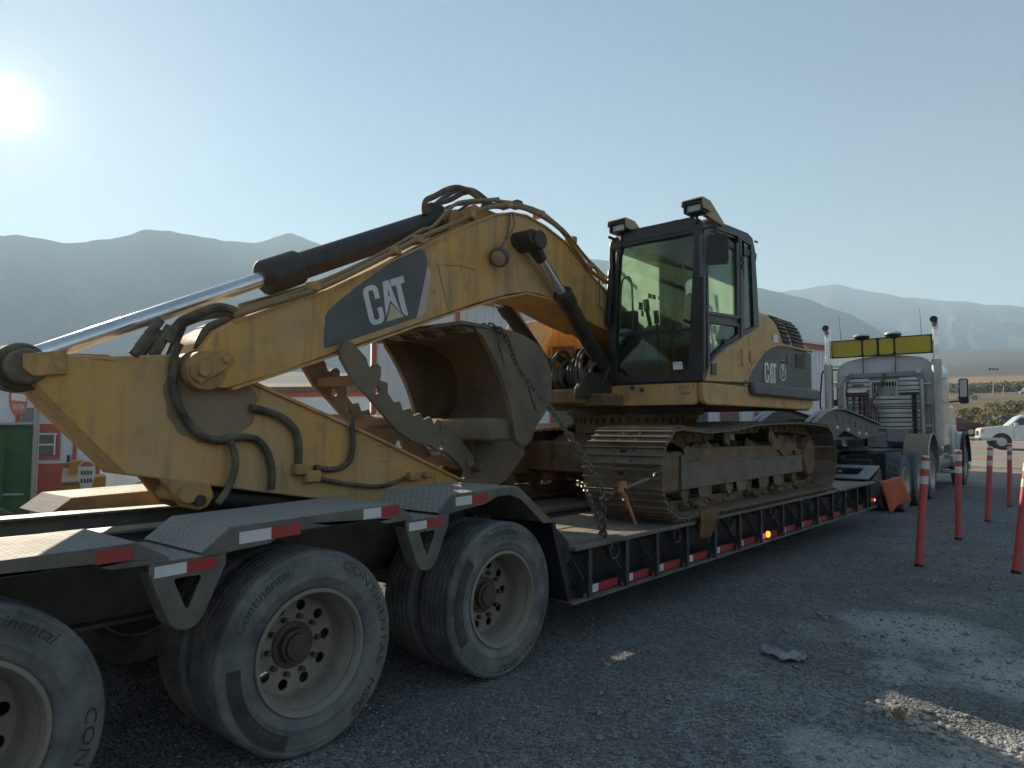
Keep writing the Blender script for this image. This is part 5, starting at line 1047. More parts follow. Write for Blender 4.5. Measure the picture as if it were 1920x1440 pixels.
# mirror, handles, wiper, hinges
mi = PX(1345, 468, XN + 0.15)
MB().prism(rrect(-0.108, 0.108, -0.145, 0.145, 0.035), -0.025, 0.025, lambda a, b, t: (mi.x + a * 0.85 - t * 0.45, mi.y + t + a * 0.45, mi.z + b)).build('mirror', M['plastic'], cabp, bevel=0.012)
MB().tube(smooth_path([tuple(PX(1318, 436, XN + 0.02)), tuple(PX(1320, 429, XN + 0.06)), tuple(PX(1336, 425, XN + 0.12)), tuple(PX(1342, 428, XN + 0.14)), (mi.x, mi.y - 0.02, mi.z + 0.02)], 4), 0.010, 8).build('mirror_arm', M['plastic'], cabp)
MB().cyl(PX(1315, 440, XN + 0.02), PX(1316, 520, XN + 0.02), 0.022, n=10).build('mirror_post', M['graypanel'], cabp)
MB().cyl(PX(1318, 437, XN + 0.03), PX(1318, 700, XN + 0.02), 0.016, n=10).build('hand_rail', M['blackp'], cabp)
MB().tube([tuple(PX(1393, 655, XN + 0.005)), tuple(PX(1391, 657, XN + 0.04)), tuple(PX(1391, 682, XN + 0.04)), tuple(PX(1393, 684, XN + 0.005))], 0.008, 6).build('side_grab', M['yellow2'], cabp)
xpl([YZ(XN, (1355, 636), (1365, 635), (1366, 642), (1356, 644)), YZ(XN, (1357, 638), (1363, 637), (1363, 640), (1358, 641))], XN + 0.002, XN + 0.02, 'door_handle', 'blackp', cabp)
xpl([YZ(XN, (1333, 682), (1342, 681), (1342, 703), (1332, 703))[i] for i in range(4)], XN, XN + 0.012, 'door_latch', 'blackp', cabp, 0.003)
for px_, py_ in ((1391, 500), (1391, 486), (1323, 508), (1324, 584), (1388, 600), (1383, 449)):
    c = PX(px_, py_, XN + 0.01); MB().box(c.x - 0.012, c.x + 0.014, c.y - 0.02, c.y + 0.02, c.z - 0.03, c.z + 0.03).build('hinge', M['plastic'], cabp, bevel=0.004)
MB().tube([tuple(PX(1414, 452, XN)), tuple(PX(1420, 454, XN + 0.02))], 0.012, 8).build('horn_knob', M['plastic'], cabp)
MB().bar(PY(1146, 505, CY0 - 0.03), PY(1140, 610, CY0 - 0.03), 0.05, 0.06).build('wiper_cover', M['plastic'], cabp, bevel=0.015)
for px_, py_ in ((1152, 449), (1296, 505), (1294, 605)):
    c = PY(px_, py_, CY0 - 0.03); MB().cyl(c, c + Vector((-0.05, -0.04, 0.03)), 0.016, n=8).build('cab_stop', M['plastic'], cabp)
# roof lamps with hoods
for (pa, pb, nm_) in (((1162, 428), 0.21, 0), ((1303, 391), 0.9, 1)):
    c = PY(pa[0], pa[1], CY0 - 0.05); lp = group_part('work_lamp', ex, tuple(c))
    hw, hh = 0.100, 0.054
    MB().prism([rrect(-hw, hw, -hh, hh, 0.02), rrect(-hw + 0.018, hw - 0.018, -hh - 0.01 + 0.026, hh - 0.016, 0.012)], -0.05, 0.10, lambda a, b, t: (c.x + a, c.y + t, c.z + b)).build('housing', M['plastic'], lp, bevel=0.008)
    MB().py([(c.x - hw + 0.02, c.z - hh + 0.016), (c.x + hw - 0.02, c.z - hh + 0.016), (c.x + hw - 0.02, c.z + hh - 0.018), (c.x - hw + 0.02, c.z + hh - 0.018)], c.y - 0.015, c.y + 0.05).build('lens', M['lens'], lp, bevel=0.004)
    MB().prism([(-hw - 0.01, 0.02), (-hw + 0.0, hh + 0.012), (hw, hh + 0.018), (hw + 0.012, -0.03), (hw + 0.022, -0.03), (hw + 0.012, hh + 0.032), (-hw - 0.01, hh + 0.026), (-hw - 0.02, 0.02)], -0.06, 0.13, lambda a, b, t: (c.x + a, c.y + t, c.z + b)).build('visor', M['tan'], lp, bevel=0.006)
    MB().px([(c.y + 0.16, c.z + hh + 0.03), (c.y + 0.45, c.z - 0.06), (c.y + 0.45, c.z - 0.10), (c.y + 0.05, c.z - hh - 0.02)], c.x + 0.05, c.x + hw).build('bracket', M['tan'], lp, bevel=0.006)
    MB().cyl((c.x, c.y + 0.03, c.z - hh - 0.09), (c.x, c.y + 0.03, c.z - hh), 0.02, n=8).build('stalk', M['plastic'], lp)
# ================================================================== boom, stick, bucket
BN, BF = 0.08, -0.42
bo = YZ(BN, (395, 720), (405, 727), (433, 728), (470, 716), (530, 698), (590, 676), (665, 648), (757, 617), (850, 584), (900, 567), (937, 557), (960, 551), (985, 548), (1010, 551), (1031, 559), (1060, 574), (1095, 597), (1137, 617), (1180, 650), (1215, 690), (1235, 690), (1230, 650), (1200, 610), (1141, 552), (1104, 513), (1062, 457), (1040, 438), (1020, 424), (1002, 412), (985, 404), (958, 399), (927, 402), (900, 410), (875, 421), (805, 455), (697, 505), (610, 545), (520, 573), (437, 603), (405, 620), (382, 650), (372, 690), (380, 710))
bmo = MB().px(bo, BF, BN).build('boom', M['yellow'], ex, bevel=0.012)
mid = (BN + BF) / 2
# edge flanges
for pts, nm in (([(437, 603), (520, 573), (610, 545), (697, 505), (805, 455), (875, 421), (927, 402), (958, 399), (985, 404), (1020, 424), (1062, 457), (1104, 513), (1141, 552)], 'upper_flange'), ([(433, 728), (590, 677), (757, 618), (850, 585), (937, 558), (985, 549), (1031, 560), (1095, 598), (1137, 618)], 'lower_flange')):
    q = YZ(BN, *pts); MB().sweep([(a, b + (0.006 if nm[0] == 'u' else 0.002)) for a, b in q], BF - 0.02, BN + 0.02, 0.016).build(nm, M['yellow'], bmo)
# nose bosses
c = PX(383, 695, BN)
MB().cyl((BF - 0.04, c.y, c.z), (BN + 0.03, c.y, c.z), 0.12, n=28).build('nose_boss', M['yellow2'], bmo, bevel=0.006)
mb = MB(); p0, p1 = PX(377, 696, BN + 0.03), PX(412, 678, BN + 0.03); d_ = (p1 - p0).normalized(); n_ = Vector((0, -d_.z, d_.y)); mb.prism([tuple(Vector(q)) for q in [(-0.05, -0.055), (0.19, -0.05), (0.22, 0), (0.19, 0.05), (-0.05, 0.055), (-0.075, 0)]], 0, 0.03, lambda a, b, t: tuple(p0 + d_ * a + n_ * b + Vector((t, 0, 0)))); mb.cyl(p0 + Vector((0.028, 0, 0)), p0 + Vector((0.055, 0, 0)), 0.035, n=14); mb.cyl(p0 + d_ * 0.16 + Vector((0.028, 0, 0)), p0 + d_ * 0.16 + Vector((0.05, 0, 0)), 0.025, n=10); mb.build('pin_keeper', M['yellow2'], bmo, bevel=0.004)
# decal panel with CAT lettering
dp = YZ(BN + 0.002, (607, 650), (608, 618), (610, 592), (616, 582), (640, 560), (685, 525), (735, 492), (775, 471), (789, 467), (796, 470), (800, 482), (802, 496), (791, 550), (781, 596), (722, 616), (662, 636), (618, 651), (611, 653)); MB().px(dp, BN, BN + 0.002).build('decal_panel', M['graypanel'], bmo, smooth=0)
MB().px(YZ(BN + 0.003, (802, 497), (809, 516), (798, 586), (782, 596)), BN, BN + 0.003).build('decal_stripe', M['pink'], bmo, smooth=0)
bl = group_part('boom_logo', ex, (BN, 3.3, 2.5)); cat_logo(pxmap((695, 612), (70, -21), (-17, -72), BN + 0.0025, 1.2), bl)
# paint scratches and weld seams
mb = MB()
for a, b in (((833, 497), (868, 499)), ((862, 494), (866, 506)), ((868, 499), (890, 506)), ((873, 534), (876, 546)), ((813, 543), (815, 550)), ((821, 497), (835, 560)), ((836, 562), (840, 580)), ((645, 632), (655, 642)), ((786, 500), (792, 504))):
    mb.bar(PX(*a, BN + 0.0005), PX(*b, BN + 0.0005), 0.005, 0.002, roll=(0, 0.5, 0.5))
mb.build('scratch', mat('scratched_paint', (0.12, 0.065, 0.03), 0.7), bmo)
# work lamp on boom
c = PX(937, 482, BN + 0.10); lp = group_part('boom_lamp', ex, tuple(c))
mb = MB(); mb.lathe([(-0.08, 0.035), (-0.06, 0.075), (0.0, 0.09), (0.025, 0.09), (0.03, 0.078)], c, (0.15, -0.55, -0.35), 24); mb.build('housing', M['graypanel'], lp); d_ = Vector((0.15, -0.55, -0.35)).normalized(); MB().lathe([(0.024, 0.078), (0.034, 0.06), (0.038, 0.0)], c, d_, 24).build('lens', M['tan'], lp)
MB().cyl((BN, c.y + 0.05, c.z + 0.02), (c.x - 0.01, c.y + 0.03, c.z + 0.02), 0.03, n=10).build('mount', M['yellow2'], lp)
MB().tube(smooth_path([tuple(PX(956, 399, BN + 0.02)), tuple(PX(953, 430, BN + 0.03)), tuple(PX(944, 458, BN + 0.06)), (c.x, c.y, c.z + 0.09)]), 0.006, 6).build('cable', M['hose'], lp)
MB().tube(smooth_path([tuple(PX(960, 399, BN + 0.02)), tuple(PX(964, 420, BN + 0.04)), tuple(PX(955, 440, BN + 0.05)), (c.x + 0.01, c.y, c.z + 0.09)]), 0.005, 6).build('cable', M['hose'], lp)
# boom cylinders
def ram(name, p_rod, p_mid, p_base, rr, rb_, par=ex):
    g_ = group_part(name, par, tuple(p_base)); d = (p_base - p_rod).normalized()
    MB().cyl(p_rod, p_mid + d * 0.1, rr, n=20).build('rod', M['chrome'], g_)
    MB().cyl(p_mid, p_base, rb_, n=24).build('barrel', M['cyl'], g_)
    MB().cyl(p_mid - d * 0.02, p_mid + d * 0.14, rb_ * 1.14, n=24).build('gland', M['cyl'], g_, bevel=0.006)
    mb = MB()
    for k in range(8):
        u, v, _ = frame_of(d); a = 2 * math.pi * k / 8; q = p_mid - d * 0.03 + (u * math.cos(a) + v * math.sin(a)) * rb_ * 0.98; mb.cyl(q, q + d * 0.03, 0.014, n=6)
    mb.build('gland_bolt', M['cyl'], g_); return g_
pA, pB_, pC_ = PX(1000, 462, 0.20), PX(1056, 552, 0.17), PX(1140, 706, 0.045)
rm_ = ram('boom_cylinder', pA, pB_, pC_, 0.050, 0.083)
MB().cyl((0.06, pA.y - 0.04, pA.z + 0.035), (0.33, pA.y - 0.04, pA.z + 0.035), 0.088, n=24).build('rod_eye', M['cyl'], rm_, bevel=0.01)
MB().cyl((0.05, pA.y - 0.11, pA.z + 0.05), (0.30, pA.y - 0.11, pA.z + 0.05), 0.075, n=20).build('pin_cap', M['cyl'], rm_, bevel=0.01)
MB().cyl(pA, pA + (pB_ - pA).normalized() * 0.17, 0.068, 0.055, n=18).build('rod_neck', M['cyl'], rm_)
dA = Vector((-0.74, 0, 0))
pA2, pB2, pC2 = pA + dA, PX(945, 570, -0.575), PX(1060, 745, -0.55); rm2 = ram('boom_cylinder', pA2, pB2, pC2, 0.050, 0.083)
MB().cyl((BF, pA.y - 0.04, pA.z + 0.035), (-0.66, pA.y - 0.04, pA.z + 0.035), 0.088, n=24).build('rod_eye', M['cyl'], rm2, bevel=0.01)
for q, g_ in ((pC_, rm_), (pC2, rm2)): MB().cyl((q.x - 0.09, q.y, q.z), (q.x + 0.06, q.y, q.z), 0.09, n=24).build('base_eye', M['cyl'], g_)
# stick cylinder lying on the boom
s0, s1, s2 = PX(62, 668, mid), PX(507, 518, mid), PX(818, 415, mid)
rm3 = ram('stick_cylinder', s0, s1, s2, 0.052, 0.098)
dS = (s2 - s1).normalized(); MB().cyl(s1 - dS * 0.06, s1 + dS * 0.24, 0.125, n=24).build('gland_clamp', M['cyl'], rm3, bevel=0.02)
MB().box(s2.x - 0.07, s2.x + 0.07, s2.y - 0.12, s2.y + 0.03, s2.z, s2.z + 0.13).build('port_block', M['cyl'], rm3, bevel=0.01)
q = PX(862, 407, mid); MB().cyl(s2, q, 0.09, 0.07, n=20).build('base_eye', M['yellow2'], rm3); MB().cyl((mid - 0.2, q.y, q.z), (mid + 0.2, q.y, q.z), 0.07, n=20).build('base_pin', M['yellow2'], rm3)
MB().px(YZ(mid + 0.12, (838, 440), (842, 398), (905, 392), (930, 402), (900, 420)), mid + 0.12, mid + 0.15).build('cylinder_lug', M['yellow2'], ex, bevel=0.006); MB().px(YZ(mid + 0.12, (838, 440), (842, 398), (905, 392), (930, 402), (900, 420)), mid - 0.15, mid - 0.12).build('cylinder_lug', M['yellow2'], ex, bevel=0.006)
# steel pipes clipped along the top edge of the boom
for dx_, pts, r_ in ((0.03, [(440, 592), (520, 566), (600, 540), (700, 492), (790, 445), (860, 415), (905, 392), (955, 386), (1000, 398), (1050, 430), (1085, 478), (1110, 510), (1145, 535)], 0.020),
                    (-0.03, [(445, 584), (560, 546), (660, 503), (740, 462), (790, 432), (812, 425), (845, 390), (870, 378), (930, 376), (1000, 392), (1055, 430), (1090, 474), (1140, 530)], 0.016),
                    (-0.38, [(450, 575), (600, 530), (700, 485), (800, 440), (900, 392), (950, 383), (1010, 396), (1060, 438), (1100, 485), (1140, 525)], 0.022)):
    MB().tube(smooth_path([tuple(PX(a, b, BN + dx_)) for a, b in pts], 4), r_, 8).build('boom_pipe', M['pipe'], ex)
for px_, py_ in ((588, 537), (740, 470), (782, 449), (880, 402), (1012, 402), (1072, 450), (1104, 498), (1138, 525), (950, 384)):
    c = PX(px_, py_, BN + 0.01); MB().box(c.x - 0.07, c.x + 0.05, c.y - 0.03, c.y + 0.03, c.z - 0.035, c.z + 0.03).build('pipe_clamp', M['yellow2'], ex, bevel=0.008)
# looping hoses above the boom crown
for X_, pts, r_ in ((mid + 0.06, [(796, 402), (795, 386), (800, 375), (815, 368), (840, 355), (862, 352), (885, 362), (905, 378), (925, 385)], 0.026), (mid + 0.02, [(808, 410), (808, 392), (820, 382), (845, 374), (868, 362), (890, 360), (908, 372), (925, 388)], 0.024),
                    (mid - 0.10, [(800, 400), (830, 372), (860, 356), (890, 358), (915, 380)], 0.022), (mid + 0.14, [(832, 392), (850, 385), (890, 381), (932, 374)], 0.012), (mid + 0.14, [(860, 395), (890, 378), (935, 372)], 0.012), (mid + 0.2, [(905, 385), (935, 388), (965, 384), (1000, 398)], 0.02)):
    MB().tube(smooth_path([tuple(PX(a, b, X_)) for a, b in pts], 5), r_, 8).build('hose', M['hose'], ex)
c = PX(968, 385, mid); MB().box(c.x - 0.05, c.x + 0.05, c.y - 0.04, c.y + 0.04, c.z - 0.03, c.z + 0.04).build('junction_block', M['cyl'], ex)
MB().tube(smooth_path([tuple(PX(a, b, BN + 0.05)) for a, b in ((1012, 402), (1050, 432), (1075, 452), (1105, 492), (1118, 505), (1124, 530), (1124, 560), (1124, 575), (1140, 588))], 4), 0.008, 6).build('lamp_cable', M['hose'], ex)
# hoses by the boom foot
rnd = random.Random(3)
for k in range(13):
    x = -0.52 + 0.048 * k; y0 = 6.02 + rnd.uniform(-0.05, 0.1); top = 2.30 + rnd.uniform(-0.06, 0.1)
    MB().tube(smooth_path([(x, y0 + 0.55, 2.12), (x + 0.02, y0 + 0.30, top), (x + 0.03, y0 + 0.10, top - 0.05), (x + 0.04 + 0.02 * k % 0.05, y0 + 0.02, 2.08), (x + 0.05, y0 + 0.15, 1.92)], 5), 0.021, 8).build('foot_hose', M['hose'], ex)
# ---- stick
SN, SF = 0.0, -0.34
so_ = YZ(SN, (60, 662), (120, 663), (205, 668), (325, 664), (400, 690), (480, 720), (575, 762), (697, 817), (800, 868), (875, 905), (900, 935), (890, 962), (860, 970), (700, 952), (597, 936), (480, 922), (390, 910), (235, 890), (150, 807), (97, 755), (70, 722), (55, 690))
sk_ = MB().px(so_, SF, SN).build('stick', M['yellow'], ex, bevel=0.01)
up_ = YZ(SN, (400, 690), (480, 720), (575, 762), (697, 817), (800, 868), (875, 905)); MB().sweep([(a, b + 0.008) for a, b in up_], SF - 0.02, SN + 0.025, 0.02).build('stick_flange', M['yellow'], sk_)
hp = YZ(SN + 0.004, (40, 664), (122, 656), (125, 702), (60, 706), (40, 690)); MB().px(hp, SN, SN + 0.03).build('head_plate', M['yellow2'], sk_, bevel=0.006)
c = PX(33, 690, mid); MB().cyl((SF - 0.04, c.y, c.z), (SN + 0.02, c.y, c.z), 0.092, n=28).build('rod_pin', M['hose'], sk_, bevel=0.012); MB().cyl((mid - 0.08, c.y, c.z), (mid + 0.08, c.y, c.z), 0.13, n=28).build('rod_end', M['hose'], sk_, bevel=0.012)
# greasy collar where boom and stick pivot
c = PX(400, 735, SN); MB().px([(c.y + (0.30 + 0.05 * noise.noise(Vector((a * 2.2, 1, 0)))) * math.cos(a), c.z - 0.02 + (0.31 + 0.05 * noise.noise(Vector((a * 2.7, 5, 0)))) * math.sin(a)) for a in np.linspace(math.pi * 0.55, math.pi * 2.0, 44)] + [(c.y + 0.1, c.z + 0.2)], SN, SN + 0.003).build('grease_patch', mat('dusty_grease', (0.27, 0.195, 0.11), 0.8, dust=(0.33, 0.25, 0.155), damt=0.9, dscale=4, bump=0.3), sk_, smooth=0)
# lower lug with pin
lg = YZ(SN, (300, 897), (395, 908), (402, 930), (390, 950), (370, 957), (340, 950)); MB().px(lg, SN - 0.05, SN + 0.005).build('lower_lug', M['yellow2'], sk_, bevel=0.01); MB().px(lg, SF - 0.005, SF + 0.05).build('lower_lug', M['yellow2'], sk_, bevel=0.01)
c = PX(350, 925, SN); MB().cyl((SF - 0.03, c.y, c.z), (SN + 0.04, c.y, c.z), 0.06, n=20).build('lower_pin', M['yellow2'], sk_, bevel=0.006)
c2_ = PX(370, 938, SN); MB().cyl((SN, c2_.y, c2_.z), (SN + 0.05, c2_.y, c2_.z), 0.035, n=14).build('keeper_bolt', M['cyl'], sk_)
# bucket cylinder beneath the stick
b0, b1, b2 = PX(355, 930, mid), PX(640, 962, mid), PX(850, 985, mid)
ram('bucket_cylinder', b2 + Vector((0, 0.05, 0)), b1 + Vector((0, 0.5, 0)), b0, 0.045, 0.075)
# hoses along the stick
for X_, pts, r_, rib in ((SN + 0.03, [(337, 645), (328, 665), (325, 700), (330, 745), (348, 785), (375, 815), (405, 826), (440, 820), (480, 824), (502, 850), (510, 885), (508, 918)], 0.026, (2, 0.86)), (SN + 0.05, [(430, 826), (440, 850), (440, 880), (428, 915), (408, 945)], 0.024, (2, 0.86)),
                         (SN + 0.03, [(470, 765), (500, 772), (530, 784), (552, 805), (560, 830), (560, 872)], 0.027, (2, 0.9)), (SN + 0.03, [(650, 768), (658, 772), (660, 790), (662, 830), (658, 858), (645, 874), (620, 880), (590, 876)], 0.022, (2, 0.82)),
                         (SN + 0.03, [(598, 897), (640, 905), (700, 912), (730, 908), (760, 896)], 0.016, None), (SN + 0.06, [(300, 600), (270, 640), (250, 665)], 0.03, (2, 0.9))):
    MB().tube(smooth_path([tuple(PX(a, b, X_)) for a, b in pts], 9), r_, 10, rib=rib).build('stick_hose', M['hose'], ex)
for px_, py_, s_ in ((562, 880, 0.055), (583, 893, 0.06), (773, 893, 0.05), (800, 890, 0.035)):
    c = PX(px_, py_, SN + 0.02); MB().box(c.x - 0.03, c.x + 0.04, c.y - s_, c.y + s_, c.z - s_ * 0.7, c.z + s_ * 0.7).build('hose_fitting', M['yellow2'], ex, bevel=0.012)
# hose bundle over the boom nose
for k, pts in enumerate(([(300, 620), (285, 640), (262, 668)], [(318, 612), (300, 640), (285, 668)], [(345, 605), (330, 640), (318, 668)], [(440, 592), (400, 590), (360, 600), (320, 620), (300, 650), (290, 668)], [(450, 585), (410, 575), (365, 590), (335, 606), (315, 640)], [(430, 600), (395, 612), (380, 630), (370, 655)])):
    MB().tube(smooth_path([tuple(PX(a, b, mid + 0.03 * k)) for a, b in pts], 5), 0.026, 8).build('nose_hose', M['hose'], ex)
# ---- thumb: two serrated plates
th = [(642, 676), (638, 662), (641, 648), (648, 640), (656, 639), (664, 644), (674, 656), (688, 672), (692, 688), (697, 690), (702, 684), (709, 682), (715, 688), (715, 700), (713, 713), (727, 718), (728, 738), (739, 754), (750, 752), (756, 769), (770, 765), (776, 780), (789, 774), (795, 787), (808, 781), (814, 795), (821, 786), (834, 793), (854, 810), (870, 830), (886, 853), (884, 876), (870, 883), (854, 863), (834, 847), (818, 843), (807, 835), (775, 828), (745, 808), (720, 778), (692, 745), (666, 718)]
tmb = group_part('thumb', ex, tuple(PX(870, 870, 0.0)))
THN = 0.15
for X_ in (THN, -0.36):
    P_ = YZ(THN, *th); hs = [circ(YZ(THN, (706, 731))[0], 0.032, 14), circ(YZ(THN, (827, 835))[0], 0.036, 14)]
    MB().px([P_] + hs, X_ - 0.035, X_).build('thumb_plate', M['bucket'], tmb, bevel=0.003)
for px_, py_, r_ in ((745, 790, 0.05), (828, 800, 0.024), (880, 866, 0.045)):
    c = PX(px_, py_, THN); MB().cyl((-0.38, c.y, c.z), (THN + (0.012 if r_ < 0.046 else -0.03), c.y, c.z), r_, n=18).build('cross_tube', M['bucket'], tmb)
c = PX(690, 712, THN); MB().box(-0.36, THN - 0.04, c.y - 0.10, c.y + 0.10, c.z - 0.03, c.z + 0.03).build('cross_plate', M['bucket'], tmb)
ram('thumb_cylinder', PX(790, 880, mid), PX(720, 850, mid), PX(585, 800, mid), 0.04, 0.07)
# ---- bucket
BKN, BKF = 0.42, -0.78
side = [(900, 626), (912, 648), (925, 675), (940, 712), (951, 748), (958, 785), (963, 818), (969, 832), (980, 841), (997, 826), (1005, 800), (1018, 782), (1030, 762), (1035, 735), (1034, 703), (1028, 678), (1018, 656), (1002, 640), (981, 628), (960, 620), (937, 615), (912, 612), (890, 613)]
bk = group_part('bucket', ex, tuple(PX(980, 830, -0.17)))
P_ = YZ(BKN, *side)
for X0, X1 in ((BKN - 0.03, BKN), (BKF, BKF + 0.03)): MB().px(P_, X0, X1).build('side_plate', M['bucket'], bk, bevel=0.003)
shell = P_[9:]; MB().sweep(shell, BKF + 0.03, BKN - 0.03, -0.022).build('shell', M['bucket'], bk, smooth=30)
# side cutter strips and lip
fe = P_[:8]; q = [(a + 0.0, b) for a, b in fe] + [(a + 0.10, b - 0.01) for a, b in reversed(fe)]
MB().px(q, BKN, BKN + 0.018).build('side_cutter', M['bucket'], bk, bevel=0.003); MB().px(q, BKF - 0.018, BKF).build('side_cutter', M['bucket'], bk, bevel=0.003)
wp_ = YZ(BKN, (932, 636), (946, 634), (968, 680), (990, 738), (1003, 792), (994, 822), (981, 834), (973, 822), (968, 790), (960, 745), (948, 700)); MB().px(wp_, BKN, BKN + 0.012).build('wear_plate', M['bucket'], bk, bevel=0.003)
wp_ = YZ(BKN, (962, 662), (1016, 662), (1028, 690), (1030, 735), (1015, 768), (1004, 770), (985, 712)); MB().px(wp_, BKN, BKN + 0.010).build('patch_plate', M['bucket'], bk, bevel=0.003)
lipc = P_[-1]; MB().px([(lipc[0] - 0.16, lipc[1] + 0.005), (lipc[0] - 0.15, lipc[1] + 0.035), (lipc[0] + 0.22, lipc[1] + 0.03), (lipc[0] + 0.22, lipc[1] - 0.0)], BKF - 0.01, BKN + 0.01).build('cutting_edge', M['bucket'], bk, bevel=0.004)
for k in range(5):
    xx = BKF + 0.08 + k * 0.26; MB().px([(lipc[0] - 0.10, lipc[1] + 0.003), (lipc[0] + 0.12, lipc[1] + 0.0), (lipc[0] + 0.10, lipc[1] - 0.03), (lipc[0] - 0.04, lipc[1] - 0.045)], xx - 0.05, xx + 0.05).build('edge_adapter', M['bucket'], bk, bevel=0.006)
    MB().cyl((xx, lipc[0] - 0.085, lipc[1] - 0.018), (xx, lipc[0] - 0.05, lipc[1] - 0.018), 0.014, n=10).build('edge_bolt', M['trackst'], bk)
c = PX(955, 800, BKN); MB().box(BKF + 0.03, BKN - 0.03, c.y - 0.22, c.y + 0.12, c.z - 0.12, c.z + 0.07).build('torque_box', M['bucket'], bk, bevel=0.03)
for X_ in (-0.02, -0.32):
    MB().px(YZ(BKN * 0, (900, 820), (960, 800), (985, 850), (950, 900), (890, 935), (860, 920)), X_ - 0.025, X_ + 0.025).build('hinge_ear', M['bucket'], bk, bevel=0.008)
c = PX(893, 872, 0.02); MB().cyl((-0.40, c.y, c.z), (0.10, c.y, c.z), 0.055, n=20).build('hinge_pin', M['bucket'], bk, bevel=0.006)
MB().tube(smooth_path([tuple(PX(900, 803, 0.05)), tuple(PX(893, 810, 0.07)), tuple(PX(888, 830, 0.08)), tuple(PX(886, 860, 0.08))]), 0.014, 8).build('lock_rod', M['bucket'], bk)
for X_ in (0.03, -0.37):
    MB().px(YZ(0.03, (835, 925), (870, 895), (900, 900), (905, 940), (860, 960)), X_ - 0.02, X_ + 0.02).build('link_arm', M['bucket'], ex, bevel=0.006)
# ================================================================== truck tractor
TC = -0.06
tk_ = thing('heavy_truck', (TC, 15.3, 0), 'white heavy haul truck tractor with chrome stacks and a yellow sign board', 'truck')
DT = set_smooth(tyre_mesh('tyre', 0.510, 0.28, 0.296, (0.045, -0.045), True)); DT.materials.append(mat('drive_tyre_rubber', (0.10, 0.108, 0.12), 0.75, dust=(0.24, 0.23, 0.21), damt=0.5, dscale=6, spec=0.3))
DR = set_smooth(rim_mesh('rim', 0.292, 0.14)); DR.materials.append(mat('truck_wheel_alloy', (0.6, 0.57, 0.52), 0.4, 0.3, dust=DUST, damt=0.5, dscale=5))
DH = set_smooth(hub_mesh('hub', 0.14, 1.0)); DH.materials.append(M['alu'])
for y in (14.72, 16.10):
    for x, s in ((1.11, 1), (0.78, -1), (-0.78, 1), (-1.11, -1)): add_wheel(tk_, (TC + x, y, 0.525), s, y * x, DT, DR, DH)
    MB().cyl((TC - 1.0, y, 0.525), (TC + 1.0, y, 0.525), 0.09, n=14).build('drive_axle', M['cyl'], tk_)
for x, s in ((1.06, 1), (-1.06, -1)): add_wheel(tk_, (TC + x, 17.75, 0.525), s, 0.3, DT, DR, DH)
ST = set_smooth(tyre_mesh('tyre', 0.525, 0.31, 0.296, (0.08, 0.03, -0.03, -0.08))); ST.materials.append(M['rubber'])
for x, s in ((1.06, 1), (-1.06, -1)): add_wheel(tk_, (TC + x, 22.75, 0.525), s, 0.5, ST, DR, DH)
for s in (1, -1): MB().box(*sorted((TC + 0.36 * s, TC + 0.44 * s)), 13.6, 23.4, 0.78, 1.04).build('frame_rail', M['tblack'], tk_, bevel=0.005)
for y in (13.65, 15.4, 17.0, 19.5, 21.5): MB().box(TC - 0.37, TC + 0.37, y - 0.05, y + 0.05, 0.80, 1.0).build('cross_member', M['tblack'], tk_)
MB().pz([(TC + 0.48 * math.cos(a), 15.4 + 0.48 * math.sin(a)) for a in np.linspace(0, 2 * math.pi, 30, endpoint=False)], 1.10, 1.17).build('fifth_wheel', M['tblack'], tk_, bevel=0.01)
MB().box(TC - 0.45, TC + 0.45, 16.6, 18.6, 1.045, 1.06).build('deck_plate', M['alud'], tk_)
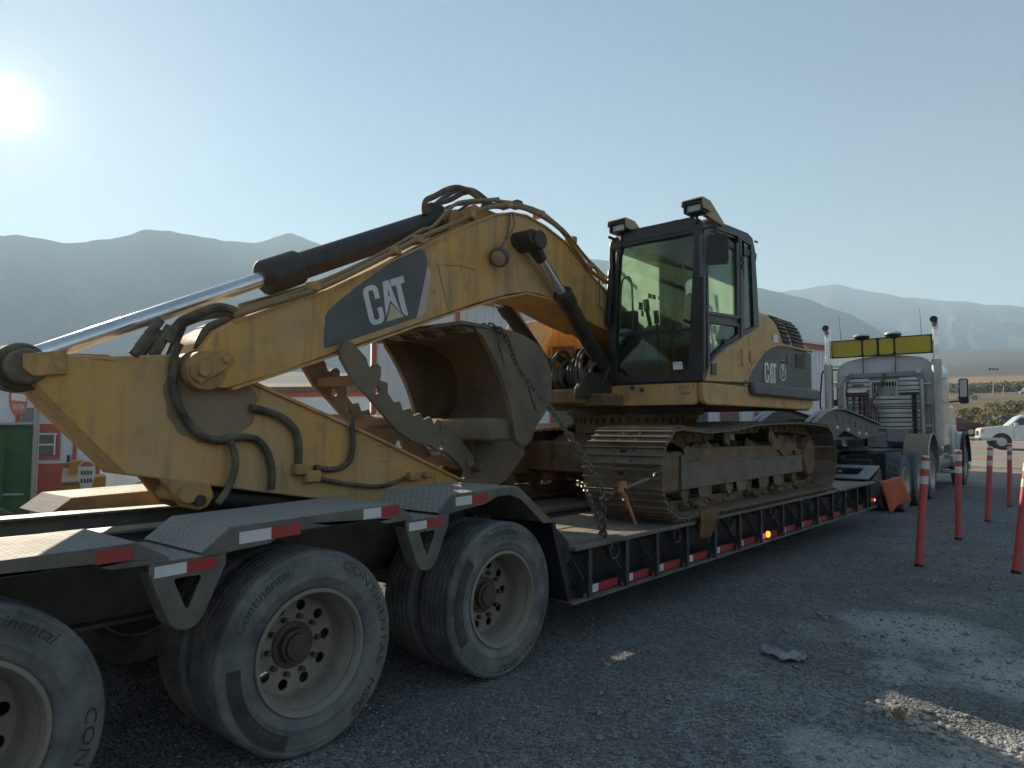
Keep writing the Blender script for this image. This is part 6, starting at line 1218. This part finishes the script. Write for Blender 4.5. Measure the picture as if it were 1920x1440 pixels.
for s in (1, -1):
    MB().box(*sorted((TC + 0.58 * s, TC + 1.10 * s)), 13.86, 13.875, 0.36, 1.09).build('mud_flap', M['plastic'], tk_)
    MB().box(*sorted((TC + 0.44 * s, TC + 1.0 * s)), 13.84, 13.86, 0.98, 1.05).build('flap_bar', M['tblack'], tk_)
    MB().box(*sorted((TC + 0.44 * s, TC + 0.92 * s)), 13.55, 13.85, 0.62, 0.98).build('tail_box', M['tblack'], tk_, bevel=0.01)
    # rounded fender over the lift axle
    arcl = [(17.72 + 0.66 * math.cos(R(a)), 0.76 + 0.66 * math.sin(R(a))) for a in np.linspace(200, -20, 22)][::-1]
    fd = MB().sweep(arcl[::-1], *sorted((TC + 0.76 * s, TC + 1.24 * s)), 0.012).build('lift_axle_fender', mat('dusty_fender_plate', (0.22, 0.18, 0.13), 0.6, 0.2, dust=DUST, damt=0.8, dscale=4), tk_, smooth=50)
    MB().tube([(TC + 1.245 * s, a, b) for a, b in arcl], 0.014, 6).build('fender_bead', M['alu'], fd)
    # stacks
    x = TC + 1.20 * s - 0.02; y = 18.93
    sg = group_part('exhaust_stack', tk_, (x, y, 1.0))
    MB().cyl((x, y, 1.12), (x, y, 3.15), 0.105, n=24).build('heat_shield', M['alu'], sg)
    MB().cyl((x, y, 3.15), (x, y, 3.88), 0.070, n=24).build('pipe', M['chrome'], sg)
    mb = MB(); mb.tube(smooth_path([(x, y, 3.85), (x, y - 0.01, 3.95), (x, y - 0.06, 4.04), (x, y - 0.16, 4.08)], 4), 0.074, 18); mb.build('turnout', M['chrome'], sg)
    MB().cyl((x, y - 0.155, 4.078), (x, y - 0.172, 4.082), 0.082, n=24).build('outlet', M['ink'], sg)
    mb = MB(); mb.tube(smooth_path([(x, y, 1.2), (x, y + 0.02, 1.02), (x - 0.12 * s, y + 0.1, 0.92), (x - 0.5 * s, y + 0.2, 0.90)], 5), 0.075, 14); mb.build('elbow', M['chrome'], sg)
    for z in (1.6, 2.6, 3.1): MB().box(*sorted((x - 0.12 * s, x - 0.28 * s)), y - 0.02, y + 0.02, z - 0.02, z + 0.02).build('clamp', M['alu'], sg)
# sleeper cab
YB = 19.02
cp = [(TC - 1.08, 1.10), (TC - 1.08, 2.9), (TC - 1.06, 3.05), (TC - 0.98, 3.17), (TC - 0.82, 3.25), (TC - 0.4, 3.32), (TC, 3.34), (TC + 0.4, 3.32), (TC + 0.82, 3.25), (TC + 0.98, 3.17), (TC + 1.06, 3.05), (TC + 1.08, 2.9), (TC + 1.08, 1.10)]
MB().py(cp, YB + 0.12, 21.3).build('cab', M['twhite'], tk_, bevel=0.05, seg=3)
MB().py([(TC - 0.95, 1.0), (TC - 0.9, 2.2), (TC + 0.9, 2.2), (TC + 0.95, 1.0)], 21.3, 23.6).build('bonnet', M['twhite'], tk_, bevel=0.12, seg=3)
MB().prism([(-0.98, 0), (0.98, 0), (0.9, 0.75), (-0.9, 0.75)], 0, 0.02, lambda a, b, t: (TC + a, 21.31 + 0.4 * (0.75 - b) + t, 2.22 + b)).build('windscreen', M['carglass'], tk_)
MB().box(TC - 0.8, TC + 0.8, 23.6, 23.72, 0.9, 2.0).build('grille', M['alu'], tk_, bevel=0.03); MB().box(TC - 1.2, TC + 1.2, 23.65, 23.95, 0.35, 0.75).build('bumper', M['chrome'], tk_, bevel=0.04)
for s in (1, -1):
    a_ = [(22.72 + 0.70 * math.cos(R(t)), 0.72 + 0.72 * math.sin(R(t))) for t in np.linspace(196, -10, 20)]
    fd = MB().sweep(a_, *sorted((TC + 0.78 * s, TC + 1.20 * s)), 0.03).build('front_fender', M['twhite'], tk_, smooth=50)
    MB().sweep([(p[0], p[1] + 0.004) for p in a_], *sorted((TC + 1.18 * s, TC + 1.27 * s)), 0.05).build('fender_flare', M['plastic'], fd, smooth=50)
    MB().px([(21.3, 0.62), (21.2, 1.5), (21.6, 1.62), (22.1, 1.5), (22.0, 1.2), (21.97, 0.62)], *sorted((TC + 0.9 * s, TC + 1.14 * s))).build('fender_skirt', M['twhite'], fd, bevel=0.05, seg=3)
    MB().cyl((TC + 0.88 * s, 19.3, 0.72), (TC + 0.88 * s, 20.9, 0.72), 0.24, n=26).build('fuel_tank', M['alud'], tk_, bevel=0.02)
    for z in (0.45, 0.85): MB().box(*sorted((TC + 0.9 * s, TC + 1.22 * s)), 20.2, 21.15, z - 0.02, z + 0.02).build('step', M['alu'], tk_, bevel=0.006)
    MB().box(*sorted((TC + 0.95 * s, TC + 1.16 * s)), 18.5, 18.52, 0.42, 0.98).build('splash_guard', M['hub'], tk_)
    mx_ = TC + (1.44 if s > 0 else -1.66); mg = group_part('mirror', tk_, (mx_, 21.0, 2.4))
    MB().py(rrect(mx_ - 0.10, mx_ + 0.10, 2.16, 2.80, 0.05), 20.98, 21.12).build('housing', M['plastic'], mg, bevel=0.03, seg=3); MB().py(rrect(mx_ - 0.075, mx_ + 0.075, 2.33, 2.77, 0.03), 20.972, 20.979).build('glass', M['chrome'], mg, smooth=0)
    MB().tube([(mx_ - 0.05 * s, 21.05, 2.24), (TC + 1.05 * s, 21.1, 2.20)], 0.022, 8).build('arm', M['plastic'], mg)
    mb = MB(); mb.tube(smooth_path([(TC + 1.09 * s, 20.4, 2.75), (TC + 1.17 * s, 20.4, 2.72), (TC + 1.17 * s, 20.4, 1.75), (TC + 1.09 * s, 20.4, 1.70)], 4), 0.014, 8); mb.build('grab_rail', M['chrome'], tk_)
    MB().lathe([(0, 0.075), (0.02, 0.075), (0.035, 0.05), (0.04, 0)], (TC + 0.88 * s, YB + 0.1, 1.28), (0, -1, 0), 22).build('tail_lamp', M['redlens'], tk_)
    MB().box(TC + 0.86 * s - 0.055, TC + 0.86 * s + 0.055, YB + 0.06, YB + 0.12, 1.78, 1.90).build('side_marker', M['lens'], tk_, bevel=0.01)
    MB().py([[(TC + 0.78 * s - 0.06, 1.40), (TC + 1.0 * s, 1.40), (TC + 1.02 * s, 2.1), (TC + 0.80 * s, 2.1)], [(TC + 0.80 * s - 0.02, 1.46), (TC + 0.975 * s, 1.46), (TC + 0.99 * s, 2.05), (TC + 0.82 * s, 2.05)]], YB + 0.10, YB + 0.125).build('locker_door', M['alud'], tk_)
    if s < 0:
        mb = MB(); mb.tube(smooth_path([(TC - 1.05, 20.5, 3.12), (mx_ - 0.02, 20.5, 3.14), (mx_ - 0.16, 20.5, 3.06), (mx_ - 0.18, 20.5, 2.9), (mx_ - 0.18, 20.5, 1.95), (TC - 1.05, 20.5, 1.9)], 4), 0.022, 8); mb.build('mirror_loop', M['plastic'], tk_)
    # antennas
    MB().cyl((TC + (0.88 if s > 0 else -0.92), 19.0, 3.7), (TC + (0.86 if s > 0 else -0.95), 19.0, 4.42), 0.009, 0.004, n=6).build('antenna', M['plastic'], tk_)
# headache rack: frame, slats, grille window, chains
hr = group_part('headache_rack', tk_, (TC, YB, 1.1))
fo_ = [(TC - 0.90, 1.10), (TC - 0.90, 2.72), (TC - 0.76, 2.90), (TC + 0.76, 2.90), (TC + 0.90, 2.72), (TC + 0.90, 1.10)]; fi_ = [(TC - 0.80, 1.12), (TC - 0.80, 2.68), (TC - 0.72, 2.79), (TC + 0.72, 2.79), (TC + 0.80, 2.68), (TC + 0.80, 1.12)]
MB().py([fo_[0], fo_[1], fo_[2], fo_[3], fo_[4], fo_[5], fi_[5], fi_[4], fi_[3], fi_[2], fi_[1], fi_[0]], YB - 0.03, YB + 0.06).build('frame', M['alud'], hr, bevel=0.006)
for s in (1, -1): MB().cyl((TC + 0.86 * s, YB - 0.05, 1.25), (TC + 0.86 * s, YB - 0.05, 2.70), 0.045, n=16).build('grab_tube', M['alu'], hr)
z = 1.14
while z < 2.76:
    if 2.28 - 0.02 < z < 2.70:
        for a, b in ((-0.80, -0.29), (0.35, 0.80)): MB().box(TC + a, TC + b, YB + 0.0, YB + 0.03, z, z + 0.095).build('slat', M['alu'], hr, bevel=0.01)
    else: MB().box(TC - 0.80, TC + 0.80, YB + 0.0, YB + 0.03, z, z + 0.095).build('slat', M['alu'], hr, bevel=0.01)
    z += 0.110
MB().box(TC - 0.80, TC + 0.80, YB + 0.031, YB + 0.05, 1.12, 2.27).build('backing', M['graypanel'], hr)
MB().py([rrect(TC - 0.29, TC + 0.35, 2.26, 2.72, 0.01), rrect(TC - 0.24, TC + 0.30, 2.31, 2.67, 0.01)], YB - 0.012, YB + 0.035).build('window_frame', M['alu'], hr)
MB().box(TC - 0.28, TC + 0.34, YB + 0.06, YB + 0.065, 2.28, 2.70).build('window_pane', mat('milky_window', (0.42, 0.46, 0.38), 0.2), hr)
MB().py([(TC - 0.24, 2.31), (TC - 0.24, 2.60), (TC - 0.19, 2.60), (TC - 0.17, 2.42), (TC - 0.08, 2.36), (TC + 0.06, 2.34), (TC + 0.22, 2.37), (TC + 0.25, 2.31)], YB + 0.05, YB + 0.058).build('window_shade', M['ink'], hr); MB().box(TC - 0.24, TC + 0.30, YB + 0.05, YB + 0.058, 2.57, 2.67).build('window_shade', M['ink'], hr)
for k in range(8): xx = TC - 0.21 + k * 0.068; MB().box(xx - 0.007, xx + 0.007, YB - 0.005, YB + 0.01, 2.31, 2.67).build('grille_bar', M['alu'], hr)
MB().box(TC - 0.78, TC - 0.34, YB - 0.12, YB, 2.42, 2.50).build('chain_shelf', M['whitet'], hr, bevel=0.004); MB().box(TC - 0.80, TC - 0.33, YB - 0.10, YB, 2.34, 2.42).build('shelf_shadow_box', M['tblack'], hr)  # black box under the shelf is added to stand for its shadow
MB().box(TC + 0.36, TC + 0.78, YB - 0.06, YB, 2.36, 2.40).build('hanger_rail', M['tblack'], hr)
MB().box(TC - 0.70, TC - 0.42, YB - 0.012, YB - 0.001, 2.585, 2.635).build('name_plate', M['graypanel'], hr)
for k, (a, m) in enumerate(((-0.66, 'chain'), (-0.52, 'carred'), (-0.42, 'carred'), (-0.34, 'chain'), (0.66, 'tblack'), (0.70, 'tblack'))):
    mb = MB(); pts = [Vector((TC + a, YB - 0.05, 2.33 - 0.055 * i)) for i in range(18)]
    for i, p in enumerate(pts):
        w_ = Vector((1, 0, 0)) if i % 2 else Vector((0, 1, 0)); mb.tube([p + Vector((0, 0, math.cos(t) * 0.045)) + w_ * math.sin(t) * 0.026 for t in np.linspace(0, 2 * math.pi, 8, endpoint=False)], 0.010, 5, True)
    mb.build('hanging_chain', M[m], hr)
for k, zz in enumerate((2.06, 1.78, 1.50)): MB().box(TC - 0.80, TC + 0.80, YB - 0.03, YB - 0.015, zz, zz + 0.018).build('strap', M['tblack'], hr)
for s in (1, -1): MB().box(TC + 0.80 * s - 0.06, TC + 0.80 * s + 0.06, YB - 0.1, YB - 0.02, 2.84, 2.96).build('rear_work_lamp', M['lens'], hr, bevel=0.015)
mb = MB(); mb.tube(smooth_path([(TC + 0.05, YB - 0.06, 2.88), (TC + 0.02, YB - 0.1, 2.70), (TC - 0.10, YB - 0.15, 2.42), (TC - 0.22, YB - 0.25, 2.18)], 5), 0.035, 10); mb.build('hose_tender', M['hose'], hr)
for k in range(6):
    a = -0.30 + 0.05 * k; mb = MB(); mb.tube(smooth_path([(TC - 0.20, YB - 0.25, 2.2), (TC + a, YB - 0.3, 1.9), (TC + a * 1.1, YB - 0.35, 1.6), (TC + a * 0.6 - 0.1, YB - 0.7, 1.35), (TC - 0.1, YB - 2.0, 1.3)], 5), 0.016, 8); mb.build('air_line', M[('hose', 'carred', 'tblack')[k % 3]], hr)
MB().box(TC - 0.25, TC + 0.18, YB - 0.55, YB - 0.05, 1.08, 1.42).build('tool_box', M['alud'], tk_, bevel=0.01); MB().box(TC + 0.22, TC + 0.66, YB - 0.75, YB - 0.1, 1.22, 1.52).build('tool_box', M['alud'], tk_, bevel=0.01)
MB().box(TC - 0.7, TC - 0.3, YB - 0.6, YB - 0.05, 1.06, 1.35).build('tool_box', M['tblack'], tk_, bevel=0.01)
# yellow oversize board with its four panels
sg = group_part('sign_board', tk_, (TC, 19.0, 3.3))
MB().py([(TC - 1.16, 3.315), (TC + 1.10, 3.315), (TC + 1.10, 3.765), (TC - 1.16, 3.765)], 19.0, 19.04).build('frame', M['signk'], sg, bevel=0.004)
for a, b in ((-1.13, -0.45), (-0.40, -0.10), (-0.04, 0.27), (0.32, 1.07)): MB().py(rrect(TC + a, TC + b, 3.345, 3.735, 0.05), 18.988, 19.0).build('yellow_panel', M['signy'], sg)
for a in (-0.425, 0.295): MB().cyl((TC + a, 19.02, 2.88), (TC + a, 19.02, 3.80), 0.014, n=8).build('post', M['tblack'], sg)
for a in (-0.44, 0.26):
    bc = group_part('beacon', tk_, (TC + a, 19.05, 3.8)); MB().cyl((TC + a, 19.05, 3.765), (TC + a, 19.05, 3.83), 0.16, 0.19, n=28).build('base', M['plastic'], bc); MB().lathe([(0, 0.19), (0.03, 0.185), (0.055, 0.15), (0.06, 0.0)], (TC + a, 19.05, 3.83), (0, 0, 1), 28).build('lens', M['lens'], bc)
tk_.rotation_euler = (0, 0, R(1.1))

# ================================================================== marker posts
def post(base, top, label):
    d = (top - base).normalized(); Lp = 1.22; r = thing('marker_post', tuple(base), label, 'post', 'red and white marker posts beside the trailer')
    MB().cyl(base, base + d * 0.03, 0.048, n=16).build('base', M['plastic'], r)
    MB().cyl(base + d * 0.02, base + d * Lp, 0.041, n=18).build('tube', M['postr'], r)
    for a, b in ((1.09, 1.18), (0.92, 1.01)): MB().cyl(base + d * a, base + d * b, 0.0435, n=18, cap=True).build('white_band', M['postw'], r)
    MB().lathe([(0, 0.043), (0.012, 0.043), (0.02, 0.03), (0.022, 0)], base + d * Lp, d, 16).build('cap', M['postw'], r)
for i, (b_, t_, lab) in enumerate((((1723, 1062), (1735, 860), 'red marker post with two white bands leaning slightly, standing alone nearest the flag'), ((1797, 1012), (1797, 838), 'upright red marker post in front of the truck steer wheel'),
                       ((1852, 978), (1857, 833), 'red marker post standing before the pickup front wheel'), ((1893, 950), (1893, 826), 'straight red marker post farthest along the row by the pickup'), ((1905, 1075), (1930, 850), 'red marker post tilted strongly outwards from the row'))):
    base = PZ(*b_); dd = ray(*t_); n_ = FH; t = (base - CAM).dot(n_) / dd.dot(n_); top = CAM + dd * t; post(base, top, lab)
# ================================================================== gate arm, vehicles, lamp masts, bushes
ga, gb_ = PD(1806, 824, 33.0), PD(1871, 823, 33.0); gz = ground_z(ga.x, ga.y)
root = thing('barrier_gate', (ga.x - 0.6, ga.y, gz), 'thin red and white barrier arm across the yard exit', 'barrier')
n_ = 6
for k in range(n_):
    p, q = ga + (gb_ - ga) * ((k - 1) / (n_ - 1)), ga + (gb_ - ga) * (k / (n_ - 1)); MB().bar(p, q - (q - p) * 0.001, 0.03, 0.10, roll=(0.3, 0, 1) if False else None).build('arm_section', M['postw'], root)
    if k < 4:
        m_ = p + (q - p) * 0.3; MB().bar(m_ - Vector((0.012, 0.016, 0.02)), p + (q - p) * 0.75 - Vector((0.012, 0.016, 0.02)), 0.034, 0.075).build('red_stripe', M['redtrim'], root)
e_ = ga - (gb_ - ga) * 0.2; MB().box(e_.x - 0.18, e_.x + 0.18, e_.y - 0.18, e_.y + 0.18, gz - 0.05, e_.z + 0.15).build('cabinet', M['crate'], root, bevel=0.02)
def car(name, label, cat, origin, ang, Lc, Wc, prof, glassp, wheels, body, wr=0.36, extra=None):
    """side profile in (along, up), nose at 0"""
    root = thing(name, (0, 0, 0), label, cat)
    MB().prism(prof, -Wc / 2, Wc / 2, lambda a, b, t: (a, t * (1 - 0.10 * max(0, (b - 1.05))), b)).build('body', M[body], root, org=(0, 0, 0), bevel=0.04, seg=3)
    for gp in glassp:
        for s in (-1, 1): MB().prism(gp, 0, 0.012, lambda a, b, t: (a, s * (Wc / 2 * (1 - 0.10 * max(0, (b - 1.05))) + t - 0.004), b)).build('window', M['carglass'], root, smooth=0)
    for a in wheels:
        for s in (-1, 1):
            wg = group_part('wheel', root, (a, s * (Wc / 2 - 0.06), wr))
            MB().lathe([(-0.1, wr * 0.6), (-0.11, wr * 0.93), (-0.08, wr), (0.08, wr), (0.11, wr * 0.93), (0.1, wr * 0.6)], (a, s * (Wc / 2 - 0.06), wr), (0, 1, 0), 28, True).build('tyre', M['rubberd'], wg)
            MB().lathe([(0.07, wr * 0.62), (0.095, wr * 0.58), (0.06, wr * 0.3), (0.075, wr * 0.12), (0.085, 0)], (a, s * (Wc / 2 - 0.06), wr), (0, s, 0), 20).build('rim', M['lens'], wg, smooth=0)
            MB().lathe([(0.0, wr * 1.14), (0.010, wr * 1.14), (0.011, wr * 1.0), (0.011, 0)], (a, s * (Wc / 2 - 0.006), wr + 0.02), (0, s, 0), 28).build('wheel_arch', M['ink'], root)
    if extra: extra(root)
    root.location = origin; root.rotation_euler = (0, 0, ang); return root
pw = PD(1873, 831, 47.5); fwd = RT
ang = math.atan2(RT.y, RT.x) - R(27)
gz = ground_z(pw.x, pw.y)
nose = pw - Vector((math.cos(ang), math.sin(ang), 0)) * 0.98; nose.z = gz + 0.02
pick = [(0.04, 0.45), (0.0, 0.62), (0.0, 1.02), (0.08, 1.14), (0.5, 1.20), (1.30, 1.28), (1.80, 1.76), (2.05, 1.86), (3.4, 1.88), (3.75, 1.84), (3.9, 1.36), (5.7, 1.34), (5.75, 0.75), (5.65, 0.48)]
def pextra(r):
    for s in (-1, 1):
        MB().box(0.02, 0.22, s * 0.98 - 0.02, s * 0.98 + 0.02, 0.88, 1.06).build('headlamp', M['amber'], r, bevel=0.01); MB().box(1.55, 1.72, s * 1.10 - 0.09, s * 1.10 + 0.09, 1.22, 1.42).build('mirror', M['carwhite'], r, bevel=0.03)
        for a in (2.55, 3.6): MB().box(a, a + 0.16, s * 0.985 - 0.015, s * 0.985 + 0.015, 1.06, 1.09).build('door_handle', M['plastic'], r)
        for a in (1.55, 2.75): MB().box(a - 0.005, a + 0.005, s * 0.991 - 0.004, s * 0.991 + 0.004, 0.55, 1.25).build('door_seam', M['ink'], r)
    MB().box(-0.06, 0.12, -0.9, 0.9, 0.45, 0.68).build('bumper', M['alu'], r, bevel=0.03); MB().box(-0.012, 0.0, -0.6, 0.6, 0.72, 0.98).build('grille', M['plastic'], r)
car('pickup_truck', 'white pickup truck parked across the gravel beyond the barrier', 'pickup', nose, ang, 5.7, 1.96, pick, [[(1.45, 1.30), (1.85, 1.68), (2.65, 1.76), (2.65, 1.30)], [(2.78, 1.30), (2.78, 1.76), (3.4, 1.72), (3.5, 1.30)]], (0.98, 4.6), 'carwhite', 0.40, pextra)
sedan = [(0.0, 0.4), (0.0, 0.72), (0.15, 0.82), (1.1, 0.98), (1.8, 1.40), (3.0, 1.42), (3.8, 1.02), (4.5, 0.95), (4.55, 0.45)]; sg_ = [[(1.3, 1.0), (1.85, 1.35), (2.4, 1.37), (2.4, 1.0)], [(2.48, 1.0), (2.48, 1.37), (2.95, 1.36), (3.55, 1.02)]]
def pcar(name, label, px_, py_, D, body, rot=0.0, prof=sedan, gl=sg_):
    p = PD(px_, py_, D); p.z = ground_z(p.x, p.y); a = math.atan2(RT.y, RT.x) - R(30) + rot; car(name, label, 'car', p, a, 4.5, 1.8, prof, gl, (0.85, 3.6), body, 0.33)
pcar('parked_car', 'dark purple car parked behind the white pickup', 1834, 800, 76, 'cardark', 0.05); pcar('parked_car', 'dark red car half hidden behind the truck front fender', 1722, 800, 66, 'carred', -0.1)
pcar('parked_car', 'silver car on the far road by the truck mirror', 1792, 760, 185, 'carsilver', 0.0); pcar('parked_car', 'pale van on the far road at the edge of the field', 1912, 757, 240, 'carwhite', 0.0, [(0, .4), (0, .9), (.5, 1.1), (1.0, 1.9), (4.4, 1.95), (4.5, .45)], [])
for px_, D, top_, arms, lab in ((1863, 240, 693, 3, 'tall floodlight mast with three lamp heads on the plain'), (1882, 230, 722, 1, 'plain utility pole standing beside the floodlight mast')):
    p = PD(px_, 760, D); p.z = ground_z(p.x, p.y); tp_ = PD(px_, top_, D); r = thing('light_mast' if arms == 3 else 'utility_pole', tuple(p), lab, 'mast' if arms == 3 else 'pole')
    MB().cyl(p - Vector((0, 0, 0.5)), tp_, 0.14, 0.08, n=10).build('pole', M['galv'], r)
    for k in range(arms):
        o_ = RT * ((k - (arms - 1) / 2) * 1.0); MB().box(tp_.x + o_.x - 0.3, tp_.x + o_.x + 0.3, tp_.y + o_.y - 0.3, tp_.y + o_.y + 0.3, tp_.z - 0.1, tp_.z + 0.35).build('lamp_head' if arms == 3 else 'crossarm', M['plastic'], r)
    if arms == 3: MB().bar(tp_ - RT * 1.3, tp_ + RT * 1.3, 0.12, 0.12).build('crossbar', M['galv'], r)
# desert bushes along the verge
def leaves(n, cs, seed, smin, smax):
    rng = np.random.default_rng(seed); V, F = [], []
    for i in range(n):
        c, r = cs[rng.integers(len(cs))]; d = rng.normal(size=3); d /= np.linalg.norm(d); p = np.array(c) + d * r * rng.random() ** 0.4 * np.array((1, 1, 0.75)); a = rng.normal(size=3); a /= np.linalg.norm(a); b = np.cross(a, rng.normal(size=3)); b /= np.linalg.norm(b); s = rng.uniform(smin, smax); k = len(V)
        V += [p - a * s, p + b * s * 0.5, p + a * s, p - b * s * 0.5]; F.append((k, k + 1, k + 2, k + 3))
    return V, F
bm_ = mat('dusty_sagebrush', (0.21, 0.18, 0.10), 0.9, var=0.35, vscale=2.0, dust=(0.24, 0.20, 0.11), damt=0.6, dscale=1.5)
bs = [(1815, 800, 66, 1.0), (1795, 798, 70, 1.3), (1838, 790, 78, 1.1), (1858, 796, 74, 1.3), (1880, 786, 84, 1.5), (1905, 790, 80, 1.4), (1935, 792, 76, 1.4), (1825, 782, 95, 1.2), (1850, 778, 105, 1.5), (1895, 776, 112, 1.5), (1810, 776, 110, 1.2), (1870, 772, 125, 1.5), (1915, 770, 130, 1.5), (1700, 790, 75, 1.3), (1660, 788, 80, 1.4), (1600, 790, 78, 1.2)]
blab = ['sagebrush', 'low grey green', 'spreading', 'dry']
for i, (px_, py_, D, r_) in enumerate(bs):
    p = PD(px_, py_, D); p.z = ground_z(p.x, p.y); rr_ = random.Random(i); root = thing('desert_bush', tuple(p), 'dusty grey green desert bush on the dry verge behind the parked cars', 'bush', 'desert bushes on the verge')
    cs = [((p.x + rr_.uniform(-1, 1) * r_, p.y + rr_.uniform(-1, 1) * r_, p.z + r_ * rr_.uniform(0.3, 0.6)), r_ * rr_.uniform(0.5, 0.8)) for _ in range(5)]
    mb = MB(); V, F = leaves(700, cs, i, 0.10, 0.22); mb.add(V, F); mb.build('foliage', bm_, root, smooth=0)
    mb = MB()
    for k in range(4): mb.tube([(p.x, p.y, p.z - 0.1), (p.x + rr_.uniform(-.4, .4), p.y + rr_.uniform(-.4, .4), p.z + r_ * 0.6)], 0.03, 5)
    mb.build('stem', M['wood'], root)
# dark windbreak trees far out on the plain read as one belt
mb = MB(); cs = []
for k in range(60):
    a = PD(1780 + k * 3.2, 750, 285 + 20 * math.sin(k)); cs.append(((a.x, a.y, ground_z(a.x, a.y) + 1.2), 2.4))
V, F = leaves(4200, cs, 77, 0.3, 0.8); mb.add(V, F); tag(mb.build('tree_belt', mat('far_foliage', (0.20, 0.175, 0.125), 0.95, var=0.3, vscale=0.2), smooth=0), 'dark belt of far off trees along the tan field', 'trees', kind='stuff')
# ================================================================== haze
hz = bpy.data.materials.new('haze_air'); hz.use_nodes = True; N = hz.node_tree.nodes; N.clear(); o_ = N.new('ShaderNodeOutputMaterial'); v_ = N.new('ShaderNodeVolumePrincipled')
v_.inputs['Color'].default_value = (0.58, 0.80, 1.0, 1); v_.inputs['Density'].default_value = HAZE; v_.inputs['Anisotropy'].default_value = 0.15; hz.node_tree.links.new(v_.outputs[0], o_.inputs['Volume'])
zs = max((o.matrix_world.translation.z + max(v[2] for v in o.bound_box)) for o in bpy.data.objects if o.type == 'MESH' and 'mountain' in o.name)
hb = MB().box(-7600, 7600, -7600, 7600, -2.0, zs + 8).build('haze', hz, org=(0, 0, 0), smooth=0); tag(hb, 'thin blue haze filling the valley air', 'haze', kind='stuff')
